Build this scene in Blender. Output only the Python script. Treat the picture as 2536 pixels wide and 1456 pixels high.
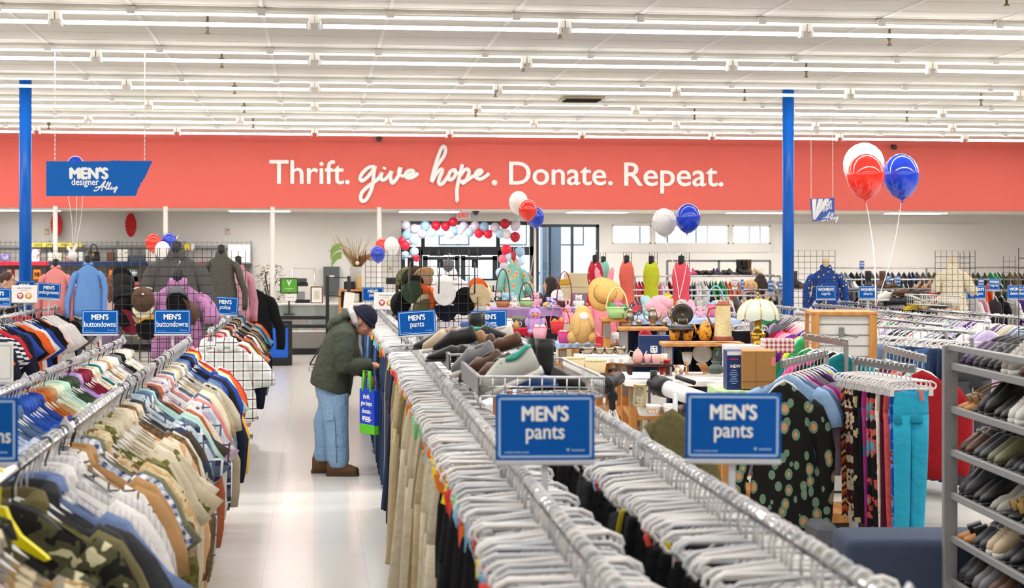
import bpy, bmesh, math, random
from math import sin, cos, pi, radians, atan2, sqrt, exp
from mathutils import Vector, Matrix, Euler
S = bpy.context.scene
for _o in list(bpy.data.objects): bpy.data.objects.remove(_o)
# ------------------------------------------------------------------ camera, world, lights, exposure
H = 1.86            # camera height
YAW = radians(6.8)  # camera turned towards +X from the aisle direction (+Y)
FPX, CX, HY = 4100.0, 1268.0, 642.0
cd = bpy.data.cameras.new('camera'); cam = bpy.data.objects.new('camera', cd); S.collection.objects.link(cam)
cam.location = (0, 0, H); cam.rotation_euler = (pi/2, 0, -YAW)
cd.sensor_width = 36; cd.lens = FPX/2536*36; cd.shift_y = -(728-HY)/2536
cd.clip_start = .05; cd.clip_end = 400
cd.dof.use_dof = True; cd.dof.focus_distance = 13.5; cd.dof.aperture_fstop = 4.8
S.camera = cam
w = bpy.data.worlds.new('overcast_sky'); S.world = w; w.use_nodes = True
w.node_tree.nodes['Background'].inputs[0].default_value = (.86, .93, 1, 1)
w.node_tree.nodes['Background'].inputs[1].default_value = 3.2
S.view_settings.view_transform = 'Standard'; S.view_settings.look = 'None'
S.view_settings.gamma = 1; S.view_settings.use_curve_mapping = False
S.view_settings.exposure = 1.12
S.cycles.max_bounces = 7; S.cycles.diffuse_bounces = 4; S.cycles.glossy_bounces = 3; S.cycles.transmission_bounces = 4; S.cycles.adaptive_threshold = .02
TUBE = 10.0          # emission of the fluorescent tubes
ROWS = [(16.1, 0), (19.05, 0), (22.1, 0), (24.95, 0), (27.6, 1.22), (30.05, 0)]   # depth of each tube row seen, and its joint offset
def strip(y, x0, x1, z=4.08, p=6):
    l = bpy.data.lights.new('tube_light_run', 'AREA'); l.shape = 'RECTANGLE'; l.size = x1-x0; l.size_y = .16
    l.energy = p*(x1-x0); l.color = (1, .99, .975)
    o = bpy.data.objects.new('tube_light_run', l); S.collection.objects.link(o); o.location = ((x0+x1)/2, y, z)
for _y in (-3.5, -.6, 2.3, 5.2, 8.1, 11, 13.6): strip(_y, -9, 13, p=4.3 if _y < 10 else 9)
for _y, _o in ROWS:
    strip(_y, -11, -(3.75+(_y-16.1)*.18)); strip(_y, 7.4+(_y-16.1)*.41, 16, p=4)

# ------------------------------------------------------------------ pixel helpers (place of a thing from where it is seen and how far it is)
CA, SA = cos(YAW), sin(YAW)
def P(px, py, D):
    lat = (px-CX)/FPX*D
    return Vector((lat*CA+D*SA, -lat*SA+D*CA, H+(HY-py)/FPX*D))
def PY(px, py, Y):
    t = (px-CX)/FPX
    return P(px, py, Y/(CA-t*SA))
def PX(px, py, X):
    t = (px-CX)/FPX
    return P(px, py, X/(t*CA+SA))
def PZ(px, py, z): return P(px, py, (H-z)*FPX/(py-HY))
def pxm(D): return D/FPX       # metres per pixel at depth D
def lin(h):
    if isinstance(h, str):
        h = h.lstrip('#'); c = [int(h[i:i+2], 16)/255 for i in (0, 2, 4)]
        return tuple(x/12.92 if x <= .04045 else ((x+.055)/1.055)**2.4 for x in c)
    return tuple(h)

# ------------------------------------------------------------------ mesh builder
class MB:
    def __init__(s): s.v = []; s.f = []; s.m = []; s.s = []; s.mi = 0; s.T = None
    def add(s, vs, fs, smooth=False):
        n = len(s.v)
        if s.T is not None: vs = [tuple(s.T @ Vector(v)) for v in vs]
        s.v += [tuple(v) for v in vs]; s.f += [tuple(n+i for i in f) for f in fs]
        s.m += [s.mi]*len(fs); s.s += [smooth]*len(fs); return s
    def box(s, c, d, ch=0, rz=0, R=None):
        hx, hy, hz = d[0]/2, d[1]/2, d[2]/2
        if R is None and rz: R = Matrix.Rotation(rz, 3, 'Z')
        def tr(p):
            p = Vector(p)
            if R is not None: p = R @ p
            return (p.x+c[0], p.y+c[1], p.z+c[2])
        ch = min(ch, hx*.9, hy*.9, hz*.9)
        if ch <= 0:
            vs = [tr((x*hx, y*hy, z*hz)) for z in (-1, 1) for y in (-1, 1) for x in (-1, 1)]
            return s.add(vs, [(0, 2, 3, 1), (4, 5, 7, 6), (0, 1, 5, 4), (2, 6, 7, 3), (0, 4, 6, 2), (1, 3, 7, 5)])
        vs = []; idx = {}
        for sx in (-1, 1):
            for sy in (-1, 1):
                for sz in (-1, 1):
                    for a in range(3):
                        p = [sx*(hx-ch), sy*(hy-ch), sz*(hz-ch)]
                        p[a] = (sx*hx, sy*hy, sz*hz)[a]
                        idx[sx, sy, sz, a] = len(vs); vs.append(tr(p))
        fs = []
        for a in range(3):
            b, c2 = (a+1) % 3, (a+2) % 3
            for sg in (-1, 1):
                q = []
                for (u, v) in ((-1, -1), (1, -1), (1, 1), (-1, 1)):
                    k = [0, 0, 0]; k[a] = sg; k[b] = u; k[c2] = v; q.append(idx[k[0], k[1], k[2], a])
                fs.append(q if sg > 0 else q[::-1])
            for u in (-1, 1):
                for v in (-1, 1):
                    def K(t, ax):
                        k = [0, 0, 0]; k[a] = t; k[b] = u; k[c2] = v; return idx[k[0], k[1], k[2], ax]
                    q = [K(-1, b), K(1, b), K(1, c2), K(-1, c2)]
                    fs.append(q if u*v < 0 else q[::-1])
        for sx in (-1, 1):
            for sy in (-1, 1):
                for sz in (-1, 1):
                    q = [idx[sx, sy, sz, a] for a in range(3)]
                    fs.append(q if sx*sy*sz > 0 else q[::-1])
        return s.add(vs, fs)
    def loft(s, rings, closed=True, cap=True, smooth=True):
        n = len(rings[0]); vs = [p for r in rings for p in r]; fs = []
        for i in range(len(rings)-1):
            for j in range(n if closed else n-1):
                k = (j+1) % n
                fs.append((i*n+j, i*n+k, (i+1)*n+k, (i+1)*n+j))
        if cap and closed:
            fs.append(tuple(range(n))[::-1]); fs.append(tuple((len(rings)-1)*n+j for j in range(n)))
        return s.add(vs, fs, smooth)
    def tube(s, pts, r, n=6, cap=True, closed=False, smooth=True, flat=1.0):
        pts = [Vector(p) for p in pts]; rs = r if isinstance(r, (list, tuple)) else [r]*len(pts)
        rings = []; up = None; N = len(pts)
        for i, p in enumerate(pts):
            a = pts[(i-1) % N] if (closed or i) else p; b = pts[(i+1) % N] if (closed or i < N-1) else p
            t = (b-a)
            t = t.normalized() if t.length > 1e-9 else Vector((0, 0, 1))
            if up is None:
                up = Vector((0, 0, 1)) if abs(t.z) < .9 else Vector((1, 0, 0))
            x = up.cross(t)
            if x.length < 1e-6: x = Vector((1, 0, 0)).cross(t)
            x.normalize(); y = t.cross(x); up = y
            rings.append([tuple(p+x*(cos(2*pi*k/n+.3)*rs[i])+y*(sin(2*pi*k/n+.3)*rs[i]*flat)) for k in range(n)])
        if closed: rings.append(rings[0]); cap = False
        return s.loft(rings, cap=cap, smooth=smooth)
    def lathe(s, prof, c=(0, 0, 0), n=20, M=None, smooth=True, cap=True, wob=None):
        rings = []
        for r, z in prof:
            ring = []
            for k in range(n):
                a = 2*pi*k/n; rr = r*(wob(a, z) if wob else 1); p = Vector((rr*cos(a), rr*sin(a), z))
                if M is not None: p = M @ p
                ring.append((p.x+c[0], p.y+c[1], p.z+c[2]))
            rings.append(ring)
        return s.loft(rings, cap=cap, smooth=smooth)
    def ell(s, c, r, n=12, m=8, R=None):
        r = (r, r, r) if isinstance(r, (int, float)) else r; rings = []
        for i in range(m+1):
            th = pi*i/m; th = min(max(th, .02), pi-.02); ring = []
            for k in range(n):
                p = Vector((r[0]*sin(th)*cos(2*pi*k/n), r[1]*sin(th)*sin(2*pi*k/n), -r[2]*cos(th)))
                if R is not None: p = R @ p
                ring.append((p.x+c[0], p.y+c[1], p.z+c[2]))
            rings.append(ring)
        return s.loft(rings)
    def sheet(s, fn, nu, nv, th=0, smooth=True):
        g = [[Vector(fn(u/nu, v/nv)) for u in range(nu+1)] for v in range(nv+1)]
        vs = [tuple(p) for r in g for p in r]; n = nu+1
        fs = [(v*n+u, v*n+u+1, (v+1)*n+u+1, (v+1)*n+u) for v in range(nv) for u in range(nu)]
        return s.add(vs, fs, smooth)
    def prism(s, out, d, M=None, smooth=False):      # outline in xz, extruded in y
        n = len(out); vs = [(x, -d/2, z) for x, z in out]+[(x, d/2, z) for x, z in out]
        if M is not None: vs = [tuple(M @ Vector(v)) for v in vs]
        fs = [tuple(range(n)), tuple(range(n, 2*n))[::-1]]+[((i+1) % n, i, n+i, n+(i+1) % n) for i in range(n)]
        return s.add(vs, fs, smooth)
    def mesh(s, name):
        me = bpy.data.meshes.new(name); me.from_pydata(s.v, [], s.f); me.validate()
        if len(me.polygons) == len(s.f):
            me.polygons.foreach_set('use_smooth', s.s); me.polygons.foreach_set('material_index', s.m)
        bm = bmesh.new(); bm.from_mesh(me); bmesh.ops.recalc_face_normals(bm, faces=bm.faces); bm.to_mesh(me); bm.free()
        me.update(); return me
COL = S.collection
def link(name, me, mats, parent=None, loc=(0, 0, 0), rot=(0, 0, 0), sc=None):
    if isinstance(me, MB): me = me.mesh(name)
    mats = mats if isinstance(mats, (list, tuple)) else [mats]
    o = bpy.data.objects.new(name, me); COL.objects.link(o)
    while len(me.materials) < len(mats): me.materials.append(mats[len(me.materials)])
    for i, m in enumerate(mats):
        if me.materials[i] is not m: o.material_slots[i].link = 'OBJECT'; o.material_slots[i].material = m
    o.location = loc; o.rotation_euler = rot
    if sc is not None: o.scale = (sc, sc, sc) if isinstance(sc, (int, float)) else sc
    if parent is not None: o.parent = parent
    return o
def soften(o, w=.03, n=4):
    m = o.modifiers.new('rounding', 'BEVEL'); m.width = w; m.segments = n
    for p in o.data.polygons: p.use_smooth = True
    return o
USED = {}
def tag(o, label, cat, group=None, kind=None):
    if label in USED and USED[label] != group: print('DUPLABEL', label, o.name)
    USED[label] = group
    nw = len(label.split())
    if nw < 4 or nw > 16: print('LABELLEN', nw, label)
    o['label'] = label; o['category'] = cat
    if group: o['group'] = group
    if kind: o['kind'] = kind
    return o
def thing(name, label, cat, loc=(0, 0, 0), rot=(0, 0, 0), group=None, sc=None):
    o = bpy.data.objects.new(name, None); COL.objects.link(o); o.location = loc
    o.rotation_euler = rot if isinstance(rot, (tuple, list)) else (0, 0, rot)
    o.empty_display_size = .05
    if sc: o.scale = (sc, sc, sc)
    return tag(o, label, cat, group)
def struct(name, me, m, **k):
    o = link(name, me, m, **k); o['kind'] = 'structure'; return o
def dup(o, loc, rot=None, label=None, group=None, mats=None):
    r = o.copy(); COL.objects.link(r); r.location = loc
    if rot is not None: r.rotation_euler = rot if isinstance(rot, (tuple, list)) else (0, 0, rot)
    if label: tag(r, label, o['category'], group or o.get('group'))
    for ch in o.children:
        c = ch.copy(); COL.objects.link(c); c.parent = r
        for g in ch.children:
            d = g.copy(); COL.objects.link(d); d.parent = c
    return r

# ------------------------------------------------------------------ materials
MATS = {}
def mat(name, col='#cccccc', rough=.6, metal=0, pat=None, sc=1, cols=(), emit=0, alpha=1, spec=.5, trans=0, bump=0, ior=1.45, coat=0, bsc=60):
    if name in MATS: return MATS[name]
    m = bpy.data.materials.new(name); m.use_nodes = True; nt = m.node_tree; N = nt.nodes; L = nt.links
    b = N['Principled BSDF']; MATS[name] = m
    c0 = lin(col); C = [lin(c) for c in cols]
    b.inputs['Roughness'].default_value = rough; b.inputs['Metallic'].default_value = metal
    b.inputs['Specular IOR Level'].default_value = spec; b.inputs['IOR'].default_value = ior
    b.inputs['Transmission Weight'].default_value = trans; b.inputs['Coat Weight'].default_value = coat
    b.inputs['Alpha'].default_value = alpha
    m.diffuse_color = (*c0, 1)
    tc = N.new('ShaderNodeTexCoord'); V = tc.outputs['Object']
    def node(t, **k):
        n = N.new(t)
        for a, v in k.items(): setattr(n, a, v)
        return n
    def mth(op, a, bb=None):
        n = node('ShaderNodeMath', operation=op)
        for i, x in enumerate((a, bb)):
            if x is None: continue
            if isinstance(x, (int, float)): n.inputs[i].default_value = x
            else: L.new(x, n.inputs[i])
        return n.outputs[0]
    def mix(f, a, bb):
        n = node('ShaderNodeMix', data_type='RGBA')
        if isinstance(f, (int, float)): n.inputs[0].default_value = f
        else: L.new(f, n.inputs[0])
        for i, x in ((6, a), (7, bb)):
            if isinstance(x, tuple): n.inputs[i].default_value = (*x[:3], 1)
            else: L.new(x, n.inputs[i])
        return n.outputs[2]
    def noise(s, det=3):
        n = node('ShaderNodeTexNoise'); n.inputs['Scale'].default_value = s; n.inputs['Detail'].default_value = det
        L.new(V, n.inputs['Vector']); return n.outputs[0]
    def ramp(f, stops):
        n = node('ShaderNodeValToRGB'); e = n.color_ramp.elements; n.color_ramp.interpolation = 'CONSTANT'
        while len(e) < len(stops): e.new(.5)
        for i, (p, c) in enumerate(stops): e[i].position = p; e[i].color = (*c, 1)
        L.new(f, n.inputs[0]); return n.outputs[0]
    def axis(i):
        n = node('ShaderNodeSeparateXYZ'); L.new(V, n.inputs[0]); return n.outputs[i]
    def line(x, s, wd, off=0): return mth('LESS_THAN', mth('FRACT', mth('ADD', mth('MULTIPLY', x, s), 100.0+off)), wd)
    c = c0
    if pat == 'stripe': c = mix(line(axis(0), sc, .5), c0, C[0])
    elif pat == 'pinstripe': c = mix(line(axis(0), sc, .22), c0, C[0])
    elif pat == 'hstripe': c = mix(line(axis(2), sc, .5), c0, C[0])
    elif pat == 'check':
        f = mth('MULTIPLY', mth('ADD', line(axis(0), sc, .5), line(axis(2), sc, .5)), .5); c = mix(f, c0, C[0])
    elif pat == 'plaid':
        x, z = axis(0), axis(2)
        c = mix(mth('MULTIPLY', line(x, sc, .45), .6), c0, C[0]); c = mix(mth('MULTIPLY', line(z, sc, .45), .6), c, C[0])
        c2 = C[1] if len(C) > 1 else C[0]
        c = mix(line(x, sc, .09, .33), c, c2); c = mix(line(z, sc, .09, .33), c, c2)
    elif pat == 'grid':
        c = mix(line(axis(0), sc, .12), c0, C[0]); c = mix(line(axis(2), sc, .12), c, C[0])
        if len(C) > 1: c = mix(line(axis(0), sc, .09, .5), c, C[1]); c = mix(line(axis(2), sc, .09, .5), c, C[1])
    elif pat == 'dots':
        n = node('ShaderNodeTexVoronoi'); n.inputs['Scale'].default_value = sc; L.new(V, n.inputs['Vector'])
        c = ramp(n.outputs['Distance'], [(0, C[0]), (.22, C[1] if len(C) > 1 else C[0]), (.36, c0)])
    elif pat == 'spots':
        n = node('ShaderNodeTexVoronoi'); n.inputs['Scale'].default_value = sc; L.new(V, n.inputs['Vector'])
        c = ramp(n.outputs['Distance'], [(0, C[0]), (.27, C[1]), (.43, c0)])
    elif pat in ('camo', 'print'):
        f = noise(sc, 4 if pat == 'camo' else 2); k = [c0]+C; n = len(k)
        c = ramp(f, [(0, k[0])]+[(.36+.26*i/max(n-1, 1), k[i]) for i in range(1, n)])
    elif pat == 'tweed': c = mix(noise(sc, 4), c0, C[0])
    elif pat == 'zig':
        x, z = axis(0), axis(2)
        zz = mth('ADD', z, mth('MULTIPLY', mth('PINGPONG', x, .025), 1.2)); fz = mth('FRACT', mth('ADD', mth('MULTIPLY', zz, sc), 50.0))
        k = [c0]+C; c = ramp(fz, [(i/len(k), k[i]) for i in range(len(k))])
    elif pat == 'wood':
        n = node('ShaderNodeTexWave'); n.inputs['Scale'].default_value = sc; n.inputs['Distortion'].default_value = 6; n.inputs['Detail'].default_value = 3
        L.new(V, n.inputs['Vector']); c = mix(n.outputs[1], c0, C[0])
    elif pat == 'tiles':
        x, y = axis(0), axis(1)
        c = mix(noise(sc*1.7, 5), c0, C[0]); g = C[1]
        c = mix(line(x, sc, .012), c, g); c = mix(line(y, sc, .012), c, g)
    else:
        d = tuple(max(0, x*.9) for x in c0); c = mix(noise(40 if not sc or sc == 1 else sc, 3), d, tuple(min(1, x*1.06) for x in c0))
    L.new(c, b.inputs['Base Color'])
    if bump:
        bn = node('ShaderNodeBump'); bn.inputs['Strength'].default_value = bump; bn.inputs['Distance'].default_value = .6/bsc
        L.new(noise(bsc, 4), bn.inputs['Height']); L.new(bn.outputs[0], b.inputs['Normal'])
    if emit:
        b.inputs['Emission Color'].default_value = (*c0, 1); b.inputs['Emission Strength'].default_value = emit
    return m
def glass(name, tint=(1, 1, 1), rough=.02, op=.12):
    if name in MATS: return MATS[name]
    m = bpy.data.materials.new(name); m.use_nodes = True; nt = m.node_tree; N = nt.nodes; L = nt.links; MATS[name] = m
    N.remove(N['Principled BSDF']); t = N.new('ShaderNodeBsdfTransparent'); g = N.new('ShaderNodeBsdfGlossy'); x = N.new('ShaderNodeMixShader'); f = N.new('ShaderNodeFresnel')
    t.inputs[0].default_value = (*tint, 1); g.inputs['Roughness'].default_value = rough; f.inputs[0].default_value = 1.45
    a = N.new('ShaderNodeMath'); a.operation = 'ADD'; a.inputs[1].default_value = op; L.new(f.outputs[0], a.inputs[0])
    L.new(a.outputs[0], x.inputs[0]); L.new(t.outputs[0], x.inputs[1]); L.new(g.outputs[0], x.inputs[2]); L.new(x.outputs[0], N['Material Output'].inputs[0])
    return m
WHITE = mat('white_paint', '#e9e6e0', .5); CHROME = mat('chrome', '#d4d6da', .18, 1); STEEL = mat('brushed_steel', '#a9abad', .32, 1)
BLACKW = mat('black_wire', '#1b1718', .5); BLACK = mat('black_plastic', '#161618', .5); GREY = mat('grey_metal', '#8d8d90', .5, .2)
OAK = mat('light_oak', '#c98d4c', .5, pat='wood', sc=3, cols=('#b97c3e',)); DKWOOD = mat('dark_wood', '#4a2a1c', .45, pat='wood', sc=6, cols=('#3a1f14',))
BLUE = mat('sign_blue', '#0656aa', .45, spec=.15); WHITEINK = mat('white_ink', '#f4f4f4', .5); PAPER = mat('paper', '#f3f1ec', .6)
PALEBLUE = mat('pale_blue_ink', '#a9c8ec', .5)
# text as a mesh, centred, facing -Y
TXT = {}
def text(s, size=1, bold=0, sx=1, depth=.002, shear=0, align='CENTER'):
    k = (s, size, bold, sx, depth, shear, align)
    if k in TXT: return TXT[k]
    cu = bpy.data.curves.new('lettering', 'FONT'); cu.body = s; cu.size = size; cu.offset = bold; cu.extrude = depth/2; cu.align_x = align; cu.shear = shear
    cu.resolution_u = 4; cu.align_y = 'CENTER'
    cu.offset = 0
    o = bpy.data.objects.new('lettering', cu); COL.objects.link(o); bpy.context.view_layer.update()
    me = bpy.data.meshes.new_from_object(o.evaluated_get(bpy.context.evaluated_depsgraph_get()))
    bpy.data.objects.remove(o); bpy.data.curves.remove(cu)
    if bold:                 # heavier weight: the outline laid over itself, shifted
        bm = bmesh.new()
        for k, (dx, dy) in enumerate(((0, 0), (-1, 0), (1, 0), (0, .7), (0, -.7))):
            m2 = me.copy(); m2.transform(Matrix.Translation((dx*bold, dy*bold, k*.00006))); bm.from_mesh(m2); bpy.data.meshes.remove(m2)
        bm.to_mesh(me); bm.free()
    me.transform(Matrix.Rotation(pi/2, 4, 'X') @ Matrix.Scale(sx, 4, (1, 0, 0))); TXT[k] = me
    me.materials.clear(); return me
# ================================================================== the room
ZC = 4.26; YB = 31.9; YW = 34.6; ZL = 2.83
floor_m = mat('vinyl_floor', '#e3e0db', .2, pat='tiles', sc=1/.305, cols=('#dbd8d2', '#cbc6bd'), spec=.5)
ceil_m = mat('ceiling_tile', '#ddd8ce', .85)
wall_m = mat('wall_paint', '#d6d2cd', .8); red_m = mat('coral_red_paint', '#dc655a', .75)
batt = mat('ceiling_grid', '#e6e3dd', .6); seam = mat('tile_seam', '#b5aea3', .8)
struct('floor', MB().box((2, 14, -.05), (32, 43, .1)), floor_m)
struct('ceiling', MB().box((2, 12.3, ZC+.05), (32, 39.4, .1)), ceil_m)
struct('wall_left', MB().box((-13.95, 14, 2.2), (.1, 43, 4.6)), wall_m)
struct('wall_right', MB().box((17.95, 14, 2.2), (.1, 43, 4.6)), wall_m)
struct('wall_front', MB().box((2, -7.45, 2.2), (32, .1, 4.6)), wall_m)
struct('trim_1', MB().box((2, YB, (ZC+ZL)/2), (31.7, .2, ZC-ZL)), red_m)     # red bulkhead above the tills
mb = MB()
for k in range(-11, 13): mb.box((-.5+1.22*k, 12.3, ZC-.004), (.035, 39, .012))
struct('trim_2', mb, batt)
mb = MB()
y = -6.5
while y < 31.5: mb.box((2, y, ZC-.0005), (31.8, .008, .002)); y += .61
struct('trim_3', mb, seam)
for i, (y, o) in enumerate(ROWS):                                          # hung channel above each tube row, with its clips
    m2 = MB(); m2.box((2, y-.16, ZC-.055), (31.6, .02, .014)); m2.box((2, y-.13, ZC-.02), (31.6, .012, .05))
    for k in range(-11, 13): m2.box((-.5+1.22*k, y-.16, ZC-.05), (.075, .09, .07))
    struct('trim_%d' % (4+i), m2, batt)
struct('ceiling_entry', MB().box((2, 33.4, ZL+.05), (31.7, 2.9, .1)), ceil_m)
# back wall with its openings (x0, x1, z0, z1)
def wx(px): return PY(px, 600, YW).x
def wz(py, px=1268): return PY(px, py, YW).z
OPEN = [(wx(994), wx(1322), 0, wz(548)), (wx(1328), wx(1484), 0.5, wz(555)), (wx(1516), wx(1613), wz(604), wz(556)), (wx(1621), wx(1806), wz(604), wz(556)), (wx(1814), wx(1909), wz(604), wz(556))]
mb = MB(); xs = -14
def seg(x0, x1, z0, z1):
    if x1-x0 > .001 and z1-z0 > .001: mb.box(((x0+x1)/2, YW+.1, (z0+z1)/2), (x1-x0, .2, z1-z0))
for x0, x1, z0, z1 in OPEN:
    seg(xs, x0, 0, ZL); seg(x0, x1, 0, z0); seg(x0, x1, z1, ZL); xs = x1
seg(xs, 18, 0, ZL)
struct('wall_back', mb, wall_m)
struct('trim_10', MB().box((wx(2000), YW-.015, wz(552)), (7.6, .03, .012)).box((wx(1700), YW-.01, wz(624)), (wx(1912)-wx(1500), .02, .012)).box((wx(1912), YW-.01, (wz(556)+wz(624))/2), (.012, .02, wz(556)-wz(624))), wall_m)
struct('baseboard_back', MB().box((-8.6, YW-.01, .06), (11, .02, .12)).box((9.6, YW-.01, .06), (14, .02, .12)), mat('black_kick', '#2a2728', .6))
pane = glass('window_glass', (.93, .97, 1), .01, .04); dkf = mat('dark_bronze_frame', '#33373c', .4, .4); wf = mat('white_window_frame', '#dedbd8', .5)
def window(i, x0, x1, z0, z1, fm, mull=(), rails=(), t=.05):
    f = MB()
    for x in (x0+t/2, x1-t/2): f.box((x, YW+.08, (z0+z1)/2), (t, .12, z1-z0))
    for z in (z0+t/2, z1-t/2): f.box(((x0+x1)/2, YW+.08, z), (x1-x0, .12, t))
    for x in mull: f.box((x, YW+.08, (z0+z1)/2), (t, .1, z1-z0))
    for z in rails: f.box(((x0+x1)/2, YW+.08, z), (x1-x0, .1, t))
    o = struct('window_%d' % i, f, fm)
    link('window_pane', MB().box(((x0+x1)/2, YW+.09, (z0+z1)/2), (x1-x0-.02, .012, z1-z0-.02)), pane, o); return o
window(1, *OPEN[1], dkf, (wx(1362), wx(1418)), (), .06)
for i in (2, 3, 4): window(i, *OPEN[i], wf, ((OPEN[3][0]+OPEN[3][1])/2+.35,) if i == 3 else ((OPEN[4][0]+.38, OPEN[4][0]+.62) if i == 4 else ()), (), .03)
# entrance: transom window over a double glass door
x0, x1, _, z1 = OPEN[0]; zt = wz(620)
window(5, x0, x1, zt, z1, dkf, (wx(1048), wx(1234)), (), .08)
d0, d1 = wx(1042), wx(1238)
fr = MB()
for x in (x0+.04, d0, d1, x1-.04): fr.box((x, YW+.08, zt/2), (.08, .12, zt))
fr.box(((x0+x1)/2, YW+.08, zt-.05), (x1-x0, .12, .1)); fr.box(((x0+d0)/2, YW+.08, .15), (d0-x0, .1, .3)); fr.box(((x1+d1)/2, YW+.08, .15), (x1-d1, .1, .3))
o = struct('window_6', fr, dkf)
link('window_pane', MB().box(((x0+d0)/2, YW+.09, zt/2), (d0-x0-.1, .012, zt-.02)).box(((x1+d1)/2, YW+.09, zt/2), (x1-d1-.1, .012, zt-.02)), pane, o)
dm = (d0+d1)/2
for i, (a, b) in enumerate(((d0+.05, dm-.01), (dm+.01, d1-.05))):
    f = MB(); zz = zt-.11
    for x in (a+.05, b-.05): f.box((x, YW+.07, zz/2), (.1, .06, zz))
    f.box(((a+b)/2, YW+.07, .12), (b-a, .06, .24)); f.box(((a+b)/2, YW+.07, zz-.06), (b-a, .06, .07)); f.box(((a+b)/2, YW+.07, 1.0), (b-a, .06, .07))
    o = struct('door_%d' % (i+1), f, dkf)
    link('door_pane', MB().box(((a+b)/2, YW+.07, zz/2), (b-a-.1, .01, zz-.1)), pane, o)
    link('door_closer', MB().box(((a+b)/2-.1, YW+.02, zz+.02), (.3, .06, .06), .01), BLACK, o)
# outside: pavement, street and what stands across the lot
struct('ground', MB().box((4, 70, -.12), (140, 70, .1)), mat('pavement', '#c9c7c4', .9))
struct('column_outside', MB().box((wx(1390), YW+1.6, 2), (.42, .42, 4), .01), mat('slate_post', '#4a5864', .7))
def ext_building(label, cx, cy, w, h, d, m):
    t = thing('building', label, 'building', (cx, cy, 0)); link('wall', MB().box((0, 0, h/2), (w, d, h), .03), m, t)
    link('roof', MB().box((0, 0, h+.15), (w+.4, d+.4, .3), .03), WHITE, t)
    for k in range(int(w/2.6)):
        wd = link('window', MB().box((-w/2+1.6+2.6*k, -d/2-.03, h*.55), (1.4, .06, 1.1)), dkf, t); link('pane', MB().box((-w/2+1.6+2.6*k, -d/2-.07, h*.55), (1.25, .02, .95)), mat('far_glass', '#bcc6cf', .1), wd)
ext_building('pale low building across the lot seen through the entrance glass', 4, 78, 30, 5.5, 8, mat('pale_stucco', '#d9d5cf', .9))
ext_building('grey office block across the lot behind the row of high windows', 30, 84, 17, 9, 8, mat('grey_stucco', '#b9bcc0', .9))
def car(label, px, Y, m, sc=1):
    t = thing('car', label, 'car', (PY(px, 700, Y).x, Y, 0)); L = 2.2
    out = [(-2.2, .35), (-2.25, .75), (-2.1, .95), (-1.2, 1.02), (-.6, 1.45), (.9, 1.48), (1.6, 1.02), (2.15, .9), (2.25, .6), (2.2, .35)]
    link('body', MB().prism(out, 1.7), m, t)
    for sg in (-1, 1):
        link('side_window', MB().prism([(-1.0, 1.02), (-.52, 1.38), (.85, 1.4), (1.35, 1.02)], .02, Matrix.Translation((0, sg*.855, 0))), mat('car_glass', '#8c99a4', .1), t)
        for x in (-1.35, 1.4):
            wl = link('wheel', MB().lathe([(.1, -.1), (.33, -.1), (.34, 0), (.33, .1), (.1, .1)], (x, sg*.8, .33), 14, Matrix.Rotation(pi/2, 3, 'X')), BLACK, t)
car('light blue parked car seen low through the entrance doors', 1190, 44, mat('car_blue', '#a9bfd2', .3)); car('white parked car outside beyond the tall storefront window', 1440, 46, mat('car_white', '#e4e6e8', .3)); car('dark red parked car outside between the pale column and door', 1290, 52, mat('car_red', '#7a2f30', .3))
# ------------------------------------------------------------------ blue columns and white poles
col_m = mat('column_blue', '#0759b8', .3, spec=.25, bump=.02)
for i, (px, nm) in enumerate(((63, 'left'), (1952, 'right'))):
    p = PY(px, 700, 22.85); mb = MB(); mb.lathe([(.082, 0), (.082, ZC)], (p.x, p.y, 0), 24)
    mb.box((p.x, p.y, .01), (.3, .3, .02)); struct('column_'+nm, mb, col_m)
for i, px in enumerate((137, 410, 675, 939)):
    p = PY(px, 700, 31.6); o = link('support_pole', MB().lathe([(.045, 0), (.045, ZL+.02)], (0, 0, 0), 12).lathe([(.09, 0), (.09, .02), (.045, .03)], n=12), WHITE, loc=(p.x, p.y, 0))
    tag(o, ('slim white pole behind the salmon shirt under the red bulkhead', 'slim white pole above the red and blue balloons by the jackets', 'slim white pole in front of the potted tree behind the counter', 'slim white pole above the balloons beside the dried flower vase')[i], 'pole', 'white poles under the red bulkhead')
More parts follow.
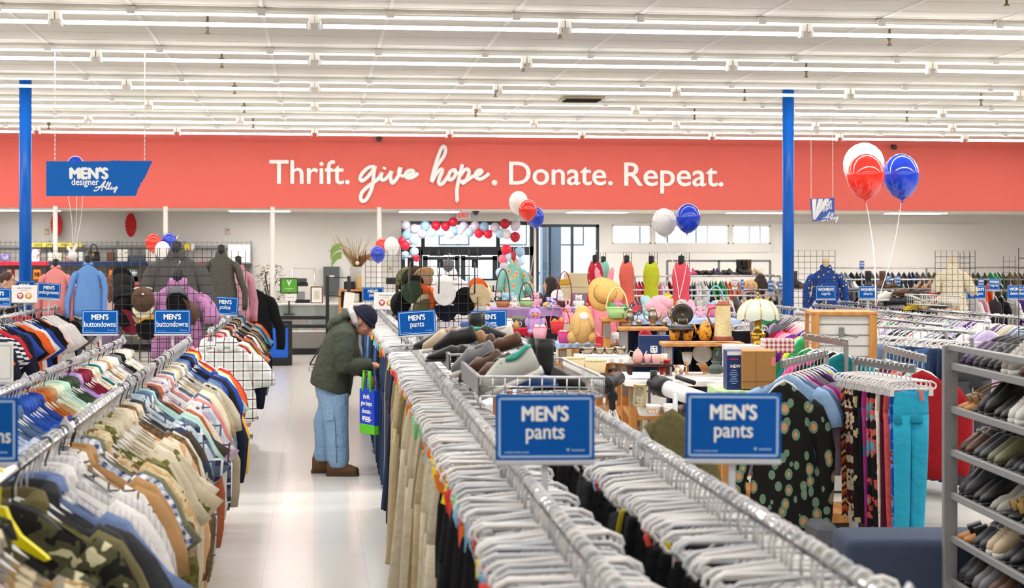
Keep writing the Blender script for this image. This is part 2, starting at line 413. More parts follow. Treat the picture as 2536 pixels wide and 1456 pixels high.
# ------------------------------------------------------------------ ceiling fixtures
house = MB(); house.box((0, 0, .055), (2.36, .075, .055), .006)
sock = MB().box((0, 0, .0), (.03, .09, .07), .004).box((.02, 0, .06), (.05, .1, .08), .004)
tb = MB()
for dy in (-.028, .028): tb.tube([(-1.14, dy, 0), (1.14, dy, 0)], .015, 8)
house, sock, tb = house.mesh('housing'), sock.mesh('lamp_holder'), tb.mesh('tube')
tube_m = mat('lit_tube', (1, .99, .975), .5, emit=TUBE)
ORD = ['first', 'second', 'third', 'fourth', 'fifth', 'sixth', 'seventh', 'eighth', 'ninth', 'tenth', 'eleventh', 'twelfth', 'thirteenth', 'fourteenth', 'fifteenth', 'sixteenth', 'seventeenth', 'eighteenth', 'nineteenth', 'twentieth']
for r, (y, off) in enumerate(ROWS):
    xa, xb = -(3.75+(y-16.1)*.18), 7.4+(y-16.1)*.41; k0 = math.floor((xa-off)/2.44); xs = []
    x = off+2.44*k0
    while x < xb: xs.append(x+1.22); x += 2.44
    for j, x in enumerate(xs):
        t = thing('strip_light', 'lit white fluorescent strip, %s from the left in the %s row from the red bulkhead' % (ORD[j], ORD[5-r]), 'ceiling light', (x, y, 4.11), group='fluorescent strips on the ceiling')
        link('housing', house, WHITE, t, loc=(0, 0, .06)); link('tube', tb, tube_m, t); [link('lamp_holder', sock, WHITE, t, loc=(sg*1.17, 0, 0), rot=(0, 0, 0 if sg > 0 else pi)) for sg in (-1, 1)]
spr = MB().lathe([(.012, .2), (.012, .1), (.04, .1), (.035, .06), (.014, .05), (.012, 0), (.03, -.005), (.03, -.012)], n=10).mesh('sprinkler_head'); brass = mat('sprinkler_metal', '#8a7a5c', .4, .8)
for i, (px, py, D) in enumerate(((514, 80, 15.4), (549, 165, 18.1), (581, 230, 21.2), (605, 277, 24), (627, 316, 27), (1387, 92, 15.6), (1296, 174, 18.4), (1227, 238, 21.4), (1178, 287, 24.2), (2203, 110, 16.2), (1997, 189, 19), (1844, 247, 21.9), (1720, 294, 24.7), (2430, 259, 22.4), (2246, 299, 25), (2493, 10, 13.6), (52, 276, 23.4), (121, 318, 26))):
    D = 2.24*4100/(642-py); p = P(px, py, D); L = ZC-p.z
    m2 = MB().lathe([(.012, L), (.012, .1), (.035, .1), (.03, .06), (.014, .05), (.012, 0), (.028, -.006), (.028, -.014)], n=8)
    tag(link('fire_sprinkler', m2, brass, loc=p), 'brass fire sprinkler, %s from the camera in the %s' % ((ORD[i % 5], 'line of five on the left') if i < 5 else (ORD[i-5], 'middle line of four') if i < 9 else (ORD[i-9], 'right line of four') if i < 13 else (('nearer', 'farther', 'only one', 'nearer', 'farther')[i-13], ('pair beyond the right column', 'pair beyond the right column', 'top corner above the balloons', 'pair behind the left column', 'pair behind the left column')[i-13])), 'sprinkler', 'ceiling sprinklers')
p = P(1440, 244, 24.6); t = thing('ceiling_vent', 'dark air vent grille in a stained ceiling tile', 'vent', (p.x, p.y, ZC))
link('frame', MB().box((0, 0, -.02), (.62, .5, .03)), mat('stain_frame', '#b7a88c', .8), t)
mb = MB()
for k in range(8): mb.box((0, -.2+.057*k, -.04), (.52, .03, .015), R=Matrix.Rotation(.6, 3, 'X'))
link('grille', mb, BLACK, t)
for i, (px, py, D) in enumerate(((938, 345, 31.7), (2258, 356, 31.9))):
    p = P(px, py, D); t = thing('security_camera', ('dark dome camera at the top of the red bulkhead above the slogan', 'dark dome camera at the top of the red bulkhead beyond the balloons')[i], 'camera', (p.x, YB-.1, p.z))
    link('mount', MB().box((0, -.03, .03), (.1, .06, .05), .01), BLACK, t); link('dome', MB().ell((0, -.08, 0), .055), mat('dome', '#3a3836', .15), t)
p = PY(1178, 519, 33.2); t = thing('security_camera', 'black dome camera under the low entry ceiling near the exit sign', 'camera', (p.x, 33.2, ZL)); link('mount', MB().lathe([(.08, -.02), (.08, 0)], n=14), BLACK, t); link('dome', MB().ell((0, 0, -.03), .06), MATS['dome'], t)
for i, (a, b) in enumerate(((0, 137), (577, 710), (995, 1130), (1415, 1545), (1812, 1938), (2200, 2335))):
    p = PY((a+b)/2, 518, 33); t = thing('ceiling_light', 'lit recessed light panel in the low entry ceiling, %s from the left' % ORD[i], 'ceiling light', (p.x, 33, ZL), group='light panels in the entry ceiling')
    link('frame', MB().box((0, 0, -.012), (1.25, .64, .024)), WHITE, t); link('diffuser', MB().box((0, 0, -.026), (1.17, .56, .006)), mat('lit_panel', (1, .97, .92), .5, emit=11), t)
# ------------------------------------------------------------------ slogan on the bulkhead
lm = mat('letter_white', '#efedeb', .5)
def word(s, pxl, pxr, pyb, pyt, bold, label):
    me = text(s, 1, bold, 1, .02).copy(); xs = [v.co.x for v in me.vertices]; zs = [v.co.z for v in me.vertices]
    zb = 0; ref = [v.co.z for v in text(s[0], 1, bold, 1, .02).vertices]
    # scale so that the capital letter spans pyb..pyt
    a, b = PY(pxl, pyb, YB-.13), PY(pxr, pyt, YB-.13); A = PY(pxl, pyt, YB-.13)
    full = text(s+'H', 1, bold, 1, .02)
    cap = max(ref)-min(ref); kz = (A.z-a.z)/cap; kx = (b.x-a.x)/(max(xs)-min(xs))
    desc = any(c in s for c in 'pgy')
    dz = -max(zs)+0
    for v in me.vertices: v.co = ((v.co.x-min(xs))*kx, v.co.y*1, v.co.z*kz)
    o = link('slogan_word', me, lm); z1 = max(v.co.z for v in me.vertices)
    # the capital's top is the highest point for these words except a taller ascender
    top = {'Thrift.': 1.03}.get(s, 1.0)
    o.location = (a.x, YB-.115, a.z+(A.z-a.z)*top-z1)
    return tag(o, label, 'lettering', 'white slogan words on the red bulkhead')
word('Thrift.', 667, 866, 456, 397, .012, 'white raised word Thrift at the start of the red bulkhead slogan')
word('Donate.', 1261, 1518, 457, 400, .012, 'white raised word Donate on the red bulkhead after the script')
word('Repeat.', 1546, 1792, 460, 402, .012, 'white raised word Repeat ending the red bulkhead slogan')
def script(strokes, ox, oy, k, r, label, dots=(), D=None):
    mb = MB()
    def q(x, y): return PY(ox+x*k, oy+y*k, YB-.125)
    for st in strokes:
        pts = [Vector((x, y, 0)) for x, y in st]; out = []
        for i in range(len(pts)-1):
            p0, p1, p2, p3 = pts[max(i-1, 0)], pts[i], pts[i+1], pts[min(i+2, len(pts)-1)]
            for j in range(5):
                t = j/5; out.append(.5*((2*p1)+(p2-p0)*t+(2*p0-5*p1+4*p2-p3)*t*t+(3*p1-p0-3*p2+p3)*t**3))
        out.append(pts[-1]); mb.tube([q(p.x, p.y) for p in out], r, 8)
    for x, y, rr in dots: c = q(x, y); mb.lathe([(rr, -.01), (rr, .01)], c, 16, Matrix.Rotation(pi/2, 3, 'X'))
    return tag(link('slogan_word', mb, lm), label, 'lettering', 'white slogan words on the red bulkhead')
# strokes in the zoomed crop (600..1200 x 330..530 at 4.2267 px per px)
k = 1/4.2267
script([[(1390, 350), (1330, 355), (1262, 410), (1232, 470), (1250, 500), (1300, 470), (1360, 400), (1390, 345), (1375, 430), (1370, 520), (1345, 610), (1300, 690), (1262, 712), (1238, 680), (1260, 610), (1340, 540), (1420, 480), (1465, 410)],
        [(1465, 410), (1450, 460), (1462, 490), (1500, 480), (1535, 440), (1565, 395)], [(1565, 395), (1552, 450), (1562, 510), (1580, 518), (1620, 470), (1650, 410), (1656, 360), (1640, 385), (1640, 425), (1672, 448), (1710, 440)],
        [(1710, 440), (1770, 430), (1795, 405), (1775, 390), (1735, 395), (1708, 425), (1715, 460), (1760, 468), (1810, 445), (1842, 415)], [(1492, 355), (1482, 378)]], 600, 330, k, .04, 'white script word give on the red bulkhead slogan')
script([[(1980, 515), (2000, 450), (2040, 340), (2110, 240), (2128, 170), (2110, 138), (2085, 155), (2050, 240), (2015, 350), (1990, 450), (1982, 512), (2020, 440), (2062, 390), (2090, 378), (2090, 410), (2065, 470), (2055, 520), (2080, 538), (2120, 500), (2160, 440)],
        [(2215, 382), (2180, 400), (2160, 450), (2170, 490), (2210, 470), (2235, 420), (2225, 380), (2215, 395), (2250, 420), (2290, 415)],
        [(2302, 325), (2285, 400), (2262, 500), (2246, 600), (2250, 700), (2252, 712)], [(2285, 440), (2320, 390), (2362, 378), (2372, 420), (2345, 490), (2310, 522), (2300, 505), (2340, 500), (2400, 460), (2440, 440)],
        [(2440, 440), (2490, 425), (2508, 395), (2480, 385), (2448, 410), (2440, 455), (2480, 480), (2520, 470), (2560, 440), (2583, 420)]], 600, 330, k, .04, 'white script word hope on the red bulkhead slogan', dots=[(2640, 518, .058)])
# ================================================================== garments: shared meshes
R = random.Random(7)
def shirt_mesh(seed, longs, w=.205, hem=-.78, th=.03, name='shirt', sl=1):
    r = random.Random(seed); mb = MB(); n = 20; rings = []; ph = r.uniform(0, 6); k = r.uniform(5, 8)
    for v in (0, .05, .16, .35, .6, .85, 1):
        ring = []
        for j in range(n):
            a = 2*pi*j/n; u = cos(a); s = sin(a)
            zt = -.08-.125*abs(u)**1.25; hm = hem-.03*(1-u*u)+.02*sin(ph+3*u)
            z = zt+(hm-zt)*v; wd = w*(1+.10*v)-(.03 if .1 < v < .5 else 0)
            t = th*(.55+.45*min(1, v*6))*(1+.5*v)
            y = t*s+.016*v*sin(k*u*2+ph)+.006*v*sin(13*u+ph)
            ring.append((wd*u, y, z))
        rings.append(ring)
    mb.loft(rings)
    for sg in (-1, 1):
        f = r.uniform(.86, 1.2)
        if longs: path = [(.16, -.2, .05), (.2, -.232, .066), (.236, -.3, .068), (.262, -.4, .064), (.28*f, -.54, .058), (.278*f, -.69, .05), (.272*f, -.77, .043)]
        else: path = [(.16, -.2, .05), (.198, -.235, .07), (.236, -.3, .08), (.262, -.36, .086), (.288*f, -.43, .09)]
        path = [(x, z, q*sl) for x, z, q in path]
        rr = []
        for i, (x, z, q) in enumerate(path):
            x2, z2 = path[min(i+1, len(path)-1)][:2]; x1, z1 = path[max(i-1, 0)][:2]
            tx, tz = x2-x1, z2-z1; l = sqrt(tx*tx+tz*tz); nx, nz = -tz/l, tx/l
            ring = []
            for j in range(10):
                a = 2*pi*j/10; wob = 1+.1*sin(3*a+ph+i)
                ring.append((sg*(x+nx*q*cos(a)*wob), th*.95*sin(a)*(1+.25*i*.3)+.004*i*sin(ph+i), z+nz*q*cos(a)*wob))
            rr.append(ring)
        mb.loft(rr)
    return mb.mesh(name)
def collar_mesh(seed):
    mb = MB(); r = random.Random(seed); n = 14; rings = []
    for q, z in ((1.0, -.088), (1.02, -.055), (1.12, -.05), (1.34, -.088)):
        rings.append([(.062*q*cos(2*pi*j/n), .026*q*sin(2*pi*j/n), z-.012*cos(2*pi*j/n)**2-(.035 if sin(2*pi*j/n) < -.9 else 0)) for j in range(n)])
    mb.loft(rings, cap=False)
    for sg in (-1, 1): mb.add([(sg*.012, -.036, -.075), (sg*.075, -.03, -.085), (sg*.082, -.04, -.135), (sg*.03, -.046, -.15)], [(0, 1, 2, 3)])
    return mb.mesh('collar')
def hanger_mesh(wd=.2, r=.0042, clips=False):
    mb = MB(); pts = [(.016*cos(a), 0, .002+.016*sin(a)) for a in [pi*1.05-i*.42 for i in range(9)]]+[(.006, 0, -.03), (0, 0, -.05), (0, 0, -.082)]
    mb.tube([(x-.002, y, z+.006) for x, y, z in pts], .0045 if clips else .0032, 5)
    if clips:
        pr = [(-wd, -.115), (-wd+.004, -.1), (-wd+.03, -.085), (0, -.078), (wd-.03, -.085), (wd-.004, -.1), (wd, -.115), (wd-.01, -.13), (wd-.03, -.135), (0, -.132), (-wd+.03, -.135), (-wd+.01, -.13)]
        mb.tube([(x, 0, z) for x, z in pr], r*1.5, 6, closed=True, flat=1.0)
        mb.tube([(-.06, 0, -.13), (0, 0, -.08), (.06, 0, -.13)], r*1.2, 5)
    else:
        mb.tube([(-wd*.85, 0, -.21), (-wd*.7, 0, -.18), (-.05, 0, -.105), (0, 0, -.085), (.05, 0, -.105), (wd*.7, 0, -.18), (wd*.85, 0, -.21)], [r, r*1.5, r*2, r*2, r*2, r*1.5, r], 6, flat=1.6)
        mb.tube([(-wd*.85, 0, -.212), (0, 0, -.222), (wd*.85, 0, -.212)], r, 5)
    return mb.mesh('hanger')
def clip_mesh():
    mb = MB()
    for dy in (-.009, .009): mb.box((0, dy, -.012), (.03, .007, .058), .002)
    mb.tube([(0, 0, .012), (0, 0, .022)], .004, 5); return mb.mesh('clip')
def trouser_mesh(seed, L=.98, wd=.18, fl=.095, name='trousers', crotch=.27, lw=.1):
    r = random.Random(seed); mb = MB(); n = 16; ph = r.uniform(0, 6); z0 = -.145; rings = []
    for v in (0, .03, .15, .6, 1):
        z = z0-crotch*v; w = wd*(1+.09*min(1, v*3)); t = .014+.018*v
        rings.append([(w*cos(2*pi*j/n), t*sin(2*pi*j/n)*(1 if v > .02 else .7)+.008*sin(5*cos(2*pi*j/n)+ph)*(.3+v), z+(.012*cos(2*pi*j/n)*sin(ph))) for j in range(n)])
    mb.loft(rings)
    for sg in (-1, 1):
        rr = []
        for v in (0, .25, .5, .75, .97, 1):
            z = z0-crotch+.05-(L-crotch+.05)*v; w = lw*(1-v)+fl*v; cx = sg*(lw*.94-.004*v)+.012*sin(ph+2*v)*v
            rr.append([(cx+w*cos(2*pi*j/12), .027*sin(2*pi*j/12)+.014*sin(ph+4*v+sg)*v+.006*sin(3*cos(2*pi*j/12)+ph), z) for j in range(12)])
        mb.loft(rr)
    return mb.mesh(name)
SH_S = [shirt_mesh(i, False, hem=-.7-.04*(i % 3)) for i in range(6)]; SH_L = [shirt_mesh(10+i, True, hem=-.76-.03*i) for i in range(4)]; JK = [shirt_mesh(20, True, .22, -.74, .04, 'jacket')]
TEE = [shirt_mesh(30+i, False, .235, -.74, .017, 'shirt') for i in range(2)]
COLLAR = [collar_mesh(i) for i in range(2)]; HANG = hanger_mesh(); HANGC = hanger_mesh(.175, .0042, True); CLIP = clip_mesh()
TRO = [trouser_mesh(i) for i in range(4)]; JEAN = [trouser_mesh(40+i, 1.02, .185, .1, 'jeans', .28) for i in range(3)]
LEG = [trouser_mesh(50+i, .93, .115, .05, 'leggings', .2, .064) for i in range(3)]; SHOW_S = [shirt_mesh(70+i, False, .2, -.72, .05, sl=.8) for i in range(2)]; SHOW_L = [shirt_mesh(75+i, True, .2, -.72, .05, sl=.75) for i in range(2)]
TAGM = MB().box((0, 0, -.03), (.003, .042, .07), .001).tube([(0, 0, 0), (0, .004, .02)], .0012, 4).mesh('price_tag')
TAGC = [mat('tag_'+n, c, .5) for n, c in (('orange', '#f0861c'), ('green', '#8fe0a0'), ('pink', '#f2837c'), ('sky', '#8cc4ee'), ('yellow', '#f2d81a'), ('red', '#ee4b3c'))]
HW = mat('white_plastic', '#dcd8d6', .3); HCL = mat('clear_plastic', '#c3c5ca', .15, spec=.6); HK = mat('black_hanger', '#1a1a1d', .4); HY2 = mat('yellow_plastic', '#f0e00c', .35)
def fm(n, col, pat=None, sc=1, cols=(), r=.9): return (n, mat('fabric '+n, col, r, pat=pat, sc=sc, cols=cols, spec=.25, bump=.45, bsc=13))
F = dict([
 fm('red plaid', '#b32033', 'plaid', 9, ('#3a3134', '#e8dcd8')), fm('beige block check', '#d8c8a8', 'plaid', 7, ('#2c3348', '#a8895c')), fm('black leaf print', '#1d1c1a', 'print', 16, ('#4c4a33', '#c9c2a0')),
 fm('slate blue', '#6f82ab'), fm('white seersucker', '#d5d0d0', 'pinstripe', 60, ('#b7b2b8',)), fm('white dotted', '#dcd8d6', 'dots', 60, ('#a8a4b0', '#dcd8d6')), fm('window check', '#e5e0da', 'grid', 22, ('#36343a',)),
 fm('tan', '#b58b5e'), fm('blue gingham', '#e8ecf4', 'check', 36, ('#34497e',)), fm('olive heather', '#82826c', 'tweed', 90, ('#64664e',)), fm('tan print', '#c9a878', 'print', 25, ('#d8c6a4', '#7a5c34')),
 fm('olive floral', '#767240', 'print', 21, ('#5b5a2c', '#ddd4ac')), fm('palm print', '#c9bda2', 'print', 14, ('#c9bda2', '#6f6c2c')), fm('peach stripe', '#ecdcc4', 'stripe', 22, ('#dfb083',)), fm('brown check', '#7a6346', 'grid', 40, ('#4d3c2a',)),
 fm('dark floral', '#4a4037', 'print', 18, ('#2c3c58', '#c8beb0')), fm('light plaid', '#d4dce0', 'plaid', 12, ('#a9bccb', '#50607c')), fm('navy tartan', '#2b3350', 'plaid', 10, ('#6f7c92', '#e5e6ea')), fm('chambray', '#5f86b5', 'tweed', 120, ('#7a9cc4',)),
 fm('mint', '#b8d8cc'), fm('rust tweed', '#9c4428', 'tweed', 70, ('#c07254',)), fm('cream', '#e4d8c2'), fm('purple plaid', '#d8cbd4', 'plaid', 13, ('#b492b4', '#4a3a68')), fm('white', '#e2dedb'), fm('taupe', '#b0a28e'), fm('khaki', '#b8a684'),
 fm('black tartan', '#2a2c30', 'plaid', 8, ('#c5c8c4', '#8f9690')), fm('denim blue', '#4d6790', 'tweed', 120, ('#62799d',)), fm('blue grey', '#7d8ca0'), fm('royal blue', '#2b479c'), fm('navy', '#171b2e'), fm('yellow', '#f0bb4a'), fm('orange', '#df5f28'), fm('red', '#b82a36'),
 fm('plum plaid', '#e7e4de', 'plaid', 14, ('#c3cfc9', '#5d3a50')), fm('burgundy', '#7e1c34'), fm('lilac', '#b79ad8'), fm('dark green', '#3c4c38'), fm('pale mint', '#d3dcc4'), fm('burnt orange', '#b8642c'), fm('bright blue', '#2f56b0'), fm('pale blue', '#aebad8', 'tweed', 100, ('#c4cde4',)), fm('sand', '#d9c29c'),
 fm('black', '#151417'), fm('brown', '#5a4234'), fm('teal', '#0f6f74'), fm('pink', '#dc9fae'), fm('grey', '#6c6a70'), fm('camouflage', '#5a5a3c', 'camo', 16, ('#3c4a2c', '#7b6f4c', '#2a2620')), fm('navy stripe', '#222a48', 'hstripe', 22, ('#dcd8d2',)), fm('neon yellow', '#d8e62a'), fm('cobalt', '#1c3fae'), fm('salmon', '#d98a86'),
 fm('charcoal', '#3a3a3e'), fm('dark denim', '#26344e', 'tweed', 140, ('#32456a',)), fm('mid denim', '#41618c', 'tweed', 140, ('#587aa4',)), fm('light denim', '#7fa0c4', 'tweed', 140, ('#94b2d2',)), fm('stone', '#c9bda6'), fm('olive', '#6d6543'), fm('dark khaki', '#8c7a5c'), fm('coral', '#ef7363'), fm('magenta', '#8b2270'), fm('green', '#2f8f52'), fm('turquoise', '#2aa3c4', r=.8), fm('purple', '#5a2a86'), fm('lavender', '#b6a4c8'), fm('lime', '#cfdc3a'), fm('hot pink', '#e0408c'), fm('aqua', '#93d6c4'), fm('mauve', '#7c6484'), fm('dark red', '#9c1c24'), fm('wine', '#4c1630'), fm('ivory', '#ece2c8'),
])
def nth(n): return str(n)+('th' if 10 <= n % 100 <= 20 else {1: 'st', 2: 'nd', 3: 'rd'}.get(n % 10, 'th'))
def garment(kind, cat, me, fab, loc, rz, label, group, hang=HANG, hm=HW, collar=None, tagm=None, tagp=(-.17, 0, -.15), clips=False, tilt=0, sc=1):
    o = link(kind, me, F[fab], loc=loc, rot=(0, tilt, rz), sc=sc); tag(o, label, cat, group)
    if collar is not None: link('collar', COLLAR[collar], F[fab], o)
    h = link('hanger', hang, hm, o)
    if clips:
        for sg in (-1, 1): link('clip', CLIP, hm, o, loc=(sg*.135, 0, -.135))
    if tagm is not None: link('price_tag', TAGM, tagm, o, loc=tagp, rot=(R.uniform(-.3, .3), R.uniform(-.6, .2), R.uniform(-.9, .9)))
    return o
# a rack: two rails on uprights along Y
RAIL = {}
def rack(label, rails, z, feet=True, arms=True, group='steel garment racks', r=.016):
    (xa, ya), (xb, yb) = rails[0]; cx, cy = (xa+rails[-1][0][0])/2, ya
    t = thing('garment_rack', label, 'clothes rack', (cx, cy, 0), group=group); off = Vector((-cx, -cy, 0))
    for (a, b) in rails:
        mb = MB(); mb.tube([(a[0]-cx, a[1]-cy, z), (b[0]-cx, b[1]-cy, z)], r, 10); rl = link('rail', mb, CHROME, t)
        L = sqrt((b[0]-a[0])**2+(b[1]-a[1])**2); nn = max(1, round(L/2.3))
        for k in range(nn+1):
            f = .01+.98*k/nn; x, y = a[0]+(b[0]-a[0])*f-cx, a[1]+(b[1]-a[1])*f-cy
            link('upright', MB().box((x, y, z/2-.02), (.03, .03, z-.05), .003), STEEL, t)
            link('foot', MB().box((x, y, .015), (.42, .05, .03), .004), STEEL, t)
            link('rail_joint', MB().tube([(x, y-.035, z), (x, y+.035, z)], r*1.45, 8).prism([(-.03, 0), (0, .052), (.03, 0)], .02, Matrix.Translation((x, y, z))), HCL, rl)
    if len(rails) > 1:
        (a, b), (c, d) = rails
        for f in (.012, .988):
            p = (a[0]+(b[0]-a[0])*f-cx, a[1]+(b[1]-a[1])*f-cy); q = (c[0]+(d[0]-c[0])*f-cx, c[1]+(d[1]-c[1])*f-cy)
            link('crossbar', MB().tube([(p[0], p[1], .3), (q[0], q[1], .3)], .012, 6), STEEL, t)
    return t
def along(a, b, s, jit=.3):
    L = sqrt((b[0]-a[0])**2+(b[1]-a[1])**2); n = int(L/s); out = []
    for i in range(n):
        f = (i+.5+R.uniform(-jit, jit))/n; out.append((a[0]+(b[0]-a[0])*f, a[1]+(b[1]-a[1])*f))
    return out
def fill_shirts(pts, z, seq, kind, cat, place, group, noun='shirt', longs=.35, tagp=.06, meshes=None, big=1, collars=.8):
    n = len(pts); names = []
    for i in range(n):
        f = i/n*len(seq); names.append(seq[int(f)])
    for i, (x, y) in enumerate(pts):
        fb = names[i]
        lg = R.random() < longs or fb in ('rust tweed', 'navy', 'yellow', 'camouflage')
        me = (R.choice(SH_L) if lg else R.choice(SH_S)) if meshes is None else R.choice(meshes)
        if fb in ('brown check', 'navy', 'camouflage'): me = JK[0]
        lab = '%s %s, %s from the near end of the %s' % (fb, noun, nth(i+1), place)
        hm = R.choice((HW, HW, HCL, HCL, HK)); rz = R.gauss(0, .13)
        garment(kind, cat, me, fb, (x, y, z), rz, lab, group, HANG, hm, R.randrange(2) if R.random() < collars else None, R.choice(TAGC) if R.random() < tagp else None, (.03, -.03, -.1), sc=R.uniform(.95, 1.06)*big)
ZR1 = 1.28
R1 = ((-.815, 3.55), (-.885, 12.0)); R2 = ((-1.345, 3.9), (-1.345, 12.0))
rack('long double-rail steel rack of men\'s shirts beside the aisle', [R1, R2], ZR1)
seq1 = ['red plaid', 'red plaid', 'beige block check', 'beige block check', 'black leaf print', 'black leaf print', 'olive', 'charcoal', 'slate blue', 'white seersucker', 'white', 'white seersucker', 'white dotted', 'window check', 'tan', 'blue gingham', 'olive heather', 'tan print', 'tan print', 'olive floral', 'palm print', 'stone', 'cream', 'palm print', 'cream', 'peach stripe', 'brown check', 'cream', 'dark floral', 'light plaid', 'light plaid', 'navy tartan', 'chambray', 'mint', 'dark floral', 'rust tweed', 'cream', 'purple plaid', 'white', 'light plaid', 'salmon', 'white', 'navy tartan', 'cream', 'cream', 'khaki', 'taupe', 'white', 'black tartan', 'stone', 'blue grey', 'denim blue', 'royal blue', 'black', 'navy', 'denim blue', 'royal blue', 'mint', 'yellow', 'orange', 'red', 'white']
fill_shirts([q for q in along(*R1, .083) if not 4.3 < q[1] < 4.62], ZR1, seq1, 'button_down_shirt', 'shirt', 'shirt rail by the aisle', 'shirts on the aisle rail', big=1.12)
seq2 = ['charcoal', 'black', 'brown', 'black', 'black', 'brown', 'black', 'tan', 'sand', 'cream', 'sand', 'cream', 'white', 'pale blue', 'pale blue', 'pale blue', 'denim blue', 'denim blue', 'bright blue', 'bright blue', 'royal blue', 'burnt orange', 'tan', 'pale mint', 'mint', 'dark green', 'dark green', 'lilac', 'burgundy', 'burgundy', 'cream', 'teal', 'white', 'tan', 'cream', 'white', 'grey', 'black', 'cream', 'white', 'taupe']
fill_shirts(along(*R2, .08), ZR1, seq2, 'button_down_shirt', 'shirt', 'inner shirt rail beside the T-shirts', 'shirts on the inner rail')
# yellow hanger in front
p = PY(40, 1290, 3.62); hy = link('clothes_hanger', MB().prism([(-.02, -.08), (.03, -.075), (.05, -.1), (.1, -.135), (.21, -.165), (.22, -.172), (.21, -.18), (.09, -.165), (.03, -.14), (-.03, -.14), (-.09, -.165), (-.21, -.18), (-.22, -.172), (-.1, -.135), (-.05, -.1)], .012).tube([(.013, 0, .0), (.004, 0, .018), (-.012, 0, .014), (-.014, 0, 0), (0, 0, -.03), (0, 0, -.085)], .004, 6), HY2, loc=(-.822, 4.5, ZR1+.006), rot=(0, .12, -.75))
tag(hy, 'bright yellow plastic hanger among the shirts at the near end', 'hanger')
R3 = ((-3.12, 13.5), (-3.06, 22.6)); R4 = ((-3.66, 13.5), (-3.66, 22.6))
rack('double-rail steel rack of T-shirts behind the striped shirts', [R3, R4], ZR1)
seq3 = ['charcoal', 'cobalt', 'camouflage', 'neon yellow', 'navy', 'red', 'orange', 'navy', 'navy stripe', 'red', 'navy', 'royal blue', 'black', 'orange', 'white', 'royal blue', 'black', 'orange', 'white', 'white', 'white', 'black', 'grey', 'charcoal', 'white', 'white', 'white', 'red', 'navy']
fill_shirts(along(*R3, .17), ZR1, seq3, 't_shirt', 'shirt', 'T-shirt rail', 'T-shirts on the far rail', 'T-shirt', .1, .2, TEE, collars=0)
fill_shirts(along((-3.66, 14), (-3.66, 22.6), .3), ZR1, ['white', 'charcoal', 'navy', 'teal', 'white', 'grey', 'red', 'black'], 'sweatshirt', 'shirt', 'sweatshirt rail', 'sweatshirts behind the T-shirts', 'sweatshirt', .9, .1, SH_L, collars=0)
R5 = ((-.83, 13.4), (-.86, 19.6))
rack('single-rail steel rack of polo shirts further up the aisle', [R5], ZR1)
seq5 = ['white', 'pink', 'red', 'salmon', 'pink', 'burgundy', 'tan', 'white', 'cream', 'brown', 'navy', 'burnt orange', 'khaki', 'red plaid', 'navy', 'white', 'brown', 'navy', 'khaki', 'dark green', 'tan', 'navy', 'black', 'khaki', 'blue grey', 'chambray', 'navy', 'teal', 'chambray', 'yellow', 'orange', 'red']
fill_shirts(along(*R5, .062), ZR1, seq5, 'polo_shirt', 'shirt', 'polo rail', 'polo shirts up the aisle', 'polo shirt', .15, .05)
# ------------------------------------------------------------------ trousers
ZR2 = 1.24
def AX(y): return .507+.0179*y
def BX(y): return .972+.0235*y
RA = ((AX(2.75), 2.75), (AX(12.5), 12.5)); RB = ((BX(2.75), 2.75), (BX(8.2), 8.2))
rack('long double-rail steel rack of men\'s trousers across the aisle', [RA, RB], ZR2)
seqA = ['black', 'black', 'black', 'black', 'black', 'black', 'black', 'charcoal', 'black', 'black', 'stone', 'stone', 'stone', 'khaki', 'dark khaki', 'khaki', 'stone', 'khaki', 'khaki', 'stone', 'khaki', 'olive', 'dark khaki', 'khaki', 'stone', 'khaki', 'khaki', 'dark khaki', 'navy', 'dark denim', 'charcoal', 'charcoal', 'charcoal', 'grey']
pts = along(*RA, .056)
for i, (x, y) in enumerate(pts):
    fb = seqA[int(i/len(pts)*len(seqA))]
    garment('trousers', 'trousers', R.choice(TRO), fb, (x, y, ZR2), R.gauss(0, .13)-.04, '%s trousers on a clip hanger, %s from the near end of the trouser rail' % (fb, nth(i+1)), 'trousers on the aisle rail', HANGC, R.choice((HW, HW, HW, HCL, HCL)), None, R.choice(TAGC) if R.random() < .85 else None, (-.172, -.02, -.13), True, R.gauss(0, .05), R.uniform(.94, 1.06))
pts = along(*RB, .056)
for i, (x, y) in enumerate(pts):
    fb = R.choice(('black', 'black', 'black', 'charcoal')) if y > 3.4 else 'charcoal'
    garment('trousers', 'trousers', R.choice(TRO), fb, (x, y, ZR2), R.gauss(0, .07), '%s trousers on a clip hanger, %s from the near end of the inner trouser rail' % (fb, nth(i+1)), 'trousers on the inner rail', HANGC, R.choice((HW, HW, HCL)), None, R.choice(TAGC) if R.random() < .1 else None, (-.172, -.02, -.13), True, R.gauss(0, .05), R.uniform(.94, 1.06))
RJ = ((.745, 13.4), (.79, 21)); rack('steel rack of jeans where the old man is browsing', [RJ], ZR2)
seqJ = ['dark denim', 'charcoal', 'dark denim', 'mid denim', 'dark denim', 'navy', 'dark denim', 'mid denim', 'light denim', 'dark denim', 'mid denim', 'dark denim', 'dark denim', 'mid denim']
pts = along(*RJ, .075)
for i, (x, y) in enumerate(pts):
    fb = seqJ[int(i/len(pts)*len(seqJ))]
    garment('jeans', 'jeans', R.choice(JEAN), fb, (x, y, ZR2), R.gauss(0, .08), '%s jeans hung %s from the near end of the jeans rack' % (fb, nth(i+1)), 'jeans on the aisle rail', HANGC, R.choice((HW, HW, HCL)), None, R.choice(TAGC) if R.random() < .85 else None, (-.185, -.02, -.12), True, 0, R.uniform(.95, 1.05))
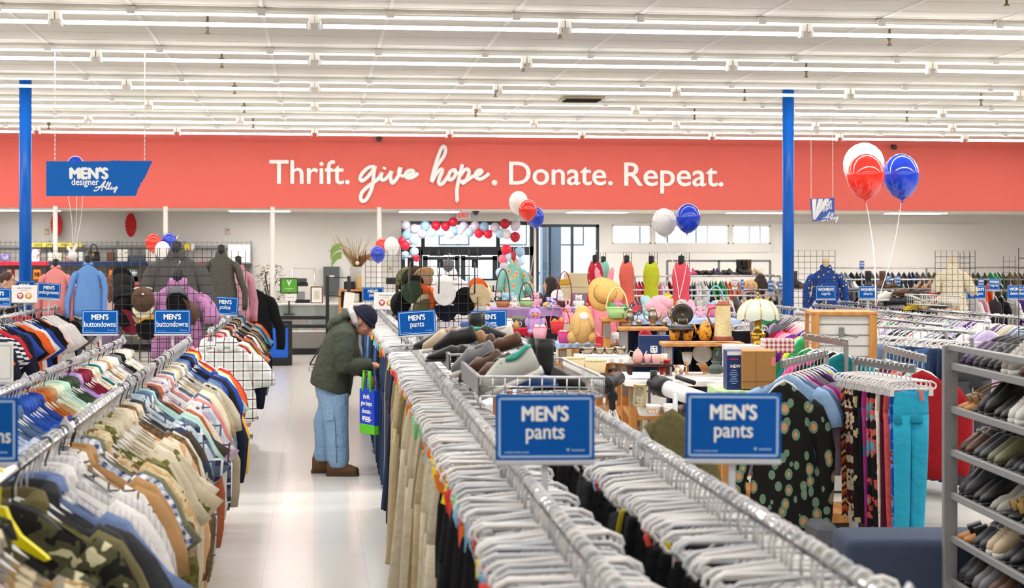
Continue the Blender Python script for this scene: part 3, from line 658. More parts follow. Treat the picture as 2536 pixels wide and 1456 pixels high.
# ================================================================== signs on the racks
border_m = PALEBLUE
def fit(s, size, bold, maxw, sx=1):
    me = text(s, size, bold, sx); xs = [v.co.x for v in me.vertices]; w = max(xs)-min(xs)
    return text(s, size, bold, sx*min(1, maxw/w))
def put(name, me, m, par, x, z, y):
    xs = [v.co.x for v in me.vertices]; zs = [v.co.z for v in me.vertices]
    return link(name, me, m, par, loc=(x-(max(xs)+min(xs))/2, y, z-(max(zs)+min(zs))/2))
def sale_face(t, w, h, y):
    put('lettering', fit('SALE COLORS', h*.13, 0, w*.8), GREY, t, 0, h*.33, y); put('lettering', fit('this week', h*.1, 0, w*.5), mat('pale_grey_ink', '#b9b9bb'), t, 0, h*.19, y)
    for sx, c, s in ((-.16, '#d8483e', '50%'), (.16, '#efb02e', '75%')):
        d = link('discount_dot', MB().lathe([(h*.19, -.001), (h*.19, .001)], (0, 0, 0), 24, Matrix.Rotation(pi/2, 3, 'X')), mat('dot'+s, c, .5), t, loc=(sx*w, y, -h*.12))
        put('lettering', text(s, h*.13, .004*h/.18), WHITEINK, d, 0, h*.05, -.003); put('lettering', text('off', h*.12, .004*h/.18), WHITEINK, d, 0, -h*.06, -.003)
def rack_sign(l1, l2, x0, y0, x1, y1, D, label, stem=.14, rz=0, roll=0, cut=None):
    c = P((x0+x1)/2, (y0+y1)/2, D); w, h = (x1-x0)*pxm(D)/max(.5, cos(rz)), (y1-y0)*pxm(D)
    t = thing('rack_sign', label, 'sign', (c.x, c.y, c.z), (0, roll, rz-YAW*.6), 'shop signs standing on the racks')
    stem = min(.7, max(.06, c.z-h/2-(1.24 if x0 > 850 and x0 < 1800 else 1.28)))
    sale = l1 == 'SALE'; blank = l1 == 'BACK'
    link('board', MB().box((0, 0, 0), (w, .006, h), .002), PAPER if sale or blank else BLUE, t)
    if sale: sale_face(t, w, h, -.0045)
    elif blank:
        mb = MB(); fr = .012
        for sx in (-1, 1): mb.box((sx*w*.42, -.0036, 0), (.002, .001, h*.84))
        for sz in (-1, 1): mb.box((0, -.0036, sz*h*.42), (w*.84, .001, .002))
        link('border', mb, GREY, t)
    else:
        b = h*.045; q = h*.03; mb = MB()
        for sx in (-1, 1): mb.box((sx*(w/2-b-q/2), -.0038, 0), (q, .0012, h-2*b))
        for sz in (-1, 1): mb.box((0, -.0038, sz*(h/2-b-q/2)), (w-2*b, .0012, q))
        link('border', mb, border_m, t)
        put('lettering', fit(l1, h*.31, .012*h, w*.8, .86), WHITEINK, t, 0, h*.215 if l2 else 0, -.0048)
        if l2: put('lettering', fit(l2, h*.33, .004*h, w*.86, .86), WHITEINK, t, 0, -h*.085-(h*.03 if any(k in l2 for k in 'pgy') else 0), -.0048)
        if D < 18:
            mb = MB()
            for k in range(9): mb.box((-w*.4+k*w*.028, -.0045, -h*.375), (w*(.02 if k % 3 else .014), .0006, h*.02))
            mb.prism([(0, 0), (-h*.03, h*.05), (h*.03, h*.05)], .0006, Matrix.Translation((w*.23, -.0045, -h*.37)))
            for k in range(4): mb.box((w*.28+k*w*.034, -.0045, -h*.345), (w*.026, .0006, h*.022))
            link('small_print', mb, PALEBLUE, t)
    link('holder', MB().box((0, 0, -h/2-.006), (w*1.0, .018, .014), .003).box((0, .01, -h/2-.02-stem/2), (.018, .006, stem+.02), .001), HCL, t)
    return t
RS = [("MEN'S", 'pants', 1227, 977, 1473, 1140, 4.52, 'large blue MEN\'S pants sign on the trouser rail above white hangers', .10, 0, 0),
 ("MEN'S", 'pants', 1697, 973, 1935, 1137, 4.45, 'large blue MEN\'S pants sign in front of the spotted black dress', .13, -.02, .01),
 ("MEN'S", 'buttondowns', -205, 985, 42, 1146, 4.55, 'large blue MEN\'S buttondowns sign cut off at the picture edge', .1, .05, 0),
 ("MEN'S", 'buttondowns', 203, 768, 293, 827, 12.1, 'blue MEN\'S buttondowns sign on the inner shirt rail end, left of its twin', .1, 0, 0),
 ("MEN'S", 'buttondowns', 382, 767, 472, 827, 12.1, 'blue MEN\'S buttondowns sign in front of the purple polo shirt', .1, 0, 0),
 ("MEN'S", 'pants', 986, 769, 1079, 829, 12.0, 'glary blue MEN\'S pants sign tilted above the wire shoe baskets', .22, .25, -.06),
 ("MEN'S", 'shorts', 1165, 769, 1255, 823, 12.3, 'glary blue MEN\'S shorts sign behind the black boot in the basket', .2, .1, -.03),
 ("MEN'S", 'polos', 526, 735, 590, 779, 16.4, 'blue MEN\'S polos sign tilted at the near end of the polo rail', .1, -.1, .06),
 ("MEN'S", 'polos', 576, 711, 628, 747, 20.2, 'smaller blue MEN\'S polos sign at the far end of the polo rail', .1, 0, 0),
 ("MEN'S", 'undergarments', 93, 701, 150, 740, 18.6, 'blue MEN\'S undergarments sign between the sale sign and the sweatshirts sign', .12, -.1, .05),
 ("MEN'S", 'sweatshirts', 152, 696, 203, 730, 21.4, 'blue MEN\'S sweatshirts sign below the light blue long-sleeved shirt', .12, 0, .01),
 ("MEN'S", 'undergarments', -38, 714, 27, 758, 16.6, 'blue MEN\'S undergarments sign half cut off by the picture edge', .1, 0, 0),
 ("MEN'S", 'shirts', 35, 696, 87, 732, 21.8, 'blue MEN\'S sign mostly hidden behind the white sale sign', .1, 0, 0),
 ("MEN'S", 'jeans', 897, 711, 950, 746, 20.8, 'blue MEN\'S jeans sign partly behind the white sale sign', .1, 0, 0),
 ('SALE', '', 29, 706, 92, 748, 17.6, 'white SALE COLORS sign with two dots before the blue column', .1, 0, 0),
 ('SALE', '', 926, 724, 985, 765, 17.4, 'white SALE COLORS sign above the old man\'s dark knit cap', .1, -.1, .02),
 ('BACK', '', -40, 848, 32, 946, 7.4, 'white sign back with a thin grey frame at the picture edge', .16, .05, 0),
 ("WOMEN'S", 'capris', 2020, 707, 2070, 741, 20.6, 'blue WOMEN\'S capris sign in front of the royal blue blouse', .13, 0, 0),
 ("WOMEN'S", 'shorts', 2126, 708, 2173, 740, 18.0, 'blue WOMEN\'S shorts sign under the balloon strings', .1, 0, 0),
 ("WOMEN'S", 'cardigans', 2393, 707, 2442, 740, 22.4, 'blue WOMEN\'S cardigans sign beside the cream blouse on wire grid', .12, -.03, -.01),
 ("WOMEN'S", 'sleeveless', 2494, 706, 2545, 740, 22.0, 'blue WOMEN\'S sleeveless sign behind the striped dress', .1, 0, 0),
 ("WOMEN'S", 'tops', 1900, 695, 1917, 724, 27, 'small blurred blue sign beside the blonde woman', .1, .6, 0), ("WOMEN'S", 'tops', 1927, 697, 1939, 724, 27, 'small blurred blue sign half behind the right blue column', .1, .6, 0),
 ("WOMEN'S", 'tops', 2128, 646, 2141, 667, 30, 'small blurred blue sign standing on the far wall rail', .15, .3, 0), ("WOMEN'S", 'tops', 2194, 682, 2206, 700, 28, 'tiny blurred blue sign among the far garments beside its larger mate', .1, .4, 0),
 ("WOMEN'S", 'dresses', 2214, 683, 2231, 706, 27, 'small blurred blue sign above the far shoe baskets', .1, .2, 0), ("WOMEN'S", 'skirts', 2421, 690, 2438, 712, 26, 'small blurred blue sign behind the cardigans sign', .1, .3, 0),
 ("WOMEN'S", 'capris', 2449, 690, 2475, 718, 25, 'blurred blue sign before the row of dark green tops', .1, -.2, .05), ('SALE', '', 1812, 690, 1827, 716, 27, 'tiny white sale sign on the far colourful rail', .1, .3, 0), ("MEN'S", 'tops', 1834, 692, 1842, 718, 27, 'narrow pale blue sign on the far colourful rail', .1, .8, 0)]
for r in RS: rack_sign(*r)
# hanging signs
def chain(t, a, b):
    mb = MB(); a, b = Vector(a), Vector(b); n = int((b-a).length/.05)
    mb.tube([a, b], .004, 5)
    for k in range(n): mb.ell(tuple(a+(b-a)*(k+.5)/n), (.008, .008, .014), 5, 4)
    link('chain', mb, WHITE, t)
D = 18.7; c = P(247, 442, D); k = pxm(D)
t = thing('hanging_sign', 'large blue state-shaped MEN\'S designer alley sign on two chains', 'sign', c, (0, 0, -YAW*.4))
out = [(117, 400), (117, 486), (334, 485), (338, 478), (341, 465), (345, 462), (347, 452), (352, 450), (353, 444), (357, 440), (376, 398), (300, 398), (295, 397), (285, 398), (280, 397), (270, 399), (200, 400)]
link('panel', MB().prism([((x-247)*k, (442-y)*k) for x, y in out], .012), mat('hang_blue', '#0862b8', .45, spec=.2), t)
put('lettering', text("MEN'S", 38*k*1.0, .012, .92), WHITEINK, t, (221-247)*k, (442-429)*k, -.0085); put('lettering', fit('designer', 24*k, .002, 67*k), WHITEINK, t, (212-247)*k, (442-453)*k, -.0085)
def scribble(t, strokes, f, r, m, nm='lettering'):
    mb = MB()
    for st in strokes:
        pts = [Vector((x, y, 0)) for x, y in st]; o = []
        for i in range(len(pts)-1):
            p0, p1, p2, p3 = pts[max(i-1, 0)], pts[i], pts[i+1], pts[min(i+2, len(pts)-1)]
            for j in range(4):
                u = j/4; o.append(.5*((2*p1)+(p2-p0)*u+(2*p0-5*p1+4*p2-p3)*u*u+(3*p1-p0-3*p2+p3)*u**3))
        o.append(pts[-1]); mb.tube([f(q.x, q.y) for q in o], r, 5)
    return link(nm, mb, m, t)
ALLEY = [[(945, 1090), (950, 1105), (985, 1090), (1040, 1020), (1055, 1008), (1030, 1060), (1018, 1105)], [(955, 1075), (1000, 1062), (1060, 1065)], [(1050, 1075), (1075, 1040), (1088, 1012), (1070, 1040), (1062, 1080), (1075, 1085), (1100, 1045), (1108, 1018), (1090, 1050), (1085, 1082), (1100, 1085), (1115, 1068), (1125, 1062), (1112, 1075), (1120, 1088), (1138, 1078), (1142, 1065), (1140, 1082), (1155, 1075), (1170, 1058), (1160, 1090), (1150, 1118), (1142, 1110), (1155, 1090), (1178, 1072)]]
kk = 1/4.044
scribble(t, ALLEY, lambda x, y: ((x*kk-247)*k, -.008, (442-200-y*kk)*k), .008, WHITEINK)
for px in (138, 357): chain(t, ((px-247)*k, 0, (442-399)*k), ((px-247)*k, 0, ZC-c.z))
D = 27.5; c = P(2036, 519, D); k = pxm(D); rz = radians(-52); w = 48*k/cos(rz)
t = thing('hanging_sign', 'small blue WOMEN\'S designer alley sign hanging turned away beside the column', 'sign', c, (0, 0, rz-YAW)); h = 56*k
link('panel', MB().prism([(-w/2, h/2), (-w*.4, -h/2), (w/2, -h/2+.02), (w/2, h/2)], .012), mat('hang_violet_blue', '#3d5fb8', .35), t)
for i in range(3): link('stripe', MB().prism([(-w/2+.05+i*.14, h/2-.01), (-w*.4+.02+i*.01, -h/2+.02), (-w*.4+.05+i*.01, -h/2+.02), (-w/2+.15+i*.14, h/2-.01)], .003, Matrix.Translation((0, -.009, 0))), WHITEINK, t)
put('lettering', fit("WOMEN'S", .2, .008, w*.52), WHITEINK, t, w*.16, h*.2, -.0085); put('lettering', fit('designer', .09, 0, w*.35), WHITEINK, t, w*.08, -h*.02, -.0085)
scribble(t, ALLEY, lambda x, y: (w*.02+(x-945)*.0015, -.008, -h*.12-(y-1008)*.0015), .008, WHITEINK)
for sx in (-.46, .44): chain(t, (sx*w, 0, h*.49), (sx*w, 0, ZC-c.z))
# ================================================================== balloons
def balloon(label, px, py, rx, ry, D, col, strg=None, group='latex balloons', knot=True, rot=None):
    c = P(px, py, D); k = pxm(D); a, b = rx*k, ry*k
    t = thing('balloon', label, 'balloon', c, rot or (R.uniform(-.08, .08), R.uniform(-.1, .1), 0), group)
    prof = [(.003, b), (.22*a, .975*b), (.5*a, .87*b), (.78*a, .65*b), (.95*a, .35*b), (a, .05*b), (.95*a, -.25*b), (.8*a, -.55*b), (.55*a, -.8*b), (.28*a, -.95*b), (.08*a, -1.02*b), (.035*a, -1.04*b)]
    link('skin', MB().lathe(prof[::-1], n=26), col, t)
    if knot: link('knot', MB().lathe([(.04*a, -1.03*b), (.07*a, -1.07*b), (.02*a, -1.08*b), (.1*a, -1.14*b)][::-1], n=8), col, t)
    if strg:
        e = P(*strg); M = t.rotation_euler.to_matrix().inverted(); pts = []
        for i in range(9):
            f = i/8; p = (c-Vector((0, 0, 1.08*b))).lerp(e, f)+Vector((.03*sin(pi*f), 0, 0)); pts.append(M @ (p-c))
        link('string', MB().tube(pts, .0016+.00009*D, 4), mat('white_ribbon', '#f2eeea', .4), t)
    return t
bw, br, bb = (mat('balloon_'+n, c, .12, spec=.6, coat=.6) for n, c in (('white', '#f1eeea'), ('red', '#ee2f22'), ('blue', '#0a3fd0')))
for a in [('big white balloon behind the red one above the slatwall box', 2139, 411, 51, 58, 13.9, bw, (2168, 756, 13.2)), ('big red balloon in front of the white one above the slatwall box', 2144, 437, 47, 57, 13.3, br, (2168, 757, 13.2)), ('big blue balloon floating beside the red and white pair', 2232, 437, 44, 57, 13.6, bb, (2169, 758, 13.2)),
 ('white balloon behind the red one, floating by the exit sign', 1284, 502, 24, 29, 25.4, bw, (1306, 735, 25)), ('red balloon floating in front of the bulkhead by the entrance', 1307, 521, 23, 27, 25, br, (1306, 736, 25)), ('blue balloon tucked behind the red one by the entrance', 1327, 538, 21, 27, 25.6, bb, (1300, 736, 25)),
 ('white balloon floating in front of the high windows', 1645, 551, 30, 35, 19.6, bw, (1682, 738, 17.5)), ('blue balloon floating beside the white one at the high windows', 1704, 541, 31, 37, 19.3, bb, (1682, 739, 17.5)),
 ('red balloon above the dark suede jacket', 380, 602, 20, 24, 28, br, None), ('blue balloon above the dark suede jacket', 419, 599, 20, 22, 28.2, bb, None), ('white balloon peeping over the dark suede jacket collar', 402, 619, 19, 22, 27.6, bw, None),
 ('blue balloon by the vase of dried flowers, hung before the wire grid', 936, 630, 18, 21, 28, bb, None), ('white balloon by the vase of dried flowers', 970, 610, 19, 24, 28.6, bw, None), ('red balloon mostly hidden between blue and white ones', 946, 610, 17, 20, 29, br, None),
 ('blue balloon hidden behind the state-shaped hanging sign', 187, 410, 21, 24, 20, bb, (180, 626, 20)), ('white balloon hidden wholly behind the state-shaped sign', 165, 442, 20, 24, 20.2, bw, (178, 626, 20)), ('red balloon hidden wholly behind the state-shaped sign', 205, 450, 19, 22, 20.4, br, (181, 626, 20))]: balloon(*a)
p = P(180, 632, 20); tag(link('balloon_weight', MB().lathe([(.015, .05), (.05, .03), (.06, -.02), (.03, -.06)][::-1], n=9).box((.03, 0, .09), (.04, .03, .1), .01, R=Matrix.Rotation(.5, 3, 'Y')).box((-.04, 0, .07), (.04, .03, .08), .01, R=Matrix.Rotation(-.7, 3, 'Y')), mat('white_ribbon'), loc=p), 'bunched white ribbon tied below the hidden balloons', 'ribbon')
GB = {k: mat('garland_'+k, c, .35, spec=.4) for k, c in (('lavender', '#c6bccb'), ('blue', '#8fb2cc'), ('sky', '#b0cde4'), ('crimson', '#b3122c'), ('red', '#e0223e'), ('pink', '#ee6f84'), ('white', '#ddd8d8'))}
gar = [(995, 280, 58, 'lavender'), (1100, 328, 60, 'lavender'), (1228, 295, 62, 'blue'), (1355, 288, 60, 'crimson'), (1473, 295, 57, 'crimson'), (1565, 243, 57, 'crimson'), (1580, 350, 60, 'blue'), (1690, 298, 58, 'lavender'), (1828, 292, 58, 'lavender'), (1940, 302, 58, 'blue'), (2070, 312, 62, 'lavender'), (2185, 265, 62, 'crimson'), (1005, 402, 60, 'blue'), (1095, 460, 62, 'sky'), (1190, 385, 58, 'lavender'), (1305, 368, 58, 'sky'), (1420, 372, 52, 'sky'), (1535, 388, 56, 'white'), (1645, 350, 50, 'white'), (1758, 366, 60, 'sky'), (1875, 378, 58, 'red'), (1985, 388, 56, 'red'), (2130, 378, 60, 'sky'), (2205, 390, 60, 'white'), (2310, 422, 62, 'crimson'), (985, 525, 60, 'red'), (950, 470, 50, 'red'), (2205, 576, 64, 'red'), (2365, 602, 60, 'blue'), (2165, 690, 58, 'pink'), (2243, 664, 60, 'sky'), (1112, 678, 50, 'red'), (1095, 602, 56, 'sky'), (2135, 852, 60, 'sky'), (1085, 752, 52, 'sky'), (1130, 850, 52, 'red'), (2310, 290, 62, 'lavender'), (2372, 720, 56, 'sky'), (2180, 775, 58, 'lavender'), (985, 640, 50, 'sky'), (2190, 1010, 56, 'sky')]
cnt = {}
for x, y, r, c in gar:
    cnt[c] = cnt.get(c, 0)+1
    balloon('small %s garland balloon round the entrance, %s of that colour from the left' % (c, ORD[sorted(q[0] for q in gar if q[3] == c).index(x)]), 800+x/4.854, 500+y/4.854, r/4.854, r/4.854*1.05, 33.9, GB[c], None, 'garland balloons round the entrance', False, (R.uniform(-.6, .6), R.uniform(-.6, .6), 0))
# exit sign
p = PY(1148, 532, YW-.08); t = thing('exit_sign', 'white exit sign with red capitals above the entrance', 'sign', p); link('housing', MB().box((0, 0, 0), (.3, .07, .19), .01), WHITE, t)
put('lettering', fit('EXIT', .17, .004, .23, .8), mat('exit_red', '#d8322c', .5, emit=.4), t, 0, 0, -.04); link('mount', MB().box((0, 0, .11), (.12, .05, .05), .005), WHITE, t)
for sx in (-1, 1): link('emergency_lamp', MB().lathe([(.02, 0), (.05, -.03), (.05, -.05)], (sx*.22, 0, .03), 10, Matrix.Rotation(-pi/2, 3, 'X')).box((sx*.17, 0, .02), (.06, .03, .03)), HCL, t)
for i, (px, lb) in enumerate(((140, 'red paper honeycomb fan hanging behind the white pole'), (324, 'red paper honeycomb fan hanging alone on the back wall'))):
    p = PY(px, 557, YW-.25); mb = MB(); n = 40; mb.prism([((.115 if j % 2 else .1)*cos(2*pi*j/n), (.25 if j % 2 else .225)*sin(2*pi*j/n)) for j in range(n)], .1)
    for j in range(-4, 5): mb.box((0, -.052, j*.045), (.17*sqrt(1-(j*.045/.24)**2), .012, .012))
    t = thing('paper_fan', lb, 'decoration', p, group='red paper fans'); link('tissue', mb, mat('tissue_red', '#b01c20', .8), t); link('cord', MB().tube([(0, 0, .22), (0, 0, ZL-p.z)], .004, 4), mat('white_ribbon'), t)
for px, lb in ((116, 'small beige wall thermostat left of the paper fan'), (565, 'small beige wall thermostat above the shelving end'), (816, 'pale square wall plate above the dried flowers')):
    p = PY(px, 572, YW-.02) if px < 600 else PY(966, 667, YW-.02)
    t = thing('thermostat', lb, 'thermostat', p, group='wall thermostats'); link('case', MB().box((0, 0, 0), (.09, .035, .13), .008), mat('beige_plastic', '#cfc2a2', .6), t); link('dial', MB().box((0, -.02, .02), (.05, .01, .04), .003), GREY, t)
# ================================================================== wire grid panels
def grid_panel(label, px0, px1, pyt, D, rz=0, z0=.12, cell=.0762, legs=True, hooks=()):
    a, b = P(px0, pyt, D), P(px1, pyt, D); c = (a+b)/2; w = (b-a).length if not rz else (px1-px0)*pxm(D)/cos(rz); zt = c.z
    t = thing('wire_grid_panel', label, 'display panel', (c.x, c.y, 0), (0, 0, -YAW+rz), 'black wire grid panels'); f = MB(); wr = MB()
    f.tube([(-w/2, 0, z0), (-w/2, 0, zt), (w/2, 0, zt), (w/2, 0, z0)], .004, 5, closed=True)
    n = max(2, round(w/cell))
    for i in range(1, n): x = -w/2+w*i/n; wr.tube([(x, 0, z0), (x, 0, zt)], .0028, 4)
    z = zt-cell
    while z > z0: wr.tube([(-w/2, 0, z), (w/2, 0, z)], .0028, 4); z -= cell
    link('frame', f, BLACKW, t); link('wires', wr, BLACKW, t)
    if legs:
        for sx in (-1, 1): link('foot', MB().tube([(sx*w/2, -.2, .012), (sx*w/2, 0, .03), (sx*w/2, .2, .012)], .01, 6).tube([(sx*w/2, 0, .02), (sx*w/2, 0, z0)], .008, 6), BLACKW, t)
    for x, z in hooks: link('hook', MB().tube([(x, 0, z), (x, -.02, z), (x, -.14, z+.01), (x, -.15, z+.03)], .004, 5), BLACKW, t)
    return t
GP = [('wire grid panel of caps at the far end of the shirt rack', 279, 465, 614.6, 13.4, 0), ('second wire grid panel behind the caps, before the leather shirt', 350, 520, 616, 14.0, .25), ('wire grid panel end frame beside the plaid shirt', 497, 530, 760, 12.9, 1.0),
 ('wire grid panel holding the salmon and light blue shirts', 115, 226, 606, 20.4, 0), ('wire grid panel of caps at the far end of the trouser rack', 994, 1183, 614, 13.7, 0), ('plain wire grid panel in front of the dried flower vase', 905, 1014, 619, 23, 0), ('third wire grid panel behind the white hoodie', 1085, 1162, 616, 14.4, .3),
 ('wire grid panel beside the pink sweater behind the leather shirt', 556, 608, 620, 18.5, 0), ('wire grid panel holding the royal blue blouse', 1962, 2068, 620, 21.5, 0), ('wire grid panel holding the cream blouse', 2316, 2415, 621, 21.3, 0), ('small wire grid panel behind the cream blouse panel', 2376, 2404, 626, 24, .4),
 ('wire grid panel at the picture edge behind the striped dress', 2523, 2560, 614, 12.4, 0), ('far wire grid panel left of the striped dress', 2485, 2514, 634, 23.5, 0)]
for g in GP: grid_panel(*g)
for i, (px, lb) in enumerate(((1492, 'red floral dress'), (1556, 'coral jacket'), (1620, 'yellow dress'), (1700, 'coral pink dress'))): grid_panel('narrow wire grid tower behind the far %s' % lb, px-13, px+9, 625, 23, .9)
# ================================================================== goods: builders make parts inside a w x h box standing on z = 0
def L_(pr, w, h, n=20, **k): return MB().lathe([(r*w, z*h) for r, z in pr], n=n, **k)
def teapot(w, h, m, m2=None, tall=False):
    b = .3 if not tall else .27
    pr = [(.18, 0), (.2, .03), (b*.9, .12), (b, .35), (b*.9, .6), (b*.6, .76), (b*.55, .8)] if not tall else [(.2, 0), (.22, .03), (.12, .1), (.2, .2), (b, .38), (b*.85, .6), (.14, .78), (.18, .84)]
    return [('body', L_(pr, w, h), m), ('lid', L_([(b*.56, .8), (b*.4, .86), (.05, .9), (.03, .93), (.05, .97), (.01, 1)], w, h, 14), m),
            ('spout', MB().tube([(-b*.8*w, 0, .3*h), (-.38*w, 0, .42*h), (-.44*w, 0, .62*h), (-.5*w, 0, .78*h)], [.09*w, .06*w, .045*w, .035*w], 8), m),
            ('handle', MB().tube([(b*.75*w, 0, .7*h), (.4*w, 0, .78*h), (.49*w, 0, .6*h), (.46*w, 0, .38*h), (b*.85*w, 0, .22*h)], .03*w, 8), m2 or m)]
def cup(w, h, m, m2=None, side=1):
    b = .38
    return [('body', L_([(b*.6, 0), (b*.75, .05), (b*.95, .4), (b, 1), (b*.92, 1), (b*.85, .4), (.05, .08)], w, h, 18), m), ('handle', MB().tube([(side*b*.95*w, 0, .85*h), (side*.52*w, 0, .85*h), (side*.58*w, 0, .55*h), (side*.5*w, 0, .25*h), (side*b*.85*w, 0, .25*h)], .035*w, 7), m2 or m)]
def bowl(w, h, m): return [('body', L_([(.25, 0), (.27, .06), (.42, .45), (.5, 1), (.48, 1), (.38, .45), (.05, .12)], w, h, 24), m), ('foot', L_([(.28, 0), (.28, .05), (.2, .08)], w, h, 20), m)]
def vase(w, h, m): return [('body', L_([(.3, 0), (.42, .1), (.5, .35), (.45, .6), (.25, .78), (.2, .9), (.26, 1), (.22, 1), (.16, .9)], w, h), m)]
def bottle(w, h, m): return [('body', L_([(.42, 0), (.5, .04), (.5, .5), (.4, .64), (.16, .74), (.15, .82)], w, h), m), ('stopper', L_([(.12, .8), (.3, .86), (.32, .93), (.2, 1)], w, h, 12), m)]
def stein(w, h, m):
    red = mat('terracotta', '#9c4a30', .6)
    return [('body', L_([(.42, .08), (.4, .12), (.36, .5), (.33, .86), (.35, .9)], w, h), m), ('base', L_([(.47, 0), (.48, .03), (.44, .05), (.46, .08), (.42, .09)], w, h), red), ('lid', L_([(.36, .9), (.3, .93), (.24, .96), (.22, 1)], w, h), red),
            ('handle', MB().tube([(-.3*w, 0, .84*h), (-.62*w, 0, .8*h), (-.68*w, 0, .62*h), (-.5*w, 0, .4*h), (-.38*w, 0, .3*h)], .045*w, 8), red)]
def plates(w, h, m, n=5): return [('plate', L_([(.3, k/n), (.34, k/n+.02), (.5, k/n+.13), (.5, k/n+.16), (.3, k/n+.06)], w, h, 24), m) for k in range(n)]
def plate_stand(w, h, m):
    gold = mat('gold_wire', '#c9a24c', .3, 1); M = Matrix.Rotation(pi/2-.25, 3, 'X')
    return [('plate', MB().lathe([(.05*w, 0), (.3*w, .0), (.34*w, .01), (.5*w, .03), (.5*w, .035), (.3*w, .012)], (0, 0, h*.5), 28, M), m), ('ring', MB().lathe([(.29*w, .012), (.31*w, .016)], (0, -.004, h*.5), 28, M, cap=False).lathe([(.001, .012), (.08*w, .012)], (0, -.004, h*.5), 16, M), gold),
            ('stand', MB().tube([(-.2*w, -.05, .3*h), (-.2*w, -.05, 0), (-.2*w, .06, 0), (-.2*w, .08, .4*h)], .004, 5).tube([(.2*w, -.05, .3*h), (.2*w, -.05, 0), (.2*w, .06, 0), (.2*w, .08, .4*h)], .004, 5), gold)]
def basket(w, h, m, m2=None, hh=0, fill=None):
    body = h-hh; mb = MB(); mb.lathe([(.36*w, 0), (.42*w, .4*body), (.5*w, body), (.46*w, body), (.38*w, .3*body)], n=28, wob=lambda a, z: 1+.025*sin(14*a+z*160))
    out = [('bowl', mb, m), ('rim', MB().tube([(.49*w*cos(t*pi/10), .49*w*sin(t*pi/10), body) for t in range(20)], .028*w, 6, closed=True), m2 or m)]
    if hh: out.append(('handle', MB().tube([(.47*w*cos(t*pi/12), 0, body*.8+(hh+body*.2)*sin(t*pi/12)) for t in range(13)], .018*w+.003, 6), m2 or m))
    if fill:
        r = random.Random(w*1000); mb = MB()
        for i in range(9): mb.ell((r.uniform(-.3, .3)*w, r.uniform(-.3, .3)*w, body+r.uniform(-.02, .08)*w), r.uniform(.1, .17)*w, 8, 6)
        out.append(('filling', mb, fill))
    return out
def plush(w, h, m, m2, kind='rabbit', m3=None):
    b = MB(); b.ell((0, 0, .28*h), (.36*w, .3*w, .29*h), 14, 10); b.ell((0, -.04*w, .62*h), (.29*w, .26*w, .2*h), 14, 10)
    for s in (-1, 1):
        b.ell((s*.36*w, -.1*w, .36*h), (.11*w, .12*w, .15*h), 10, 8); b.ell((s*.22*w, -.2*w, .07*h), (.14*w, .22*w, .08*h), 10, 8)
    out = [('body', b, m)]
    if kind == 'rabbit':
        for s in (-1, 1): out.append(('ear', MB().ell((s*.15*w, 0, .88*h), (.08*w, .05*w, .16*h), 10, 8, Matrix.Rotation(s*.2, 3, 'Y')), m)); 
        out.append(('muzzle', MB().ell((0, -.26*w, .57*h), (.12*w, .08*w, .07*h), 10, 6), m2))
    elif kind == 'duck': out.append(('beak', MB().ell((0, -.3*w, .6*h), (.16*w, .14*w, .05*h), 12, 6), m2)); out.append(('tuft', MB().ell((0, 0, .85*h), (.06*w, .05*w, .07*h), 8, 6), m))
    else:
        for s in (-1, 1): out.append(('ear', MB().ell((s*.2*w, 0, .8*h), (.09*w, .06*w, .07*h), 8, 6), m))
        out.append(('muzzle', MB().ell((0, -.26*w, .57*h), (.12*w, .08*w, .07*h), 10, 6), m2))
    for s in (-1, 1): out.append(('eye', MB().ell((s*.1*w, -.27*w, .66*h), .022*w+.002, 8, 6), BLACK))
    return out
def lump(w, h, m, kind=0):
    mb = MB(); r = random.Random(int(w*9999)); mb.ell((0, 0, .45*h), (.46*w, .3*w, .45*h), 14, 10)
    for i in range(6): mb.ell((r.uniform(-.35, .35)*w, -.15*w, r.uniform(.15, .75)*h), (.2*w, .16*w, .2*h), 10, 8)
    return [('body', mb, m)]
def box_(w, h, m, d=None, lid=None, ch=.004):
    d = d or w; out = [('body', MB().box((0, 0, h/2), (w, d, h), ch), m)]
    if lid: out.append(('lid', MB().box((0, 0, h-.01), (w*1.01, d*1.01, min(.03, h*.3)), ch), lid))
    return out
def item(kind, x0, y0, x1, y1, D, name, cat, label, *a, rz=0, group=None, **k):
    q = pxm(D); w, h = (x1-x0)*q, (y1-y0)*q; c = P((x0+x1)/2, y1, D); t = thing(name, label, cat, c, (0, 0, rz-YAW), group)
    for nm, mb, m in kind(w, h, *a, **k): link(nm, mb, m, t)
    return t
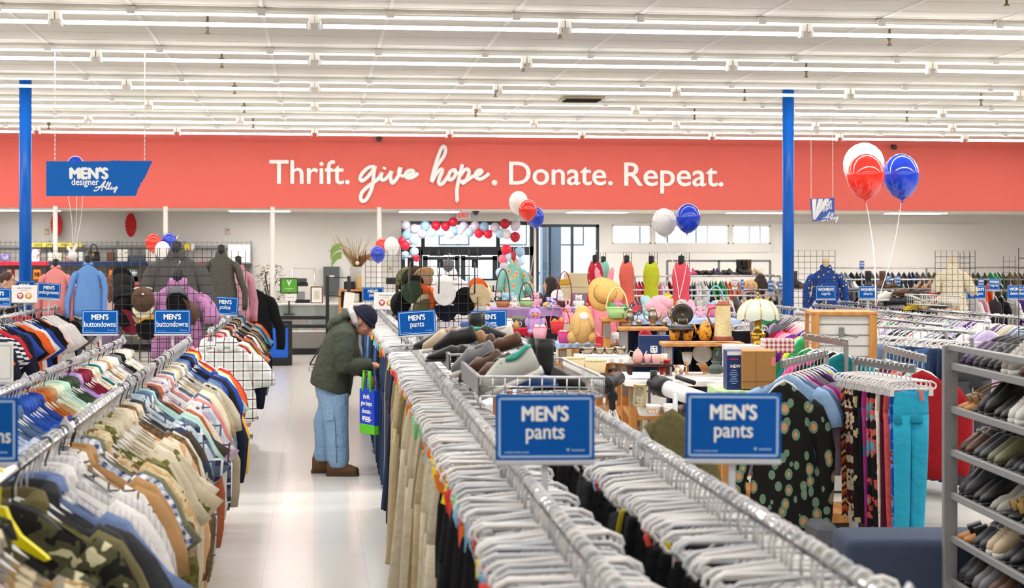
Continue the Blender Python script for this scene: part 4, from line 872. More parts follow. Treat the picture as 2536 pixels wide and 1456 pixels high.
# ------------------------------------------------------------------ tables
def table(label, px0, px1, py, D, depth, z0=0, legs=True, cloth=None, mid=None, th=.045, name='display_table', cat='table', drop=0, low=None, post=None):
    a, b = P(px0, py, D), P(px1, py, D); w = (b-a).length; c = (a+b)/2; zt = c.z
    t = thing(name, label, cat, (c.x+SA*depth/2, c.y+CA*depth/2, z0), (0, 0, -YAW)); H_ = zt-z0
    link('top', MB().box((0, 0, H_-th/2), (w, depth, th), .006), OAK, t)
    for m in (mid or ()): link('shelf', MB().box((0, 0, m-z0), (w-.06, depth-.06, .04), .005), OAK, t)
    if legs:
        for sx in (-1, 1):
            for sy in (-1, 1):
                lg = link('leg', MB().box((sx*(w/2-.05), sy*(depth/2-.05), (H_-th)/2), (.06, .06, H_-th), .004), OAK if not post else GREY, t)
                if not post: link('bracket', MB().box((sx*(w/2-.05), sy*(depth/2-.05)-.032, H_-th-.08), (.05, .006, .12)), STEEL, lg)
    if cloth:
        r = random.Random(int(px0)); n = 40; mb = MB()
        def fn(u, v):
            x = (u-.5)*(w+.03); 
            if v < .5: return (x, (v-.25)*-2*(depth+.02)*.5*2*.5+0, H_+.003)
            f = (v-.5)*2; return (x, -(depth/2+.012)-.012*sin(u*38+px0)*f, H_+.003-f*(drop or .04)*(1+.1*sin(u*17)))
        g = lambda u, v: fn(u, v)
        mb.sheet(lambda u, v: ((u-.5)*(w+.03), depth/2-v*2*(depth+.012) if v < .5 else -(depth/2+.012)-.014*sin(u*38+px0)*(v-.5)*2, H_+.003 if v <= .5 else H_+.003-(v-.5)*2*(drop or .04)*(1+.12*sin(u*17))), n, 8)
        for sx in (-1, 1): mb.sheet(lambda u, v: (sx*(w/2+.015)+.01*sin(u*20)*v, (u-.5)*depth, H_+.003-v*(drop or .04)), 10, 2)
        o = link('table_cover', mb, cloth, loc=t.location, rot=t.rotation_euler); o.location.z = z0; tag(o, label.replace(' table', ' table')+' - its cover', 'tablecloth')
        o['label'] = cloth.name.replace('_', ' ')+' cover on the '+' '.join(label.split()[:9])
    return t
pw, pp, pbl, pr_, pg = mat('white_paper_cloth', '#efece8', .7), mat('lilac_cloth', '#b79ad0', .8), mat('pale_blue_cloth', '#a9c0e4', .8), mat('red_cloth', '#d8203a', .8), mat('pale_green_cloth', '#c4dca8', .8)
T1 = table('oak goods table with pink tea set standing behind the trousers', 1552, 1980, 943, 12.4, .95, cloth=pw, mid=(.67, .25))
table('oak table of silver bowls left of the pink tea set', 1432, 1562, 888, 14.0, .7, cloth=pw, mid=(.55,))
table('oak riser shelf carrying amber pottery and black plates', 1640, 1845, 849, 12.8, .3, z0=.945, post=True, cloth=None, name='riser_shelf', cat='shelf', th=.03)
table('oak riser shelf carrying the silver tea pots', 1532, 1656, 811, 14.4, .28, z0=1.035, post=True, name='riser_shelf', cat='shelf', th=.03)
table('oak table where the tan plush rabbit sits with its back turned', 1382, 1500, 852, 15.2, .6, cloth=pbl, mid=(.5,))
table('long table of Easter baskets beside the floral shirt', 1216, 1440, 764, 17.2, .6, cloth=pp, drop=.09, mid=(.75,))
table('low red-covered shelf of odds and ends under the Easter baskets', 1250, 1318, 815, 16.6, .35, cloth=pr_, drop=.07)
table('oak table of pink plush toys behind the tea pots', 1530, 1830, 792, 16.2, 1.7, cloth=pbl, drop=.05)
table('small oak shelf holding the green and white Easter basket', 1490, 1562, 789, 14.7, .4, name='riser_shelf', cat='shelf', th=.03)
table('oak table under the cardboard carton beside the spotted dress', 1782, 1950, 968, 11.3, .6, cloth=pg, drop=.06, mid=(.24,))
# ------------------------------------------------------------------ things on the tables
silver = mat('old_silver', '#b4aa98', .25, 1, pat='tweed', sc=30, cols=('#8a7e6a',)); pinkc = mat('pink_glaze', '#eeb0a8', .25, coat=.5); greenc = mat('pale_green_glaze', '#d4dc9a', .3)
amber = mat('amber_glaze', '#dd9a22', .3, pat='print', sc=30, cols=('#dd9a22', '#c8801c', '#2c1c10'), coat=.2); blackg = mat('black_glaze', '#1a1110', .3); cream = mat('cream_relief', '#e2cf9c', .6, bump=.9)
clear = glass('clear_glass', (.93, .95, .95), .03, .12); greeng = glass('green_glass', (.45, .9, .3), .03, .12); milk = mat('milk_glass', '#f0eeea', .2); stone = mat('grey_green_stone', '#5f6a64', .6, pat='tweed', sc=25, cols=('#3c443f',))
def stand(w, h, m):
    o = [('top', MB().box((0, 0, h*.88), (w, .2, h*.24), .004), m)]
    for sx in (-1, 1):
        for sy in (-1, 1): o.append(('leg', MB().box((sx*w*.4, sy*.07, h*.38), (.03, .03, h*.76), .003), m))
    return o
item(stand, 1548, 900, 1663, 927, 12.55, 'wooden_stand', 'stand', 'small dark wooden stand holding the pink tea set', DKWOOD)
item(teapot, 1557, 860, 1602, 900, 12.5, 'teapot', 'teapot', 'pink ribbed teapot with pale green handle on the dark stand', pinkc, greenc, rz=pi); item(cup, 1592, 877, 1616, 900, 12.48, 'cup', 'cup', 'pink cup right beside the pink teapot', pinkc, group='pink cups'); item(cup, 1610, 877, 1642, 900, 12.42, 'cup', 'cup', 'pink cup with pale green handle at the stand front', pinkc, greenc, group='pink cups'); item(cup, 1634, 876, 1656, 899, 12.62, 'cup', 'cup', 'cream cup with green handle at the stand end', mat('cream_glaze', '#efe2c6', .3), greenc)
item(bowl, 1640, 890, 1663, 900, 12.5, 'dish', 'dish', 'small red dish at the end of the dark stand', mat('red_glaze', '#c22c38', .25)); item(cup, 1628, 906, 1655, 928, 12.6, 'mug', 'mug', 'red and white mug standing under the dark stand', mat('mug_red', '#d23a34', .3, pat='print', sc=20, cols=('#f0e4e0',)))
item(cup, 1664, 904, 1698, 928, 12.5, 'mug', 'mug', 'white mug with small coloured pictures on the paper cover', mat('mug_print', '#f1efe9', .3, pat='print', sc=28, cols=('#f1efe9', '#e0a030', '#487ac0', '#c84040')))
def wire_rack(w, h, m):
    mb = MB(); mb.tube([(-w/2, 0, 0), (w/2, 0, 0)], .004, 5)
    for i in range(3): x = -.48*w+i*.05*w; mb.tube([(x, -.04, 0), (x, -.04, h), (x, .04, h), (x, .04, 0)], .003, 5)
    for i in range(5): x = .12*w+i*.09*w; mb.tube([(x+.05, -.04, 0), (x, -.04, h*.9), (x, .04, h*.9), (x+.05, .04, 0)], .003, 5)
    return [('wires', mb, m)]
item(wire_rack, 1697, 897, 1747, 926, 12.55, 'letter_rack', 'rack', 'copper wire letter rack right of the printed mug', mat('copper_wire', '#c88a54', .3, 1))
item(vase, 1752, 896, 1793, 926, 12.5, 'stone_pot', 'pot', 'grey green stone pot on the paper cover', stone); item(vase, 1768, 862, 1792, 897, 12.8, 'dark_vase', 'vase', 'dark smoky vase behind the stone pot', mat('smoky', '#39423f', .2)); item(bottle, 1762, 850, 1786, 899, 13.0, 'decanter', 'bottle', 'green glass decanter behind the stone pot', greeng)
def platev(w, h, m): return [('plate', MB().lathe([(.001, 0), (.3*w, .0), (.34*w, .01), (.5*w, .03), (.5*w, .035), (.3*w, .012)], (0, 0, h*.5), 28, Matrix.Rotation(pi/2-.2, 3, 'X')), m), ('rest', MB().tube([(-.2*w, -.03, 0), (-.2*w, .09, 0), (.2*w, .09, 0), (.2*w, -.03, 0)], .005, 5), CHROME)]
item(platev, 1714, 850, 1762, 903, 13.05, 'glass_plate', 'plate', 'clear glass plate standing upright beside the green decanter', mat('pressed_glass', '#d9dcd9', .15)); item(bowl, 1688, 872, 1716, 902, 13.0, 'glass_bowl', 'bowl', 'clear glass bowl left of the standing glass plate', mat('pressed_glass'))
def dgbox(w, h, m):
    o = [('body', MB().box((0, .05, h/2), (w, .1, h), .003), m)]; s = h*.2; mb = MB()
    for sx in (-1, 1): mb.box((sx*s*.5-.02, -.002, h*.55), (.006, .003, s))
    for sz in (-1, 1): mb.box((-.02, -.002, h*.55+sz*s*.5), (s, .003, .006))
    o.append(('logo', mb, WHITEINK)); return o
t = item(dgbox, 1583, 831, 1668, 906, 13.3, 'gift_box', 'box', 'flat navy blue box with a small white square mark', mat('navy_board', '#15305e', .5)); put('lettering', text('dp', .06, .002), WHITEINK, t, -.02, .13, -.003)
item(platev, 1580, 816, 1614, 851, 13.8, 'red_plate', 'plate', 'red plate standing behind the navy box', mat('red_glaze'))
item(plate_stand, 1663, 757, 1716, 803, 12.98, 'plate_on_stand', 'plate', 'black plate with gold ring upright on a gold stand', blackg)
t = item(plates, 1655, 802, 1719, 818, 12.95, 'plate_stack_base', 'plate', 'x x x tmp', blackg, n=1); bpy.data.objects.remove(t.children[0]); bpy.data.objects.remove(t)
for i in range(4): item(plates, 1655, 812-i*3.4, 1719, 817-i*3.4, 12.95, 'dinner_plate', 'plate', 'black dinner plate, %s from the bottom under the upright one' % ORD[i], blackg, n=1, group='stacked black plates')
item(cup, 1653, 816, 1688, 842, 12.95, 'mug', 'mug', 'amber and black mug under the plates, left of its twin', amber, blackg, group='amber mugs'); item(cup, 1686, 816, 1721, 842, 12.95, 'mug', 'mug', 'amber and black mug between its twin and the amber teapot', amber, blackg, group='amber mugs')
item(teapot, 1718, 790, 1774, 842, 12.9, 'teapot', 'teapot', 'amber and black marbled teapot with black handle', amber, blackg); item(stein, 1762, 746, 1818, 842, 12.9, 'beer_stein', 'stein', 'tall cream relief stein with terracotta lid and handle', cream)
# the lamp
def lamp(w, h):
    gold = mat('polished_brass', '#c49a3c', .15, 1); sh = mat('shade_glass', '#cdd3c4', .35); o = []
    o.append(('base', L_([(.15, 0), (.16, .04), (.1, .07), (.17, .2), (.18, .26), (.09, .33), (.05, .36), (.1, .46), (.06, .53), (.03, .56)], w, h, 24), gold))
    for k in range(8):
        a0, a1 = 2*pi*k/8+.02, 2*pi*(k+1)/8-.02
        def fn(u, v):
            a = a0+(a1-a0)*u; r = w*(.1+.4*sin(v*pi*.5)**.9); z = h*(.97-.4*v**1.6)-(.035*h*sin(u*pi) if v > .95 else 0); return (r*cos(a), r*sin(a), z)
        p = ('shade_panel', MB().sheet(fn, 6, 8), sh); o.append(p)
        o.append(('rib', MB().tube([(w*(.1+.4*sin(v*pi*.5)**.9)*cos(a0-.02), w*(.1+.4*sin(v*pi*.5)**.9)*sin(a0-.02), h*(.97-.4*v**1.6)) for v in [i/8 for i in range(9)]], .004, 5), gold))
    o.append(('finial', L_([(.1, .96), (.1, .98), (.03, 1.0), (.02, 1.05), (.03, 1.08), (.005, 1.12)], w, h, 12), gold)); o.append(('bulb', MB().ell((0, 0, .7*h), .04), mat('bulb_white', '#f4efe2', .4))); return o
item(lamp, 1824, 737, 1930, 857, 12.7, 'table_lamp', 'lamp', 'brass table lamp with a panelled white glass dome shade')
def carton(w, h, m, d=.3, txt=(), face=None):
    o = [('body', MB().box((0, d/2, h/2), (w, d, h), .004), m)]
    return o
item(carton, 1800, 856, 1898, 942, 12.5, 'appliance_carton', 'box', 'white printed carton the brass lamp stands on', mat('white_card', '#e8e4e0', .6), d=.3)
t = item(carton, 1800, 868, 1842, 966, 11.35, 'appliance_carton', 'box', 'narrow blue appliance carton beside the cardboard box', mat('blue_card', '#16306c', .5), d=.2); w, h = 42*pxm(11.35), 98*pxm(11.35)
link('label', MB().box((0, -.002, h*.93), (w*.96, .003, h*.1)), mat('card_white', '#ece9ea'), t); link('label', MB().box((-.01, -.002, h*.78), (w*.5, .003, h*.03)), mat('card_red', '#c03040'), t); link('lettering', text('NEW', .03, .001), WHITEINK, t, loc=(0, -.004, h*.6))
for k in range(7): link('label', MB().box((-.01, -.002, h*(.5-.055*k)), (w*(.3+.1*(k % 3)), .003, .006)), mat('card_pale', '#8fb0dc'), t)
t = item(carton, 1838, 869, 1921, 964, 11.3, 'cardboard_carton', 'box', 'plain brown cardboard carton with a pink tag', mat('cardboard', '#b5854c', .8, pat='tweed', sc=60, cols=('#a97a44',)), d=.3)
w, h = 83*pxm(11.3), 95*pxm(11.3); link('tape', MB().box((-.02, -.001, h/2), (.001, .002, h)).box((0, -.001, h*.2), (w, .002, .004)), mat('card_seam', '#7a5630', .8), t); link('price_tag', MB().box((w*.43, -.004, h*.72), (.028, .002, .06)), TAGC[2], t)
item(box_, 1888, 838, 1962, 872, 12.3, 'gift_box', 'box', 'red and white harlequin patterned box by the lamp', mat('harlequin', '#e7e0dc', .5, pat='check', sc=30, cols=('#a8323a',)), d=.2)
# telescopes
def telescope(label, a, b, D0, D1, r, m, tip, feet):
    a, b = P(*a, D0), P(*b, D1); c = (a+b)/2; d = (b-a).normalized(); t = thing('telescope', label, 'telescope', (c.x, c.y, 0)); o = lambda p: tuple(Vector(p)-Vector((c.x, c.y, 0)))
    link('tube', MB().tube([o(a), o(b)], r, 18), m, t); link('dew_cap', MB().tube([o(a-d*.06), o(a), o(a+d*.05)], [r*1.25, r*1.25, r*1.15], 18, cap=True), BLACK, t)
    link('focuser', MB().tube([o(a), o(a-d*.08), o(a-d*.14)], [r*.7, r*.5, r*.55], 12).tube([o(a-d*.1), o(a-d*.1+Vector((0, 0, .09)))], [.02, .026], 12).tube([o(a-d*.03+Vector((-.05, 0, -.04))), o(a-d*.03+Vector((.05, 0, -.04)))], .02, 10), BLACK, t)
    hub = c-Vector((0, 0, r+.06)); link('mount', MB().tube([o(hub+Vector((0, 0, .09))), o(hub-Vector((0, 0, .1)))], .025, 10).box(o(hub), (.07, .06, .06), .01), BLACK, t)
    link('finder', MB().tube([o(c+Vector((0, 0, r+.04))-d*.1), o(c+Vector((0, 0, r+.04))+d*.08)], .016, 10), BLACK, t)
    for k, (fx, fy) in enumerate(feet): link('leg', MB().tube([o(hub-Vector((0, 0, .08))), (fx*.5, fy*.5, hub.z*.5), (fx, fy, 0)], [.018, .018, .013], 8), tip, t)
telescope('black telescope on silver tripod by the oak table leg', (1500, 952), (1532, 936), 11.7, 12.2, .05, BLACK, mat('silver_leg', '#c9c9c6', .35, .7), ((-.28, -.2), (.25, -.2), (0, .3)))
t = telescope('white telescope with black eyepiece behind the large sign', (1642, 958), (1760, 998), 11.0, 10.6, .055, mat('white_enamel', '#eceae8', .3), mat('white_leg', '#d6d8dc', .35, .4), ((-.35, -.1), (.33, -.22), (.1, .35)))
def frame(w, h): return [('frame', MB().box((-w*.42, 0, h/2), (w*.16, .03, h), .004).box((w*.42, 0, h/2), (w*.16, .03, h), .004).box((0, 0, h*.06), (w, .03, h*.12), .004).box((0, 0, h*.94), (w, .03, h*.12), .004), mat('pale_gilt', '#c9b88a', .4, .3)), ('picture', MB().box((0, .005, h/2), (w*.8, .01, h*.85)), mat('dim_print', '#a49a80', .5, pat='print', sc=14, cols=('#cfc6ae', '#76705c')))]
t = item(frame, 1566, 952, 1600, 1008, 12.2, 'picture_frame', 'frame', 'pale gilt picture frame leaning by the oak leg', rz=-.6); t.rotation_euler.x = -.12
t = item(frame, 1572, 1036, 1590, 1082, 12.5, 'picture_frame', 'frame', 'second pale frame standing under the lower oak shelf', rz=-.6)
def casserole(w, h): return [('body', L_([(.34, 0), (.4, .08), (.48, .8), (.5, 1), (.46, 1), (.4, .3)], w, h, 28), milk), ('handle', MB().box((-w*.5, 0, h*.88), (w*.12, .06, h*.12), .003), milk), ('handle', MB().box((w*.5, 0, h*.88), (w*.12, .06, h*.12), .003), milk), ('flowers', MB().box((w*.12, -w*.475, h*.5), (w*.4, .006, h*.24), R=Matrix.Rotation(.1, 3, 'Z')), mat('orange_flowers', '#e5b04a', .4, pat='print', sc=50, cols=('#f0eeea', '#d88a20')))]
item(casserole, 1575, 1002, 1637, 1029, 12.3, 'casserole_dish', 'dish', 'white casserole dish with orange flowers on the lower shelf')
for i in range(3): item(bowl, 1640+i, 1000+i*6, 1675-i, 1018+i*5.5, 12.35, 'mixing_bowl', 'bowl', 'white nested bowl, %s from the top, beside the casserole' % ORD[i], milk, group='nested white bowls')
for i in range(5): item(plates, 1606, 1066-i*7, 1632, 1074-i*7, 12.6, 'dark_plate', 'plate', 'dark plate under the lower oak shelf, %s from the bottom' % ORD[i], blackg, n=1, group='dark plates under the shelf')
wick = mat('pale_wicker', '#dcc79a', .8, bump=.6)
item(basket, 1448, 892, 1502, 948, 12.6, 'laundry_basket', 'basket', 'tall pale wicker bin under the silver bowl table', wick, hh=0); item(basket, 1395, 886, 1450, 936, 12.9, 'laundry_basket', 'basket', 'wide pale wicker bin behind the wire shoe basket', wick, hh=0)
for i, (a, b, y0, lb) in enumerate(((1434, 1476, 858, 'wide silver bowl at the outer end of the table'), (1470, 1500, 860, 'silver bowl second along the oak table'), (1494, 1524, 860, 'silver bowl beside the red boot mug'), (1520, 1552, 857, 'deep silver bowl nearest the tea pots'))): item(bowl, a, y0, b, 877, 14.2, 'silver_bowl', 'bowl', lb, silver, group='silver bowls')
item(lambda w, h: [('boot', MB().box((0, 0, h*.5), (w*.75, w*.5, h), .01).box((-.1*w, -.2*w, h*.15), (w*.7, w*.6, h*.3), .01), mat('red_glaze')), ('cuff', MB().box((0, 0, h*.93), (w*.9, w*.6, h*.14), .01), mat('mug_red'))], 1473, 832, 1495, 858, 14.4, 'red_boot', 'ornament', 'small red boot ornament above the silver bowls')
item(teapot, 1541, 760, 1580, 806, 14.5, 'coffee_pot', 'teapot', 'silver coffee pot at the outer end of the riser', silver, tall=True); item(teapot, 1572, 786, 1594, 806, 14.45, 'sugar_bowl', 'teapot', 'small silver sugar pot beside the coffee pot', silver)
item(teapot, 1594, 756, 1640, 806, 14.5, 'coffee_pot', 'teapot', 'tall open silver pot in the middle of the riser', silver, tall=True, rz=pi); item(teapot, 1634, 786, 1657, 806, 14.45, 'creamer', 'teapot', 'small silver creamer beside the tall silver pot', silver); item(teapot, 1652, 752, 1682, 806, 14.6, 'coffee_pot', 'teapot', 'dark silver jug partly behind the upright black plate', silver, tall=True)
# plush toys and Easter baskets
fpink, fpink2, ftan, flil, fwh, fbl, fteal = (mat('plush_'+n, c, .95, bump=.8) for n, c in (('pink', '#f3b4c4'), ('rose', '#ee8fa0'), ('tan', '#dcb271'), ('lilac', '#c4a2dc'), ('white', '#ece6e2'), ('sky', '#a8d0ea'), ('teal', '#b4dcd4')))
org = mat('beak_orange', '#f08c2c', .6); tins = mat('gold_tinsel', '#d8b04c', .3, .8); eggs = mat('egg_mix', '#f0d45c', .5, pat='print', sc=22, cols=('#e86a8a', '#7ac0e0', '#f5ead8', '#92d070'))
def rabbit_back(w, h, m, m2):
    b = MB(); b.ell((0, 0, .45*h), (.46*w, .4*w, .46*h), 18, 12); b.ell((.02*w, .1*w, .82*h), (.3*w, .28*w, .2*h), 14, 10)
    for s in (-1, 1): b.ell((s*.36*w, -.1*w, .16*h), (.2*w, .22*w, .17*h), 12, 8)
    return [('body', b, m), ('ear', MB().ell((-.2*w, -.36*w, .48*h), (.12*w, .06*w, .26*h), 12, 8, Matrix.Rotation(.15, 3, 'Y')), m), ('ear', MB().ell((.3*w, -.28*w, .6*h), (.1*w, .06*w, .24*h), 12, 8, Matrix.Rotation(-.5, 3, 'Y')), m), ('patch', MB().ell((.04*w, -.33*w, .72*h), (.17*w, .07*w, .12*h), 10, 8, Matrix.Rotation(.5, 3, 'Y')), m2)]
t = item(rabbit_back, 1408, 758, 1476, 850, 15.0, 'plush_rabbit', 'plush toy', 'big tan plush rabbit seen from behind', ftan, fwh)
t = item(plush, 1448, 668, 1545, 848, 15.6, 'plush_rabbit', 'plush toy', 'giant pink plush rabbit wearing the straw hat', fpink2, fpink)
c = P(1498, 728, 15.1); mb = MB(); mb.lathe([(.14, .02), (.138, .0), (.1, .01), (.085, .07), (.07, .095), (.02, .105)][::-1], n=26, wob=lambda a, z: 1+.03*sin(5*a)*(z < .03))
t = thing('straw_hat', 'wide straw hat with teal band on the giant pink rabbit', 'hat', c, (1.2, .15, -.1), sc=1.12); link('brim', MB().lathe([(.09, .012), (.145, -.006), (.146, -.003), (.09, .018)], n=30, wob=lambda a, z: 1+.06*sin(3*a+1)), mat('straw', '#d8ab62', .8, bump=.5), t); link('crown', MB().lathe([(.095, .0), (.088, .05), (.07, .08), (.01, .09)], n=26), mat('straw'), t); link('band', MB().lathe([(.096, .006), (.095, .022)], n=26, cap=False), mat('teal_band', '#4aa8a0', .6), t)
EI = [(basket, 1500, 712, 1556, 786, 15.0, 'easter_basket', 'basket', 'green and white Easter basket with tall pale handle', (mat('mint_wicker', '#a9d58c', .7, bump=.6), mat('cream_wicker', '#ece0a8', .7), 48*pxm(15), mat('basket_fill_green', '#4a8c54', .8))),
 (plush, 1511, 740, 1547, 792, 14.8, 'plush_chick', 'plush toy', 'bright pink plush chick in a checked skirt', (mat('plush_hotpink', '#f06aa0', .9), mat('beak_yellow', '#f2d040', .6), 'rabbit')),
 (lump, 1600, 724, 1664, 792, 15.6, 'plush_elephant', 'plush toy', 'large pale pink plush animal behind the silver pots', (fpink,)), (lump, 1586, 726, 1616, 764, 15.8, 'plush_lamb', 'plush toy', 'pale teal plush toy behind the tall silver pot', (fteal,)),
 (lump, 1636, 718, 1668, 752, 16.4, 'tinsel_wreath', 'decoration', 'gold tinsel wreath above the pale pink plush', (tins,)), (lump, 1671, 736, 1702, 766, 16.0, 'plush_egg', 'plush toy', 'patchwork egg cushion under the balloon strings', (eggs,)),
 (lump, 1698, 736, 1723, 786, 15.8, 'plush_chick', 'plush toy', 'pink striped plush chick behind the amber teapot', (fpink,)), (plush, 1720, 752, 1748, 786, 15.6, 'plush_lamb', 'plush toy', 'small pink and white plush lying left of the stein', (fpink, fwh, 'bear')), (lump, 1744, 762, 1772, 786, 15.6, 'plush_lamb', 'plush toy', 'pale pink plush lump beside the stein handle', (fpink,)),
 (basket, 1750, 708, 1795, 786, 16.0, 'easter_basket', 'basket', 'pink Easter basket with thin sky blue handle', (mat('pink_wicker', '#e87a9a', .7, bump=.6), mat('sky_wicker', '#9cc8e8', .6), 46*pxm(16), eggs)),
 (plush, 1298, 748, 1352, 826, 16.5, 'plush_duck', 'plush toy', 'lilac plush duck with an orange beak', (flil, org, 'duck')), (basket, 1318, 776, 1356, 842, 16.0, 'easter_basket', 'basket', 'pale pink Easter basket in front of the lilac duck', (fpink, mat('pink_wicker'), 34*pxm(16), fwh)),
 (basket, 1362, 756, 1398, 826, 16.0, 'easter_basket', 'basket', 'red Easter basket between the duck and the tan rabbit', (mat('red_wicker', '#d8343c', .7, bump=.6), mat('pink_wicker'), 40*pxm(16), org)), (plush, 1392, 744, 1420, 802, 16.2, 'plush_rabbit', 'plush toy', 'pink plush rabbit just left of the tan one', (fpink, org)),
 (basket, 1380, 764, 1414, 850, 15.3, 'easter_basket', 'basket', 'magenta wicker basket at the tan rabbit\'s side', (mat('magenta_wicker', '#d84a8c', .7, bump=.6), mat('red_wicker'), 58*pxm(15.3), fpink)),
 (basket, 1226, 666, 1264, 761, 17.0, 'easter_basket', 'basket', 'purple and gold woven basket with a tall dark handle', (mat('purple_gold_wicker', '#8c3c70', .7, pat='check', sc=60, cols=('#d8a83c',)), mat('brown_wicker', '#4a2c28', .6), 78*pxm(17), None)),
 (lump, 1240, 722, 1277, 746, 17.2, 'cellophane_bag', 'bag', 'pale blue cellophane bag in the purple woven basket', (fbl,)), (plush, 1262, 732, 1286, 762, 16.9, 'plush_rabbit', 'plush toy', 'small white and pink plush rabbit on the lilac cloth', (fwh, fpink)), (basket, 1285, 700, 1322, 760, 17.0, 'easter_basket', 'basket', 'green woven basket beside the small white rabbit', (mat('mint_wicker'), mat('brown_wicker'), 44*pxm(17), fwh)),
 (plush, 1308, 716, 1344, 762, 17.3, 'plush_unicorn', 'plush toy', 'pink and lilac plush unicorn beside the green basket', (fpink, flil, 'bear')), (box_, 1352, 736, 1380, 760, 17.2, 'puzzle_box', 'box', 'purple picture box on the Easter table', (mat('purple_card', '#5a4aa8', .5, pat='print', sc=20, cols=('#e8e0f0', '#8a70c8')),)),
 (basket, 1378, 672, 1418, 761, 17.1, 'easter_basket', 'basket', 'basket of coloured eggs with a tall thin red handle', (mat('brown_wicker'), mat('wine_wicker', '#8c3044', .6), 74*pxm(17.1), eggs)), (lump, 1363, 714, 1396, 746, 17.5, 'paper_bag', 'bag', 'crumpled white bag behind the basket of eggs', (mat('white_bag', '#ece9ea', .6),)),
 (plush, 1418, 724, 1448, 764, 17.0, 'plush_lamb', 'plush toy', 'white and lilac plush lamb at the end of the Easter table', (fwh, flil, 'bear')), (lump, 1342, 746, 1366, 762, 16.9, 'egg_carton', 'box', 'bag of yellow and pink plastic eggs on the lilac cloth', (eggs,)),
 (teapot, 1266, 792, 1292, 814, 16.5, 'sugar_bowl', 'teapot', 'small brown and white pot on the red cloth', (mat('brown_glaze', '#c89a58', .3), milk)), (lump, 1500, 818, 1546, 854, 15.3, 'toy_bag', 'bag', 'clear bag of small toys beside the red boot', (mat('toy_mix', '#dfe4ea', .4, pat='print', sc=16, cols=('#e8e4e4', '#d8604a', '#6ab0d8')),)),
 (lump, 1555, 740, 1590, 766, 15.8, 'doll', 'toy', 'small doll in red and white behind the coffee pot', (mat('toy_red', '#c8404a', .6, pat='print', sc=18, cols=('#2c3a50', '#d8d0c4')),))]
for k, x0, y0, x1, y1, D, nm, cat, lb, a in EI:
    if x0 > 1550 and y1 < 800: y1 = max(y1, 781); D = (H-(H-150/4100*16.2))*4100/(y1-642)
    if x0 in (1500, 1511) and y1 < 800: y1 = 788; D = 14.75
    item(k, x0, y0, x1, y1, D, nm, cat, lb, *a)
t = item(lambda w, h: [('board', MB().box((0, 0, h*.55), (w, .015, h*.9), .003), PAPER), ('frame', MB().box((-w/2, -.004, h*.55), (.02, .03, h*.92)).box((w/2, -.004, h*.55), (.02, .03, h*.92)).box((0, -.004, h), (w, .03, .02)).box((0, -.004, h*.1), (w, .03, .02)), BLACK), ('stand', MB().box((0, .1, .06), (w*.6, .25, .12), .01).box((0, .03, h*.3), (.03, .03, h*.6)), BLACK)], 1185, 692, 1243, 968, 22, 'easel_sign', 'sign', 'white easel sign lettered SALE in a dark frame')
put('lettering', text('SALE', .12, .004), BLACK, t, .02, 1.48-.12, -.012); put('lettering', text('COLOR', .1, .003), BLACK, t, .02, 1.34-.12, -.012)
